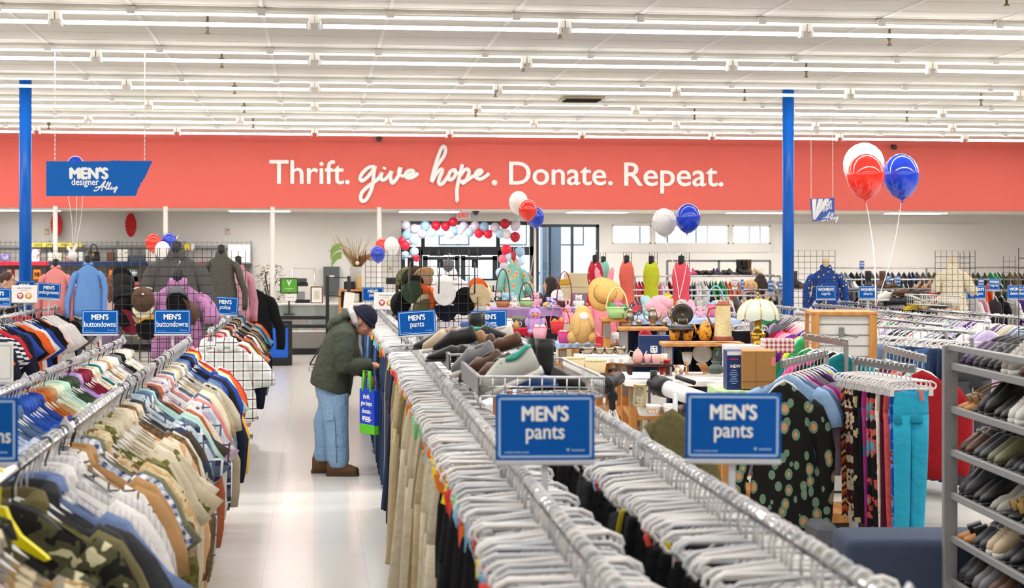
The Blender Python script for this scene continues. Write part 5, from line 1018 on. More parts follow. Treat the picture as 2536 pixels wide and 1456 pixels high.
# ================================================================== shoes
def _loft_x(prof, n=12, flat=.2):
    rings = []
    for x, w, h, z0 in prof:
        r = []
        for j in range(n):
            a = 2*pi*j/n; r.append((x, w*cos(a), max(z0, z0+h*.5+h*.5*sin(a)) if sin(a) > -flat else z0))
        rings.append(r)
    return MB().loft(rings)
SHOE = {}
def shoe_parts(kind):
    if kind in SHOE: return SHOE[kind]
    o = []; sole = lambda t: _loft_x([(-.135, .02, t, 0), (-.125, .034, t, 0), (-.05, .032, t, 0), (.03, .042, t, 0), (.09, .044, t, 0), (.125, .034, t, 0), (.145, .012, t, 0)], 12)
    if kind in ('sneaker', 'loafer', 'slipper'):
        t = {'sneaker': .03, 'loafer': .016, 'slipper': .014}[kind]; k = {'sneaker': 1.15, 'loafer': .85, 'slipper': .8}[kind]
        o.append(('sole', sole(t)))
        o.append(('upper', _loft_x([(-.13, .012, .07*k, t*.8), (-.12, .03, .085*k, t*.8), (-.08, .032, .072*k, t*.8), (-.04, .033, .07*k, t*.8), (.0, .038, .085*k, t*.8), (.04, .041, .068*k, t*.8), (.09, .04, .045*k, t*.8), (.12, .03, .034*k, t*.8), (.138, .01, .018*k, t*.8)], 14)))
        o.append(('lining', MB().ell((-.07, 0, t+.064*k), (.05, .022, .014), 12, 6)))
        if kind == 'sneaker':
            mb = MB()
            for i in range(5): mb.tube([(.0+.018*i, -.03, t+.068-.007*i), (.006+.018*i, 0, t+.094-.011*i), (.0+.018*i, .03, t+.068-.007*i)], .0035, 5)
            o.append(('laces', mb))
    elif kind == 'boot':
        o.append(('sole', sole(.022))); o.append(('upper', _loft_x([(-.13, .02, .09, .018), (-.11, .036, .12, .018), (-.05, .038, .12, .018), (0, .04, .1, .018), (.06, .042, .065, .018), (.11, .036, .05, .018), (.138, .012, .025, .018)], 14)))
        o.append(('shaft', MB().lathe([(.048, .08), (.046, .14), (.05, .22), (.052, .27), (.047, .27), (.042, .2)], (-.075, 0, 0), 16, wob=lambda a, z: 1+.04*sin(2*a+z*50))))
    elif kind == 'pump':
        o.append(('sole', MB().loft([[(x, w*cos(2*pi*j/10), z+.004*sin(2*pi*j/10)) for j in range(10)] for x, w, z in ((-.11, .02, .075), (-.08, .028, .072), (-.03, .022, .05), (.02, .03, .02), (.06, .036, .006), (.1, .028, .006), (.13, .008, .006))])))
        o.append(('upper', MB().loft([[(x, w*cos(pi*j/9), z+h*sin(pi*j/9)) for j in range(10)] for x, w, z, h in ((-.112, .014, .078, .04), (-.09, .028, .074, .035), (-.03, .024, .052, .016), (.03, .033, .016, .024), (.07, .036, .008, .034), (.105, .028, .007, .024), (.132, .006, .006, .008))], closed=False)))
        o.append(('heel', MB().tube([(-.095, 0, .07), (-.1, 0, 0)], [.016, .006], 8)))
    else:
        o.append(('sole', sole(.024 if kind == 'sandal' else .03))); mb = MB()
        for x in ((.05, .085) if kind == 'sandal' else (.06,)): mb.loft([[(x+dx+.01*cos(a), .043*cos(a), .024+.035*sin(a)) for a in [pi*j/8 for j in range(9)]] for dx in ((-.012, .012) if kind == 'sandal' else (-.035, .03))], closed=False)
        if kind == 'sandal': mb.tube([(-.1, -.03, .03), (-.125, 0, .075), (-.1, .03, .03)], .005, 5).tube([(.05, 0, .06), (-.02, 0, .07), (-.1, .03, .07)], .005, 5)
        o.append(('strap', mb))
    SHOE[kind] = [(n, m.mesh(n)) for n, m in o]; return SHOE[kind]
def shoe(kind, label, loc, rot, cols, group=None, sc=1, cat='shoe', name=None):
    t = thing(name or {'pump': 'pump_shoe'}.get(kind, kind), label, cat, loc, rot, group, sc)
    for nm, me in shoe_parts(kind):
        c = cols[{'upper': 0, 'shaft': 0, 'strap': 0, 'sole': 1, 'heel': 1, 'lining': 2, 'laces': 2}[nm] % len(cols)]
        link(nm, me, c, t)
    return t
def sm(n, c, **k): return mat('shoe '+n, c, k.pop('r', .45), **k)
SC = {n: sm(n, c) for n, c in (('palegrey', '#bdbdb6'), ('black', '#141315'), ('brown', '#5a3b28'), ('tan', '#a88056'), ('grey', '#77757a'), ('white', '#dcd8d2'), ('silver', '#a9a39a'), ('purple', '#3f2450'), ('teal', '#2f9c88'), ('cork', '#c98a4c'), ('charcoal', '#35343a'), ('beige', '#c9b596'), ('blue', '#3c5f9c'), ('rose', '#c8b0a8'), ('gold', '#b89a58'), ('yellow', '#e6c22c'), ('green', '#1f8a66'), ('orange', '#e07a28'), ('olive', '#6a6848'), ('pink', '#c8407a'))}
# the steel shoe rack at the picture edge
U = P(2352, 905, 8.3); V = P(2536, 945, 7.2); ang = atan2(V.x-U.x, -(V.y-U.y)); LN = 1.75
t = thing('shoe_rack', 'grey steel shoe rack of six sloping tiers at the picture edge', 'shoe rack', (U.x, U.y, 0), (0, 0, ang)); gm = mat('rack_grey', '#8f8e90', .45, .1); TZ = [U.z-.003-.2155*i for i in range(6)]
for sx in (0, .34):
    for sy in (0, -LN): link('post', MB().box((sx, sy, .715), (.07 if not sx else .05, .04, 1.43), .004), gm, t)
link('top_rail', MB().box((0, -LN/2, 1.42), (.03, LN, .03), .003), gm, t); link('top_rail', MB().box((.34, -LN/2, 1.42), (.03, LN, .03), .003), gm, t)
for i, z in enumerate(TZ):
    link('shelf_lip', MB().box((.01, -LN/2, z), (.025, LN, .036), .004), gm, t); link('shelf_plate', MB().box((.17, -LN/2, z+.04), (.33, LN, .006), R=Matrix.Rotation(-.3, 3, 'Y')), gm, t)
    link('back_wire', MB().tube([(.36, 0, z+.16), (.36, -LN, z+.16)], .005, 5).tube([(.36, 0, z+.175), (.36, -LN, z+.175)], .004, 5), STEEL, t)
Rm = Matrix.Rotation(ang, 3, 'Z')
TIERS = [[('slipper', 'purple', 'purple fuzzy'), ('slipper', 'purple', 'purple fuzzy'), ('loafer', 'charcoal', 'dark grey buckled'), ('loafer', 'charcoal', 'dark grey buckled'), ('loafer', 'black', 'black flat'), ('loafer', 'black', 'black flat'), ('sneaker', 'silver', 'silver ribbon-tied'), ('sneaker', 'silver', 'silver ribbon-tied'), ('loafer', 'brown', 'brown flat'), ('loafer', 'brown', 'brown flat')],
 [('sandal', 'tan', 'tan strappy'), ('sandal', 'tan', 'tan strappy'), ('sandal', 'black', 'black strappy'), ('boot', 'black', 'black ankle'), ('boot', 'black', 'black ankle'), ('loafer', 'black', 'glossy black'), ('loafer', 'black', 'glossy black'), ('sneaker', 'white', 'white'), ('sneaker', 'white', 'white'), ('loafer', 'black', 'black')],
 [('loafer', 'brown', 'dark brown'), ('loafer', 'brown', 'dark brown'), ('slipper', 'charcoal', 'black ballet'), ('slipper', 'charcoal', 'black ballet'), ('loafer', 'olive', 'dark olive'), ('loafer', 'olive', 'dark olive'), ('pump', 'black', 'black bow'), ('pump', 'black', 'black bow'), ('loafer', 'black', 'black tasselled'), ('loafer', 'black', 'black tasselled')],
 [('boot', 'charcoal', 'charcoal suede'), ('boot', 'charcoal', 'charcoal suede'), ('loafer', 'black', 'black patent'), ('loafer', 'black', 'black patent'), ('pump', 'silver', 'silver high-heeled'), ('pump', 'silver', 'silver high-heeled'), ('sandal', 'gold', 'golden strappy'), ('sandal', 'gold', 'golden strappy'), ('pump', 'black', 'black high-heeled'), ('pump', 'black', 'black high-heeled')],
 [('slide', 'black', 'black and cork'), ('slide', 'black', 'black and cork'), ('loafer', 'charcoal', 'dark mesh'), ('loafer', 'charcoal', 'dark mesh'), ('sneaker', 'beige', 'pale beige'), ('sneaker', 'beige', 'pale beige'), ('loafer', 'black', 'black platform'), ('loafer', 'black', 'black platform'), ('sandal', 'cork', 'tan cork'), ('sandal', 'cork', 'tan cork')],
 [('sneaker', 'charcoal', 'dark grey'), ('sneaker', 'charcoal', 'dark grey'), ('boot', 'grey', 'grey furry'), ('boot', 'grey', 'grey furry'), ('boot', 'brown', 'brown ankle'), ('boot', 'brown', 'brown ankle'), ('boot', 'black', 'tall black'), ('boot', 'black', 'tall black'), ('loafer', 'brown', 'plain brown'), ('loafer', 'brown', 'plain brown')]]
for i, row in enumerate(TIERS):
    y = -.09; last = None
    for j, (k, c, d) in enumerate(row):
        side = 'second' if last == (k, c, d) else 'first'; last = (k, c, d) if side == 'first' else None
        p = Rm @ Vector((.17, y, 0)); sole = {'cork': 'cork'}.get(c, c); sole = 'cork' if (k == 'slide' or d == 'tan strappy') else ('white' if k == 'sneaker' and c != 'charcoal' else 'black')
        shoe(k, '%s %s, %s of its pair, on the %s steel tier' % (d, {'pump': 'shoe', 'slide': 'slide'}.get(k, k), side, ORD[i]), (U.x+p.x, U.y+p.y, TZ[i]+.05), (0, .3, pi+ang+.05), (SC[c], SC[sole], SC['black' if c != 'black' else 'grey']), 'shoes on the steel rack', 1.07)
        y -= .094 if side == 'first' else .125
# wire shoe baskets on the trouser rack
def wire_basket(label, fl, fr, bl, br, z0, z1, m=CHROME, n=(9, 8), side=None):
    c = [Vector((p[0], p[1], 0)) for p in (fl, fr, br, bl)]; o = sum(c, Vector())/4; q = [p-o for p in c]; t = thing('wire_basket', label, 'basket', (o.x, o.y, z0), 0, 'wire shoe baskets'); h = z1-z0
    link('rim', MB().tube([(p.x, p.y, h) for p in q], .006, 6, closed=True).tube([(p.x, p.y, 0) for p in q], .005, 6, closed=True), WHITE if m is None else m, t); wm = m or WHITE
    mb = MB(); fb = MB()
    for e in range(4):
        a, b = q[e], q[(e+1) % 4]; k = max(3, int((b-a).length/.048))
        for i in range(k+1): p = a.lerp(b, i/k); mb.tube([(p.x, p.y, 0), (p.x, p.y, h)], .0028, 4)
        mb.tube([(a.x, a.y, h*.5), (b.x, b.y, h*.5)], .0022, 4)
    for i in range(1, 12): a, b = q[0].lerp(q[3], i/12), q[1].lerp(q[2], i/12); fb.tube([(a.x, a.y, 0), (b.x, b.y, 0)], .0028, 4)
    for i in range(1, 8): a, b = q[0].lerp(q[1], i/8), q[3].lerp(q[2], i/8); fb.tube([(a.x, a.y, .002), (b.x, b.y, .002)], .0024, 4)
    link('side_wires', mb, wm, t); link('floor_wires', fb, wm, t)
    for p in q: link('leg', MB().tube([(p.x, p.y, 0), (p.x, p.y, -.055 if side is None else -side)], .005, 5), wm, t)
    if side is None: a, b = q[0], q[3]; link('side_panel', MB().add([(a.x-.004, a.y, 0), (b.x-.004, b.y, 0), (b.x-.004, b.y, h), (a.x-.004, a.y, h), (a.x-.008, a.y, 0), (b.x-.008, b.y, 0), (b.x-.008, b.y, h), (a.x-.008, a.y, h)], [(0, 1, 2, 3), (7, 6, 5, 4), (0, 4, 5, 1), (3, 2, 6, 7)]), mat('frosted_panel', '#8c8c90', .4), t)
    return t
zb, zt = 1.315, 1.392
wire_basket('nearer wire shoe basket on the trouser rack, holding a running shoe', (AX(6.55)+.03, 6.55), (BX(6.55)+.01, 6.45), (AX(7.75)+.03, 7.75), (BX(7.75)+.01, 7.75), zb, zt)
wire_basket('farther wire shoe basket on the trouser rack, holding many shoes', (AX(8.1)+.01, 8.1), (BX(8.1)+.02, 8.1), (AX(9.9)+.01, 9.9), (BX(9.9)+.02, 9.9), zb, zt)
def px_shoe(kind, px, py, D, rz, cols, label, tilt=0, roll=0, sc=1, group='shoes in the wire baskets'): return shoe(kind, label, P(px, py, D), (roll, tilt, rz), [SC[c] for c in cols], group, sc)
PS = [('sneaker', 1268, 958, 6.72, pi-.12, ('palegrey', 'white', 'teal'), 'grey running shoe with teal lining tilted in the nearer wire basket', .42), ('boot', 1385, 968, 6.95, -.15, ('black', 'black', 'black'), 'tall black work boot standing in the nearer wire basket', 0), ('boot', 1362, 962, 7.2, .15, ('black', 'black', 'black'), 'second black work boot behind its mate in the basket', 0),
 ('loafer', 1225, 938, 7.3, 2.5, ('brown', 'brown', 'black'), 'brown leather shoe behind the running shoe', .45), ('loafer', 1195, 925, 7.5, 2.4, ('brown', 'black', 'black'), 'dark brown shoe against the basket side', .35), ('sneaker', 1178, 918, 7.6, 2.4, ('grey', 'white', 'grey'), 'grey knitted sneaker at the back of the nearer basket', .3), ('loafer', 1310, 960, 6.85, .4, ('blue', 'blue', 'blue'), 'blue shoe under the heel of the running shoe', 0),
 ('loafer', 1120, 893, 8.4, 2.9, ('black', 'black', 'grey'), 'black loafer at the front of the farther basket', .05), ('loafer', 1160, 893, 8.5, 2.8, ('charcoal', 'black', 'black'), 'charcoal loafer second at the front of the farther basket', .1), ('loafer', 1190, 896, 8.3, .3, ('black', 'black', 'grey'), 'plain black shoe by the basket gap', .1), ('sneaker', 1130, 868, 8.7, 2.6, ('black', 'charcoal', 'grey'), 'black laced trainer atop the black loafers', .2),
 ('sneaker', 1205, 856, 9.0, .3, ('black', 'green', 'teal'), 'black trainer with green sole in the farther basket', -.1), ('loafer', 1185, 868, 8.9, 2.2, ('brown', 'brown', 'tan'), 'brown loafer under the green soled trainer', .15), ('loafer', 1175, 862, 8.8, 1.8, ('tan', 'brown', 'brown'), 'tan loafer beside the brown one in the basket', .2), ('boot', 1152, 872, 9.3, 2.9, ('black', 'black', 'tan'), 'black boot standing up in front of the glary shorts sign', 0), ('boot', 1168, 868, 9.6, 2.7, ('black', 'black', 'tan'), 'black boot leaning behind the standing one', .1),
 ('loafer', 1078, 862, 9.0, 2.6, ('charcoal', 'black', 'grey'), 'charcoal shoe at the farther basket corner', .1), ('loafer', 1095, 852, 9.3, 2.3, ('brown', 'black', 'tan'), 'brown shoe beside the charcoal one in the corner', .2), ('sneaker', 1100, 868, 8.9, 2.5, ('beige', 'white', 'tan'), 'beige laced trainer near the basket panel', .15), ('loafer', 1115, 845, 9.5, 2.0, ('grey', 'grey', 'black'), 'grey suede shoe at the back of the farther basket', .1), ('sneaker', 1225, 862, 9.2, 2.7, ('white', 'white', 'rose'), 'cream trainer at the open side of the farther basket', .2), ('sneaker', 1190, 838, 9.6, .4, ('blue', 'black', 'blue'), 'black and blue trainer on top by the green one', -.1), ('sandal', 1230, 842, 9.5, 2.6, ('tan', 'brown', 'tan'), 'tan sandal behind the cream trainer', .2), ('loafer', 1245, 872, 8.7, 2.5, ('brown', 'black', 'tan'), 'brown suede shoe between the two wire baskets', .3)]
for k, px, py, D, rz, cols, lb, ti in PS: rs_ = px_shoe(k, px, py, D, rz, cols, lb, ti, sc=1.06 if D < 6.8 else (.8 if k == 'boot' else .95))
rs_ = [o for o in bpy.data.objects if o.name == 'sneaker' or o.name.startswith('sneaker.')]
rs_ = [o for o in rs_ if 'running shoe' in o.get('label', '')][0]
[o for o in rs_.children if o.name.startswith('laces')][0].active_material = SC['charcoal']
link('heel_collar', MB().tube([(-.125, 0, .115), (-.11, -.026, .118), (-.06, -.03, .098), (-.02, -.025, .105)], .009, 6).tube([(-.125, 0, .115), (-.11, .026, .118), (-.06, .03, .098), (-.02, .025, .105)], .009, 6), SC['teal'], rs_)
link('side_patch', MB().box((-.09, -.034, .075), (.07, .006, .03), .003).box((.01, -.04, .06), (.09, .006, .012), .002, R=Matrix.Rotation(.5, 3, 'Y')), SC['charcoal'], rs_)
# ================================================================== display garments on forms
def dress_mesh(L=.85, seed=0):
    mb = MB(); r = random.Random(seed); n = 24; rings = []
    for z, w, t in ((-.1, .1, .03), (-.16, .14, .07), (-.27, .155, .085), (-.42, .12, .075), (-.5, .135, .085), (-.65, .18, .1), (-L, .22, .12)):
        fl = max(0, (-z-.42)/(L-.42)); rings.append([((w*cos(2*pi*j/n))*(1+.05*fl*sin(5*2*pi*j/n*1.2)), t*sin(2*pi*j/n)*(1+.25*fl*sin(7*2*pi*j/n)), z+(.0 if z < -.12 else .03*abs(cos(2*pi*j/n)))) for j in range(n)])
    mb.loft(rings)
    for s in (-1, 1): mb.tube([(s*.09, -.03, -.13), (s*.085, 0, -.06), (s*.09, .03, -.13)], .008, 5)
    return mb.mesh('dress')
DRS = dress_mesh(); FORM = MB().lathe([(.1, -.2), (.09, -.15), (.056, -.11), (.046, -.06), (.046, .02), (.01, .03)], n=16)
for v in range(len(FORM.v)): x, y, z = FORM.v[v]; FORM.v[v] = (x, y*(.35 if z < -.1 else .8), z)
FORM = FORM.mesh('bust_form'); HOOK = MB().tube([(0, 0, 0), (0, 0, .05), (.015, .02, .075), (0, .04, .08)], .004, 5).mesh('hanging_hook')
def show(kind, me, fab, px, py, D, label, cat='shirt', sc=1, sx=1, rz=0, form=BLACK, collar=True, grp=None):
    p = P(px, py, D); t = link(kind, me, F[fab] if isinstance(fab, str) else fab, loc=(p.x, p.y, p.z+.055*sc), rot=(0, 0, rz-YAW), sc=(sc*sx, sc, sc)); tag(t, label, cat, grp)
    if collar: link('collar', COLLAR[0], F[fab] if isinstance(fab, str) else fab, t)
    if form: link('bust_form', FORM, form, t, loc=(0, 0, -.005)); link('hanging_hook', HOOK, CHROME, t)
    return t
bform = mat('beige_form', '#d9c29a', .6); F['suede'] = mat('suede_grey', '#4d4947', .85); F['leather'] = mat('grey brown leather', '#4b463c', .35, bump=.8); F['floral teal'] = mat('floral_teal', '#8cc8bc', .85, pat='dots', sc=11, cols=('#e07a5a', '#f0c890')); F['blue medallion'] = mat('blue_medallion', '#1c4698', .85, pat='dots', sc=17, cols=('#d8c49a', '#1a2c58')); F['cream dotted'] = mat('cream_dotted', '#e6dcc2', .9, pat='dots', sc=60, cols=('#b9a890',)); F['white stripe'] = mat('white_stripe_cloth', '#dcd6d8', .85, pat='pinstripe', sc=70, cols=('#c4b8c4',)); F['red floral'] = mat('red_floral', '#c02034', .85, pat='dots', sc=14, cols=('#eedad0', '#c02034')); F['purple polo'] = mat('purple_polo', '#b47cab', .9, bump=.3); F['denim shirt'] = mat('blue_sweater', '#6c9ad8', .9, bump=.4); F['salmon shirt'] = mat('salmon_shirt', '#e58e8a', .9)
show('polo_shirt', SHOW_S[0], 'purple polo', 441, 687, 14.1, 'purple polo shirt on a black form behind the wire grid of caps', sc=1.05); show('suede_jacket', JK[0], 'suede', 437, 618, 15.3, 'dark grey suede jacket with pale piping behind the purple polo', 'jacket', 1.0, 1, .05)
show('leather_shirt', SHOW_L[0], 'leather', 548, 622, 17, 'grey brown leather shirt hanging above the polos signs', 'jacket', .85, .9, .1); show('sweater', SHOW_L[0], 'pink', 590, 650, 18.9, 'pink sweater on a black form beside the leather shirt', 'sweater', .95, .85, .9)
show('sports_shirt', SHOW_L[1], 'salmon shirt', 138, 656, 20.0, 'salmon pink long-sleeved shirt seen from behind on the wire grid', 'shirt', .95, .82, pi); show('sweater', SHOW_L[0], 'denim shirt', 218, 648, 20.0, 'light blue long-sleeved sweater seen from behind on the wire grid', 'sweater', .95, .82, pi+.3)
show('hooded_top', SHOW_S[0], 'white stripe', 1110, 665, 14.6, 'pale striped hooded top behind the wire grid of caps', 'shirt', 1.0, 1, .05, mat('grey_form', '#59565a', .7))
show('floral_shirt', SHOW_S[1], 'floral teal', 1272, 640, 19.8, 'teal shirt with big orange flowers on a red-capped form', 'shirt', 1.05, .62, .1, mat('red_cap_form', '#b8323c', .6)); show('blouse', SHOW_L[1], 'blue medallion', 2045, 655, 21.9, 'royal blue medallion blouse on a wire grid by the column', 'blouse', 1.05, .95, 0, bform); show('blouse', SHOW_S[1], 'cream dotted', 2359, 650, 21.7, 'cream speckled short-sleeved blouse on a wire grid', 'blouse', 1.05, .82, 0, bform)
show('plaid_shirt', SH_S[0], 'plum plaid', 562, 836, 12.75, 'plum and mint plaid shirt facing out at the polo rail end', 'shirt', 1.02, 1, .1, None); 
show('dress', DRS, 'red floral', 1474, 645, 22, 'red dress with white flowers at the tall window', 'dress', 1.0, .85, -.9, BLACK, False); show('camisole', DRS, 'aqua', 1494, 645, 22.4, 'mint green top hanging behind the red floral dress', 'top', .75, 1, -.9, BLACK, False); show('jacket_dress', DRS, 'coral', 1552, 646, 22, 'coral dress and white blouse on a black form', 'dress', .95, .85, -.9, BLACK, False); show('dress', DRS, 'lime', 1613, 647, 22, 'bright yellow sleeveless dress on a black form', 'dress', .95, .85, -.7, BLACK, False); show('dress', DRS, mat('fabric coralpink', '#f0586a', .9), 1687, 648, 21.6, 'coral pink dress under the blue balloon string', 'dress', 1.05, .85, -.7, BLACK, False)
show('black_coat', JK[0], 'black', 628, 708, 20.2, 'black coat hanging at the end of the polo rail', 'coat', 1.1, 1, .6, None, False); show('olive_coat', JK[0], 'olive', 1672, 1000, 9.0, 'olive canvas coat hanging behind the large sign', 'coat', .95, 1, -.9, None, False)
oc = bpy.data.objects['olive_coat'].location; cs = thing('coat_stand', 'slim steel stand the olive canvas coat hangs on', 'stand', (oc.x, oc.y, 0)); link('pole', MB().tube([(0, 0, .02), (0, 0, oc.z+.01)], .014, 8), STEEL, cs); link('base', MB().lathe([(.2, 0), (.2, .015), (.03, .03)], n=18), STEEL, cs)
# caps on the wire grids
CAPC = MB().ell((0, 0, 0), (.095, .11, .1), 20, 12)
CAPC.v = [(x, y, max(z, -.02)) for x, y, z in CAPC.v]; CAPC = CAPC.mesh('crown')
CAPB = MB().loft([[(.085*cos(a)*s, -.07-.085*sin(a)*s*1.0, -.012-.02*abs(cos(a))*0+(-.012*sin(a))-dz) for a in [pi*j/10 for j in range(11)]]+[(.08*cos(a)*s, -.06, -.012-dz) for a in [pi-pi*j/10 for j in range(1, 10)]] for s, dz in ((1.0, 0), (1.0, .004))]).mesh('brim')
CAPS_ = MB().tube([(.07*cos(a), .1+.012*sin(a)*0, -.01+.03*sin(a)) for a in [pi*j/8 for j in range(9)]], .007, 6).mesh('strap'); BTN = MB().ell((0, 0, .1), .01, 8, 6).mesh('button')
def cap(label, px, py, D, c1, c2, rx=-1.2, rz=0, ry=0, sc=1):
    t = thing('baseball_cap', label, 'cap', P(px, py, D), (rx, ry, rz-YAW), 'caps on the wire grids', sc); link('crown', CAPC, F[c1] if c1 in F else c1, t); link('brim', CAPB, F[c2], t); link('strap', CAPS_, F[c2], t); link('button', BTN, F[c2], t)
CP = [('black cap with dark green front at the left of the wire grid', 306, 735, 13.2, 'black', 'dark green', -.4, .9), ('black cap with small white script below the green one', 308, 778, 13.15, 'black', 'black', -1.2, .3), ('maroon cap low on the wire grid', 322, 800, 13.2, 'burgundy', 'burgundy', -1.0, -.3), ('brown and white open-backed cap', 354, 742, 13.1, 'brown', 'ivory', 1.1, .2), ('tan cap below the open-backed one', 356, 775, 13.15, 'khaki', 'tan', -1.3, .2), ('black cap with yellow brim low on the grid', 366, 812, 13.2, 'black', 'yellow', -1.0, .4), ('black cap with white dots before the purple polo', 440, 752, 13.05, 'black', 'grey', -1.3, 0), ('dark brown cap behind the black one at the purple polo', 462, 775, 13.1, 'brown', 'brown', -1.2, -.7), ('dark knitted cap at the top of the wire grid', 305, 700, 13.25, 'charcoal', 'black', -1.1, 0), ('grey pinstriped cap low behind the buttondowns sign', 275, 842, 13.2, 'mauve', 'mauve', -1.0, .2),
 ('camouflage cap at the left edge of the right hand grid', 1008, 692, 13.5, 'camouflage', 'brown', -1.0, .8), ('glossy dark green cap with black brim', 1022, 720, 13.4, 'dark green', 'black', -1.2, .3), ('black cap with an orange tag below the green one', 995, 752, 13.45, 'black', 'black', -1.2, .8), ('orange brimmed cap beside the white one', 1056, 738, 13.45, 'orange', 'orange', -1.1, -.6), ('plain white cap in the middle of the right hand grid', 1101, 725, 13.3, 'white', 'white', -1.4, 0), ('navy cap under the white one', 1105, 765, 13.4, 'navy', 'navy', -1.2, 0), ('tan and black cap with orange edge at the grid end', 1190, 728, 13.3, 'sand', 'orange', -1.2, -.4), ('black cap behind the tan one', 1150, 750, 13.45, 'black', 'black', -1.2, .2), ('brown cap low on the right hand grid', 1050, 765, 13.45, 'olive', 'khaki', -1.2, .5), ('tan cap above the white one', 1045, 695, 13.5, 'khaki', 'tan', -1.0, .5)]
for a in CP: cap(*a[:3], a[3]+.4, *a[4:])
for i, (x, y) in enumerate(((1017, 650), (1090, 651), (1176, 651))): p = P(x, y, 13.6); tag(link('hook_bracket', MB().box((0, 0, 0), (.05, .03, .08), .004).tube([(0, -.02, .0), (.0, -.12, .0), (0, -.3, -.1), (0, -.45, -.24)], .007, 6), BLACK, loc=p, rot=(0, 0, -.1)), 'black bracket with a sloping arm on the cap grid, %s of three' % ORD[i], 'bracket', 'black cap brackets')
# ================================================================== four-way racks of women's clothes
def four_way(label, arms, base):
    b = PZ(*base, 0); t = thing('four_way_rack', label, 'clothes rack', b, 0, 'four-way garment racks'); zt = max(a[2] for a in arms)
    link('base', MB().box((0, 0, .03), (.7, .04, .04), .004).box((0, 0, .03), (.04, .7, .04), .004), STEEL, t); link('post', MB().box((0, 0, zt*.5-.1), (.045, .045, zt-.25), .003), STEEL, t)
    for p0, p1, z in arms:
        a, c = Vector((p0.x-b.x, p0.y-b.y, z)), Vector((p1.x-b.x, p1.y-b.y, z)); d = (c-a).normalized(); s = Vector((-d.y, d.x, 0))
        mb = MB(); ang = atan2(d.y, d.x); m = (a+c)/2; mb.box(m, ((c-a).length+.04, .022, .05), .003, rz=ang)
        for k in range(7): q = a.lerp(c, (k+.5)/7); mb.box((q.x, q.y, q.z+.027), (.01, .024, .009), .002, rz=ang)
        ar = link('arm', mb, STEEL, t); e = c; link('upright', MB().box((e.x, e.y, z/2), (.03, .03, z), .003), STEEL, t)
    return t
def hang_on(p0, p1, z, lst, face, where, grp, pre=1.0):
    n = len(lst)
    for i, (kind, fab, desc) in enumerate(lst):
        f = (i+.5)/n; x, y = p0.x+(p1.x-p0.x)*f, p0.y+(p1.y-p0.y)*f; tr = kind in ('leggings', 'trousers')
        me = LEG[i % 3] if tr else (DRS if kind == 'dress' else (SH_L[i % 3] if i % 3 == 0 else SH_S[i % 4]))
        hm = HW
        o = garment(kind, {'leggings': 'trousers', 'dress': 'dress'}.get(kind, 'top'), me, fab, (x, y, z), face+R.gauss(0, .06), '%s, %s' % (desc, where), grp, HANGC if tr else HANG, hm, None, R.choice(TAGC[:3]) if tr and i < 10 and i % 3 != 1 else None, (.05, -.03, -.14), tr, 0, pre)
for f_ in (('purple floral', '#4a2060', 'print', 9, ('#4a2060', '#d8b48c', '#2c7a5c')), ('zigzag', '#c8742c', 'zig', 9, ('#5c1e24', '#e0b878', '#3a2a30', '#b8442c')), ('brown batik', '#4a1c1e', 'print', 14, ('#d0bca0', '#2a1416')), ('black floral', '#1f1a1c', 'print', 14, ('#1f1a1c', '#c8ba90')), ('pink and blue', '#a02c7c', 'print', 11, ('#2c6a94',)), ('black motley', '#16161a', 'print', 12, ('#16161a', '#c0504a', '#5a98a8')), ('cream leaf', '#dccfc0', 'print', 10, ('#dccfc0', '#c4a44c')), ('red sequin', '#a8202c', 'tweed', 60, ('#d86a5c',)), ('blue tile', '#1c4ca4', 'print', 22, ('#5a8cd0', '#7a2444')), ('spotted black', '#1c1a18', 'spots', 14, ('#cf9468', '#6c8a72')), ('pale blue knit', '#8fb0d4'), ('dusty mauve', '#a08aa0'), ('yellow blue print', '#a8c8a8', 'print', 9, ('#d8c83c', '#2c5a84')), ('grey paisley', '#8a8490', 'print', 16, ('#5c5668',)), ('brick', '#b85a4a'), ('navy rose', '#5a2030', 'print', 16, ('#a8684a',)), ('leaf pink', '#d88884')): k, v = fm(f_[0], *f_[1:]); F[k] = v
a0, a1 = P(1938, 893, 10.0), P(2046, 880, 11.1); z1 = a0.z-.02
four_way('steel rack end with the spotted black dress', [(a0, a1, z1)], (2046, 1329))
LA = [('spotted_dress', 'spotted black', 'black dress with orange and green spots'), ('cardigan', 'pale blue knit', 'pale blue knitted cardigan'), ('blouse', 'denim blue', 'mid blue top'), ('blouse', 'dusty mauve', 'dusty mauve blouse'), ('blouse', 'magenta', 'magenta velvet top'), ('blouse', 'grey', 'grey knitted top'), ('blouse', 'mauve', 'mauve top'), ('blouse', 'black floral', 'black top with pale flowers'), ('blouse', 'purple floral', 'purple blouse with big cream roses'), ('blouse', 'grey paisley', 'grey paisley blouse'), ('blouse', 'yellow blue print', 'mint blouse with yellow and blue print'), ('blouse', 'cobalt', 'cobalt blue top')]
hang_on(a0, a1, z1, LA, -.15, 'on the rack arm by the large right sign', 'tops on the rack arm', .92)
sd = bpy.data.objects['spotted_dress']; sd.scale = (.95, 1, 1.32)
a0, a1 = P(2262, 905, 9.5), P(2118, 880, 10.3); z1 = a0.z-.02
four_way('steel rack of patterned leggings beside the shoe rack', [(a0, a1, z1)], (2114, 1383))
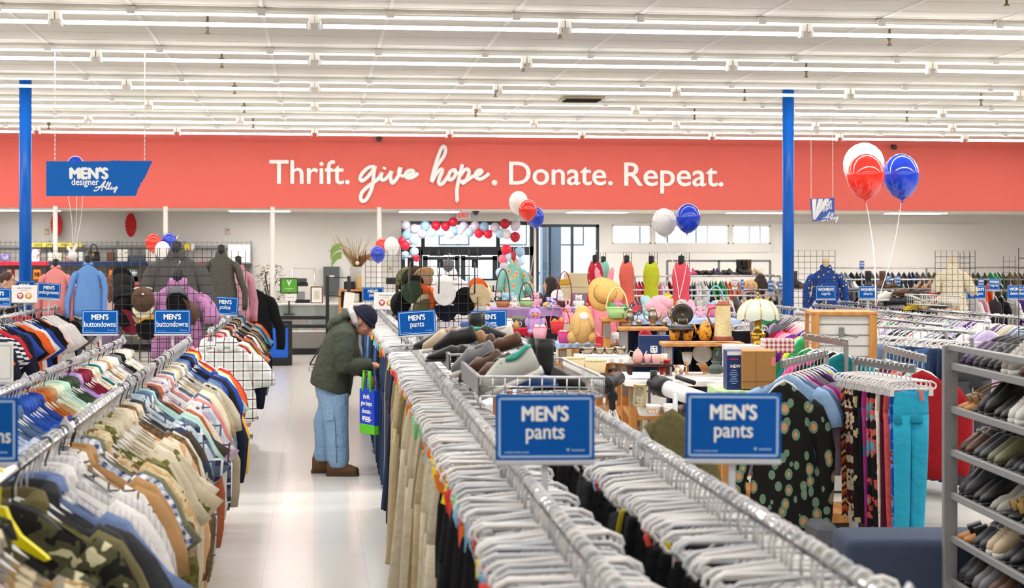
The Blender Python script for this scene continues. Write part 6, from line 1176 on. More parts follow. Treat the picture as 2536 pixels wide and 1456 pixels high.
LB = [('leggings', 'turquoise', 'plain turquoise leggings at the front'), ('leggings', 'blue tile', 'royal blue tile-print leggings'), ('leggings', 'red sequin', 'dark red sequinned leggings'), ('leggings', 'wine', 'wine coloured leggings'), ('leggings', 'cream leaf', 'cream leggings with golden leaves'), ('leggings', 'black motley', 'black leggings with motley patches'), ('leggings', 'black motley', 'second black leggings with motley patches'), ('leggings', 'pink and blue', 'magenta and blue print leggings'), ('leggings', 'black', 'plain black leggings'), ('leggings', 'black floral', 'black leggings with pale flowers'), ('leggings', 'brown batik', 'brown batik leggings'), ('leggings', 'brown batik', 'second brown batik leggings'), ('leggings', 'zigzag', 'orange zigzag leggings, longest of all')]
hang_on(a0, a1, z1, LB, .12, 'on the steel leggings rack', 'leggings on the rack arm', .9)
a0, a1 = P(2190, 862, 12.3), P(2290, 852, 11.0); z1 = a0.z
a2, a3 = P(2095, 848, 11.6), P(1995, 842, 12.4)
four_way('taller steel rack behind the leggings with red tops', [(a1, a0, z1), (a3, a2, a2.z)], (2150, 1288))
LC = [('blouse', 'green', 'green top'), ('blouse', 'white', 'white top'), ('blouse', 'navy rose', 'dark rose-print blouse'), ('blouse', 'wine', 'wine top'), ('blouse', 'navy rose', 'second dark rose-print blouse'), ('blouse', 'brick', 'brick pink top'), ('blouse', 'leaf pink', 'dusty pink top'), ('blouse', 'burgundy', 'burgundy top'), ('blouse', 'aqua', 'aqua top'), ('blouse', 'dark red', 'dark red long-sleeved top')]
hang_on(a1, a0, z1, LC[::-1], -.5, 'on the taller rack behind the leggings', 'tops on the taller rack')
LD = [('shorts_set', 'teal', 'teal trousers folded on a hanger'), ('blouse', 'black', 'black top on a black hanger'), ('blouse', 'hot pink', 'pink striped top'), ('blouse', 'teal', 'teal top'), ('blouse', 'green', 'bright green top')]
hang_on(a2, a3, a2.z, LD, -.3, 'on the back arm of the taller rack', 'tops on the back arm')
# slatwall box, benches, platform
D = 13.1; c = P(2095, 772, D); w = 160*pxm(D); t = thing('slatwall_unit', 'white slatwall display box with oak edges below the big balloons', 'display unit', (c.x+.05, c.y+.3, 0), (0, 0, -YAW-.08)); h = c.z; wsl = mat('slat_white', '#dcd7d4', .5)
link('panel', MB().box((0, 0, h/2), (w-.06, .52, h-.04)), wsl, t); link('top', MB().box((0, 0, h-.015), (w, .58, .03), .004), OAK, t)
for sx in (-1, 1):
    for sy in (-1, 1): link('edge_post', MB().box((sx*(w/2-.03), sy*.265, h/2), (.06, .05, h-.03), .004), OAK, t)
mb = MB(); z = h-.1
while z > .1: mb.box((0, -.262, z), (w-.1, .006, .007)).box((-w/2+.029, 0, z), (.006, .46, .007)); z -= .085
link('groove', mb, GREY, t); link('hook_plate', MB().box((-.02, -.27, h-.19), (.04, .01, .13), .002).tube([(.0, -.27, h-.18), (.09, -.36, h-.2), (.1, -.37, h-.17)], .006, 6), STEEL, t)
p = PZ(2135, 1343, .45); t = thing('ottoman_bench', 'slate blue upholstered bench in front of the shoe rack', 'bench', (p.x+.62, p.y+.22, 0), (0, 0, -YAW)); soften(link('seat', MB().box((0, 0, .255), (1.3, .45, .39)), mat('slate_upholstery', '#333d52', .9, pat='tweed', sc=150, cols=('#3e4a60',)), t), .05)
for sx in (-1, 1):
    for sy in (-1, 1): link('foot', MB().box((sx*.56, sy*.15, .03), (.06, .06, .06)), BLACK, t)
p = PZ(2035, 1380, .12); t = thing('ottoman', 'small grey upholstered stool by the trouser rack', 'stool', (p.x, p.y, 0)); link('seat', MB().box((0, 0, .2), (.13, .3, .26), .03), mat('grey_upholstery', '#55565c', .9), t); link('foot', MB().box((0, 0, .035), (.1, .26, .07)), BLACK, t)
p = PZ(2090, 1330, 0); t = thing('platform', 'low oak platform under the patterned leggings', 'platform', (p.x, p.y+.3, 0)); link('deck', MB().box((0, 0, .12), (.62, .5, .07), .005), OAK, t); link('plinth', MB().box((0, 0, .043), (.56, .44, .086)), DKWOOD, t)
p = PZ(1845, 1226, 0); t = thing('dolly', 'low oak dolly on black castors behind the trouser rack', 'cart', (p.x, p.y, 0)); link('deck', MB().box((.12, .1, .2), (.5, .4, .05), .004), OAK, t)
for dx, dy in ((-.05, -.03), (.3, -.03), (-.05, .25), (.3, .25)): wl = link('castor', MB().lathe([(.02, -.02), (.075, -.02), (.08, 0), (.075, .02), (.02, .02)], (dx, dy, .081), 14, Matrix.Rotation(pi/2, 3, 'X')), BLACK, t); link('castor_fork', MB().box((dx, dy, .13), (.05, .06, .09), .005), STEEL, wl)
# ================================================================== women's rails in rows up to the back wall
WT = []
for i in range(3): WT.append(shirt_mesh(60+i, i == 0, .19, -.66, .02, 'top'))
def tops(a, b, z, s, cols, where, grp, kind='top', cat='top', meshes=None, step_lab='from the near end', hanger=HW, only=None, hg=HANG, clips=False, tags=0):
    pts = along(a, b, s)
    for i, (x, y) in enumerate(pts):
        fb = cols[int(i/len(pts)*len(cols))]
        o = link(kind, R.choice(meshes or WT), F[fb], loc=(x, y, z), rot=(0, 0, R.gauss(0, .08)+(atan2(b[1]-a[1], b[0]-a[0])-pi/2))); tag(o, '%s %s, %s %s, %s' % (fb, kind.replace('_', ' '), nth(i+1), step_lab, where), cat, grp)
        link('hanger', hg, hanger, o)
        if tags and R.random() < tags: link('price_tag', TAGM, R.choice(TAGC), o, loc=(-.17, -.03, -.13), rot=(0, 0, R.uniform(-.9, .9)))
PAL = ['white', 'grey', 'black', 'charcoal', 'charcoal', 'cream', 'pink', 'purple', 'white', 'blue grey', 'lavender', 'grey', 'stone', 'ivory', 'green', 'mauve', 'white', 'black', 'blue grey', 'coral']
def pal(n): return [R.choice(PAL) for _ in range(n)]
WR = [((4.4, 14.2), (5.02, 12.2), ['denim blue', 'light denim', 'mid denim', 'dark denim', 'mid denim', 'light denim', 'mid denim', 'dark denim', 'mid denim', 'dark denim', 'charcoal']), ((5.3, 13.4), (5.4, 19.6), pal(30)), ((6.0, 14.2), (6.1, 19.8), pal(30)), ((3.6, 17.6), (3.7, 21.6), ['dark denim', 'navy', 'black', 'dark denim', 'charcoal']+pal(20)), ((6.7, 15), (6.8, 21), pal(26)), ((4.2, 15.6), (4.26, 19.0), ['black', 'dark denim', 'navy', 'dark denim', 'black', 'dark denim', 'charcoal', 'navy', 'grey'])]
WN = ['jeans rail left of the shoe rack', 'first long women\'s rail past the jeans', 'second long women\'s rail past the jeans', 'women\'s rail beyond the slatwall box', 'women\'s rail along the right side', 'dark rail behind the table lamp']
for (a, b, cols), wn in zip(WR, WN):
    rack('steel rack for the '+wn, [(a, b)], 1.3)
    jn = 'jeans' in wn or 'dark' in wn
    if wn.startswith('jeans'): tops(a, b, 1.3, .085, cols, wn, 'jeans left of the shoe rack', 'jeans', 'jeans', JEAN, hg=HANGC, tags=.9)
    elif wn.startswith('dark'): tops(a, b, 1.3, .13, cols, wn, 'dark trousers behind the lamp', 'jeans', 'jeans', JEAN, hg=HANGC)
    else: tops(a, b, 1.3, .12, cols, wn, 'tops on the '+wn)
a, b = P(1975, 766, 16.0), P(2052, 772, 14.4); rack('short steel rack of bright pink and purple tops', [((a.x, a.y), (b.x, b.y))], 1.34)
tops((a.x, a.y), (b.x, b.y), 1.34, .1, ['burgundy', 'hot pink', 'hot pink', 'coral', 'pink', 'lavender', 'purple', 'purple', 'magenta', 'lime', 'aqua', 'green', 'green'], 'bright rail by the column', 'bright tops by the column', 'top', step_lab='from the column')
# rails across the back, parallel to the wall
def cross(y, x0, x1, z, s, cols, wn, grp, kind='blouse', sh=False):
    t = thing('wall_rail', 'steel rail of the '+wn, 'clothes rack', ((x0+x1)/2, y, 0), 0, 'cross rails at the back'); w = x1-x0
    link('rail', MB().tube([(-w/2, 0, z), (w/2, 0, z)], .016, 8), CHROME, t)
    for k in range(int(w/1.8)+1): link('upright', MB().box((-w/2+k*w/max(1, int(w/1.8)), 0, z/2), (.03, .03, z)), STEEL, t); link('foot', MB().box((-w/2+k*w/max(1, int(w/1.8)), 0, .02), (.04, .4, .03)), STEEL, t)
    tops((x0, y), (x1, y), z, s, cols, wn, grp, kind, 'top', step_lab='from the entrance side')
q = lambda px, Y: PY(px, 700, Y).x
cross(28.6, q(1572, 28.6), q(1932, 28.6), 1.56, .055, ['red', 'burgundy', 'burgundy', 'hot pink', 'white', 'pink', 'burgundy', 'purple', 'lavender', 'navy', 'white', 'white', 'black', 'green', 'green', 'teal', 'orange', 'orange', 'lavender', 'coral', 'navy', 'navy', 'cobalt', 'grey', 'white', 'lavender'], 'colourful rail under the far shoe shelf', 'tops on the colourful far rail')
cross(30.5, q(2040, 30.5), q(2545, 30.5), 1.7, .1, ['dark green', 'blue grey', 'black', 'dark denim', 'grey', 'dark green', 'charcoal', 'dark denim', 'grey', 'olive', 'burgundy', 'red', 'yellow', 'dark green', 'green', 'dark green', 'olive', 'brown'], 'upper rail on the far right wall', 'dark tops on the far wall rail')
cross(26.4, q(1550, 26.4), q(1936, 26.4), 1.36, .13, pal(22), 'pale rail before the colourful one', 'tops on the pale far rail')
cross(25.2, q(1990, 25.2), q(2545, 25.2), 1.36, .16, pal(26), 'pale rail under the far shoe baskets', 'tops on the far right rail')
cross(24.0, q(1560, 24.0), q(1930, 24.0), 1.32, .16, pal(18), 'second pale rail before the colourful one', 'tops on the second pale rail'); cross(28.3, q(2060, 28.3), q(2545, 28.3), 1.5, .13, ['black', 'grey', 'charcoal', 'white', 'teal', 'black', 'red', 'dark red', 'cream', 'red', 'orange', 'dark green', 'red', 'dark red'], 'middle rail on the far right', 'tops on the middle far rail')
# far shoe shelf
xl, xr = q(1656, 29.2), q(1912, 29.2); z = 1.57; t = thing('shoe_shelf', 'grey steel shelf of shoes below the high windows', 'shelf', ((xl+xr)/2, 29.2, 0)); w = xr-xl
link('board', MB().box((0, 0, z), (w, .3, .03), .004), GREY, t); link('frame', MB().box((-w/2, .13, z+.13), (.04, .03, .27)).box((w/2, .13, z+.13), (.04, .03, .27)).box((0, .13, z+.26), (w, .03, .04)).box((0, .13, z+.13), (.04, .03, .27)), GREY, t)
for sx in (-1, 1): link('leg', MB().box((sx*w/2, .13, z/2), (.04, .04, z)), GREY, t)
FS = [('pink', 'pump', 'bright pink pump'), ('pink', 'pump', 'bright pink pump'), ('black', 'slipper', 'black flat'), ('black', 'slipper', 'black flat'), ('black', 'slipper', 'low black flat'), ('black', 'slipper', 'low black flat'), ('purple', 'pump', 'purple heeled pump'), ('purple', 'pump', 'purple heeled pump'), ('black', 'loafer', 'black loafer'), ('black', 'loafer', 'black loafer'), ('black', 'pump', 'black pump'), ('black', 'pump', 'black pump'), ('black', 'boot', 'tall black boot'), ('black', 'boot', 'tall black boot'), ('brown', 'boot', 'slouching brown boot'), ('beige', 'pump', 'beige pump'), ('beige', 'loafer', 'beige loafer'), ('white', 'pump', 'cream pump')]
for i, (c, k, d) in enumerate(FS): shoe(k, '%s on the far steel shelf, %s from the entrance' % (d, ORD[i]), (xl+.38+i*(w-.5)/len(FS), 29.15, z+.016), (0, 0, -pi/2+R.uniform(-.5, .5)), (SC[c], SC[c], SC['black']), 'shoes on the far shelf', 1.0)
# far shoe baskets on the women's rails
a, b = P(2160, 762, 19.6), P(2362, 770, 17.6)
wire_basket('far wire basket heaped with striped and yellow shoes', (a.x, a.y-.9), (b.x, b.y-.2), (a.x, a.y+.5), (b.x, b.y+1.0), 1.36, 1.47, None, side=.06)
for i, (px, py, c, k, d) in enumerate(((2175, 748, 'rose', 'sneaker', 'pale rose trainer'), (2195, 742, 'white', 'sneaker', 'white trainer'), (2215, 750, 'charcoal', 'loafer', 'charcoal shoe'), (2232, 744, 'charcoal', 'loafer', 'dark grey shoe'), (2250, 742, 'black', 'sneaker', 'black and white trainer'), (2268, 738, 'black', 'sneaker', 'black patterned trainer'), (2262, 762, 'yellow', 'loafer', 'bright yellow shoe'), (2290, 758, 'gold', 'sandal', 'gold sandal'), (2310, 752, 'beige', 'pump', 'beige pump'), (2330, 764, 'black', 'loafer', 'flat black shoe'), (2240, 728, 'brown', 'loafer', 'brown shoe at the top of the heap'), (2345, 762, 'tan', 'sandal', 'tan sandal'))): shoe(k, '%s in the far basket below the shorts sign' % d, P(px, py, 18.6)+Vector((0, 0, -.02)), (R.uniform(-.3, .3), R.uniform(-.3, .3), pi+R.uniform(-.6, .6)), (SC[c], SC['white' if k == 'sneaker' else c], SC['black']), 'shoes in the far basket', 1.05)
for i, (px, py, c, k, d) in enumerate(((2095, 710, 'beige', 'pump', 'beige strappy pump'), (2118, 716, 'white', 'pump', 'white strappy pump'), (2180, 705, 'brown', 'boot', 'dark brown boot'), (2272, 712, 'tan', 'pump', 'tan platform pump'), (2292, 714, 'tan', 'pump', 'golden platform pump'), (2150, 700, 'black', 'boot', 'black boot'), (2205, 706, 'brown', 'loafer', 'brown shoe'), (1978, 700, 'charcoal', 'boot', 'dark boot'), (1985, 690, 'brown', 'loafer', 'dark brown shoe'), (2000, 698, 'tan', 'loafer', 'tan shoe'))): shoe(k, '%s standing on the far right display rail shelf' % d, Vector((q(px, 25.25), 25.25+R.uniform(-.04, .04), P(2160, 716, 25.2).z)), (0, 0, -pi/2+R.uniform(-1.2, 1.2)), (SC[c], SC[c], SC['black']), 'shoes on the far rail shelf', 1.0)
o = thing('rail_shelf', 'long low steel shelf carrying far shoes behind the balloon strings', 'shelf', (q(2160, 25.25), 25.25, 0)); link('board', MB().box((0, 0, P(2160, 716, 25.2).z-.012), (3.2, .3, .02)), GREY, o)
for sx in (-1, 1): link('leg', MB().box((sx*1.5, 0, .7), (.04, .04, 1.4)), GREY, o)
# striped dress at the picture edge
show('striped_dress', DRS, mat('fabric long stripe', '#1d1c22', .9, pat='stripe', sc=45, cols=('#c8b878',)), 2600, 690, 11.6, 'dark dress with cream and blue stripes at the picture edge', 'dress', 1.1, 1, .3, None, False)
# ================================================================== shelving and counters along the back wall, on the left
YS = 33.9
def bx(label, kind, cat, x0, y0, x1, y1, m, Y=YS-.2, d=.2, parts=(), grp=None, rz=0):
    a, b = PY(x0, y1, Y), PY(x1, y0, Y); w, h = b.x-a.x, b.z-a.z; t = thing(kind, label, cat, ((a.x+b.x)/2, Y, a.z), (0, 0, rz), grp)
    link('body', MB().box((0, d/2, h/2), (w, d, h), min(.012, h*.1)), m, t)
    for nm, fx, fz, fw, fh, mm in parts: link(nm, MB().box((fx*w, -.004, fz*h), (fw*w, .006, fh*h)), mm, t)
    return t
x0, x1 = PY(-60, 650, YS).x, PY(624, 650, YS).x; zt = PY(300, 596, YS).z; zs = PY(300, 649, YS).z; z2 = PY(300, 700, YS).z
t = thing('grid_shelving', 'long grey wire shelving unit along the back wall', 'shelf', ((x0+x1)/2, YS+.3, 0)); w = x1-x0; mb = MB(); gw = mat('grey_wire', '#77757a', .5, .3)
for i in range(int(w/.1)+1): mb.tube([(-w/2+i*.1, .1, .3), (-w/2+i*.1, .1, zt)], .004, 4)
z = .4
while z < zt: mb.tube([(-w/2, .1, z), (w/2, .1, z)], .004, 4); z += .1
link('grid_back', mb, gw, t)
for k in range(5): link('post', MB().box((-w/2+.03+k*(w-.06)/4, .1, zt/2), (.05, .05, zt), .004), GREY, t)
for z in (zt-.12,): link('beam', MB().box((0, .06, z), (w, .03, .04)), GREY, t)
for z in (zs, z2, .75, .35): link('shelf', MB().box((0, -.16, z-.015), (w, .5, .03), .003), GREY, t)
link('back_board', MB().box((0, .15, 1.2), (w, .01, 1.9)), mat('slat_grey', '#b5b1ad', .7), t)
for i, (a, b, m, lb) in enumerate(((-40, 121, 'red_cloth', 'red cloth strip along the shelf edge under the yellow banner'), (121, 365, 'navy_cloth', 'navy cloth strip along the shelf edge under the handbags'), (490, 512, 'red_cloth', 'short red cloth strip by the leather shirt'))):
    p, q_ = PY(a, 648, YS-.12), PY(b, 657, YS-.12); o = link('shelf_skirt', MB().sheet(lambda u, v: (p.x+(q_.x-p.x)*u, YS-.14-.01*sin(u*60), p.z+(q_.z-p.z)*v), 60, 2), mat(m, '#1d3566' if m[0] == 'n' else '#c8202c', .8)); tag(o, lb, 'cloth', 'shelf skirts')
t = bx('yellow paper banner lettered GRAND OPENING EVENT PRIZES on the wire shelving', 'banner', 'banner', 78, 601, 202, 612, mat('banner_yellow', '#e2cf5a', .6), YS+.25, .01)
put('lettering', fit('GRAND    OPENING    EVENT    PRIZES', .085, .001, .92*(PY(202, 600, YS).x-PY(78, 600, YS).x)), mat('olive_ink', '#5a5420'), t, 0, .045, -.006)
dk = mat('dark_leather', '#2a2422', .5); fly = mat('flyer_print', '#e4e1dc', .6, pat='print', sc=14, cols=('#e4e1dc', '#8a8886'))
for a in [('purple patterned box at the edge of the wire shelf', 'gift_box', 'box', 2, 629, 21, 647, mat('purple_box', '#7a68a8', .5, pat='print', sc=12, cols=('#b0a2cc', '#5a4888'))), ('white box of figurines in front of the blue column', 'toy_box', 'box', 77, 617, 97, 648, mat('figurine_box', '#dfe2ea', .5, pat='print', sc=9, cols=('#dfe2ea', '#a06a4a', '#6a92d0'))), ('cream handbag under the yellow banner', 'handbag', 'bag', 119, 626, 152, 646, mat('cream_bag', '#dfd0b4', .6)), ('row of small brown pots on the wire shelf', 'jewellery_box', 'box', 161, 634, 191, 647, mat('pot_brown', '#9a6a58', .5, pat='print', sc=14, cols=('#d0b0a4', '#6a4038'))), ('glass jar beside the dark handbag', 'jar', 'jar', 194, 624, 206, 647, mat('jar_glass', '#c9cfc8', .2)), ('brown leather purse on the navy cloth', 'purse', 'bag', 264, 625, 282, 646, mat('brown_bag', '#6a4030', .5)),
 ('white flyer standing on the navy cloth', 'flyer', 'flyer', 291, 617, 316, 648, fly), ('second white flyer beside the red balloon', 'flyer', 'flyer', 361, 617, 384, 648, fly), ('grey model boat between the two flyers', 'model_boat', 'ornament', 318, 632, 360, 647, mat('boat_grey', '#4a5568', .4)), ('yellow and black box on the upper shelving', 'box', 'box', 456, 604, 470, 620, mat('yellow_box', '#d8b838', .5, pat='print', sc=20, cols=('#3a3428',))), ('white can beside the yellow box', 'can', 'can', 472, 603, 480, 621, mat('can_white', '#c9c9c6', .4)),
 ('white board leaning at the end of the shelving', 'whiteboard', 'board', 564, 606, 619, 650, mat('board_white', '#e4e0da', .4)), ('dark case with an oval shining dial', 'mantel_clock', 'clock', 312, 664, 343, 699, mat('clock_brown', '#54443c', .4)), ('navy box beside the shining dial clock', 'box', 'box', 296, 662, 311, 682, mat('navy_box', '#2a3450', .5)), ('bright orange sign with black figures by the dial clock', 'price_sign', 'sign', 270, 668, 284, 700, mat('orange_card', '#ec7a1c', .6)), ('bright orange sign with black figures beside the blue column', 'price_sign', 'sign', 82, 668, 100, 692, mat('orange_card')), ('red tin below the shining dial clock', 'tin', 'tin', 321, 698, 346, 709, mat('red_tin', '#c82028', .4)), ('brown jewellery box under the dial clock', 'jewellery_box', 'box', 322, 684, 350, 698, mat('dark_box', '#4a2a22', .4))]: bx(*a[:7], m=a[7], Y=YS-.05 if a[4] < 660 else YS-.1)
def bag_(label, x0, y0, x1, y1, m, Y, hh): 
    a, b = PY(x0, y1, Y), PY(x1, y0, Y); w, h = b.x-a.x, b.z-a.z; t = thing('handbag', label, 'bag', ((a.x+b.x)/2, Y, a.z)); link('body', MB().loft([[(sx*w*k/2, sy*.07*k2, z) for sx, sy in ((-1, -1), (1, -1), (1, 1), (-1, 1))] for k, k2, z in ((.95, 1, 0), (1, 1.1, h*.2), (.9, .7, h*.8*(1-hh)+.1*h), (.7, .3, h*(1-hh)))]), m, t)
    link('handle', MB().tube([(w*.3*cos(pi*i/10), 0, h*(1-hh)+h*hh*sin(pi*i/10)) for i in range(11)], .012, 6), m, t); link('clasp', MB().box((0, -.075, h*.4), (.03, .01, .06), .003), mat('gold_wire'), t)
bag_('black handbag with tall curved handle on the navy cloth', 217, 605, 247, 647, dk, YS-.05, .42)
bd = bpy.data.objects['mantel_clock']; link('dial', MB().lathe([(.001, 0), (.075, 0), (.08, .01)], (0, -.01, .19), 20, Matrix.Rotation(pi/2, 3, 'X') @ Matrix.Diagonal((1.3, .9, 1))), mat('dial_silver', '#bfe0ea', .1, .8), bd)
for o in [o for o in bpy.data.objects if o.name.startswith('price_sign')]: link('lettering', text('10', .11, .008), BLACK, o, loc=(0, -.012, .1))
p = PY(22, 690, YS+.1); t = thing('flag', 'striped flag hanging on the shelving behind the man', 'flag', p)
for i in range(7): link('stripe', MB().box((-.14+i*.075, -.02, 0), (.075, .008, .36)), mat('flag_red', '#b02c34', .8) if i % 2 else mat('flag_white', '#e4dfdb', .8), t)
link('canton', MB().box((-.16, -.027, .06), (.14, .006, .24)), mat('flag_blue', '#27386c', .8, pat='dots', sc=30, cols=('#e4dfdb', '#27386c')), t)
# counters
def P3(px, py, D): return P(px, py, D)
a, b = P(652, 905, 28.9), P(713, 905, 28.9); w = (b-a).length; t = thing('service_counter', 'bright blue fronted service counter with black edges', 'counter', ((a.x+b.x)/2-.25, a.y+.35, 0)); w += .5; h = P(680, 795, 28.9).z
link('front', MB().box((0, 0, h/2+.05), (w, .7, h-.1), .004), mat('counter_blue', '#0d5fd0', .4), t); link('top', MB().box((0, 0, h-.02), (w+.06, .76, .05), .005), BLACK, t); link('kick', MB().box((0, -.01, .07), (w+.01, .72, .14)), BLACK, t); link('end_panel', MB().box((w/2+.03, .02, h/2), (.07, .72, h)), BLACK, t)
YC = 32.6; a, b = PY(600, 870, YC), PY(905, 870, YC); w = b.x-a.x; cx = (a.x+b.x)/2; zz = lambda py: PY(750, py, YC).z
t = thing('display_counter', 'long glass display counter with a grey base', 'counter', (cx, YC+.35, 0))
link('base', MB().box((0, 0, zz(822)/2+.05), (w, .7, zz(822)-.1)), mat('counter_grey', '#84827f', .6), t); link('kick', MB().box((0, -.01, .06), (w, .7, .12)), BLACK, t); link('ledge', MB().box((0, 0, zz(820)), (w+.02, .72, .03)), WHITE, t)
link('top', MB().box((0, 0, zz(754)), (w+.04, .74, .035), .004), mat('counter_white', '#dcd9d4', .4), t); link('glass', MB().box((0, -.345, (zz(820)+zz(756))/2), (w, .008, zz(756)-zz(820))), mat('case_glass', '#b9c6c2', .1, alpha=.35), t); link('back', MB().box((0, .34, (zz(820)+zz(756))/2), (w, .01, zz(756)-zz(820))), mat('case_back', '#b4b6b2', .5), t)
for k in range(5): link('upright', MB().box((-w/2+k*w/4, -.345, (zz(820)+zz(756))/2), (.025, .02, zz(756)-zz(820))), CHROME, t)
link('glass_shelf', MB().box((0, -.05, zz(790)), (w-.04, .5, .01)), mat('case_glass'), t)
for a in [('pink box inside the glass counter', 'gift_box', 'box', 738, 790, 760, 803, mat('pink_card', '#e06a78', .5)), ('dark stand inside the glass counter', 'display_bust', 'stand', 772, 779, 800, 802, dk), ('orange tray inside the glass counter', 'tray', 'tray', 772, 811, 790, 820, mat('orange_tray', '#e8842c', .5)), ('cream tray inside the glass counter', 'tray', 'tray', 745, 811, 770, 820, mat('cream_tray', '#dccf9c', .5)), ('tan box inside the glass counter', 'gift_box', 'box', 715, 812, 740, 820, mat('tan_card', '#b08a5c', .6)), ('white tray inside the glass counter end', 'tray', 'tray', 793, 811, 812, 820, WHITE),
 ('dark typewriter on the glass counter', 'typewriter', 'machine', 731, 742, 768, 752, BLACK), ('black and white cash tin on the white shelf', 'cash_box', 'box', 738, 689, 760, 700, mat('cash_grey', '#47474a', .4)), ('dark cash tin below the other one', 'cash_box', 'box', 737, 700, 763, 709, BLACK), ('grey card machine behind the framed print', 'card_machine', 'machine', 735, 722, 755, 742, mat('machine_grey', '#8a8a8c', .5)), ('beige register box beside the NOTICE sheet', 'register_box', 'machine', 655, 747, 698, 782, mat('beige_case', '#c4bfb6', .6))]: bx(*a[:7], m=a[7], Y=YC+.1 if a[4] > 770 else YC+.35, d=.15)
t = bx('bright green framed sign with a white emblem on the counter', 'framed_sign', 'sign', 694, 688, 738, 727, BLACK, YC-.1, .03, (('panel', 0, .5, .88, .86, mat('sign_green', '#57a82c', .5)),), None, .05); w = .36
link('emblem', MB().prism([(0, -.05), (-.045, .07), (-.02, .07), (0, .0), (.02, .07), (.045, .07)], .004, Matrix.Translation((0, -.01, .19))), WHITEINK, t); put('lettering', text('welcome', .035, 0), WHITEINK, t, 0, .09, -.01); bpy.data.objects.remove([c for c in t.children if c.name.startswith('lettering')][-1]); link('caption', MB().box((0, -.01, .1), (.17, .003, .012)).box((0, -.01, .075), (.07, .003, .01)), mat('pale_green_ink', '#b8dc9c'), t); link('stand', MB().box((0, .02, -.2), (.03, .03, .42)).box((0, .02, -.4), (.22, .18, .02)), BLACK, t)
t = bx('white paper note hanging under the green sign', 'paper_note', 'paper', 707, 728, 733, 745, PAPER, YC-.13, .004, (('print', 0, .5, .7, .06, GREY),))
t = bx('white NOTICE sheet with a red heading on the register box', 'notice', 'sign', 652, 748, 686, 778, PAPER, YC+.3, .004, (('heading', 0, .89, 1, .2, mat('notice_red', '#d0503c', .5)), ('print', 0, .55, .7, .04, GREY), ('print', 0, .45, .75, .04, GREY), ('print', 0, .35, .7, .04, GREY))); put('lettering', fit('NOTICE', .06, .003, .2), WHITEINK, t, 0, .22, -.009)
t = bx('small framed print in brown wood on the glass counter', 'picture_frame', 'frame', 769, 709, 800, 752, mat('frame_brown', '#6a3a24', .5), YC+.2, .03, (('mount', 0, .5, .8, .85, PAPER), ))
link('print', MB().box((0, -.009, .17), (.1, .003, .17)), mat('sketch', '#d8cfbc', .6, pat='print', sc=20, cols=('#d8cfbc', '#9a8a70')), t)
p = PY(752, 684, YC+.5); t = thing('wire_stand', 'chrome hoop stand behind the green sign', 'stand', (p.x, p.y, 0)); h = PY(752, 665, YC+.5).z; link('hoop', MB().tube([(-.22, 0, 1.0), (-.22, 0, h), (.22, 0, h), (.22, 0, 1.0)], .012, 6), CHROME, t); link('shelf', MB().box((0, 0, h-.34), (.42, .2, .02)), WHITE, t); link('base', MB().box((0, 0, .5), (.44, .2, 1.0)), WHITE, t)
p = PY(821, 696, YW-.06); t = thing('electric_panel', 'dark grey electric panel with an oval white badge on the wall', 'panel', p); link('cabinet', MB().box((0, 0, 0), (.33, .1, .6), .008), mat('panel_grey', '#55585c', .5), t); link('door', MB().box((0, -.055, -.02), (.2, .015, .42), .004), mat('panel_grey'), t); link('badge', MB().lathe([(.001, 0), (.06, 0), (.06, .004)], (0, -.065, .09), 20, Matrix.Rotation(pi/2, 3, 'X') @ Matrix.Diagonal((1.1, .5, 1))), WHITE, t)
# queue barrier
for i, px in enumerate((811, 864)):
    D = 26.5; p = P(px, 685, D); t = thing('barrier_post', ('tall black barrier post in front of the electric panel', 'tall black barrier post in front of the flower vase')[i], 'barrier', (p.x, p.y, 0), 0, 'queue barrier posts'); h = p.z; link('base', MB().lathe([(.16, 0), (.16, .02), (.05, .04)], n=18), BLACK, t); link('post', MB().lathe([(.03, .03), (.03, h), (.02, h+.01)], n=12), BLACK, t)
    if i: link('notice', MB().box((0, -.04, h-.38), (.16, .004, .26), R=Matrix.Rotation(.1, 3, 'Y')), PAPER, t)
for i, (x0, x1, y, lb) in enumerate(((560, 812, 787, 'upper black barrier belt across the blue counter'), (560, 812, 808, 'lower black barrier belt across the blue counter'))):
    a, b = P(x0, y, 26.5), P(x1, y, 26.5); tag(link('barrier_belt', MB().box(((a.x+b.x)/2, (a.y+b.y)/2, a.z), ((b-a).length, .006, .055), rz=-YAW), BLACK), lb, 'barrier', 'queue barrier belts')
a, b = P(811, 686, 26.5), P(864, 688, 26.5); tag(link('barrier_rail', MB().tube([a, b], .008, 6).tube([a-Vector((0, 0, .3)), b-Vector((0, 0, .3))], .008, 6), BLACK), 'thin black rails joining the two barrier posts', 'barrier')
# plants and crates
def leafy(t, r0, h, n, ms, z0, seed):
    r = random.Random(seed); L = [MB(), MB()]; st = MB()
    for i in range(9):
        a = r.uniform(0, 2*pi); q_ = Vector((r0*.5*cos(a), r0*.5*sin(a), z0+h*r.uniform(.4, .95))); st.tube([(0, 0, z0), (q_.x*.4, q_.y*.4, z0+(q_.z-z0)*.5), q_], .008, 4)
    for i in range(n):
        a = r.uniform(0, 2*pi); rr = r0*sqrt(r.random()); z = z0+h*r.uniform(.15, 1); c = Vector((rr*cos(a), rr*sin(a), z)); d = Vector((cos(a), sin(a), r.uniform(-.4, .5))).normalized()*r.uniform(.07, .12); s = d.cross(Vector((0, 0, 1))).normalized()*.035
        L[i % 2].add([c-d*.5, c+s, c+d*.6+Vector((0, 0, -.02)), c-s], [(0, 1, 2, 3)], True)
    link('stems', st, DKWOOD, t)
    for m_, k in zip(L, ms): link('leaves', m_, k, t)
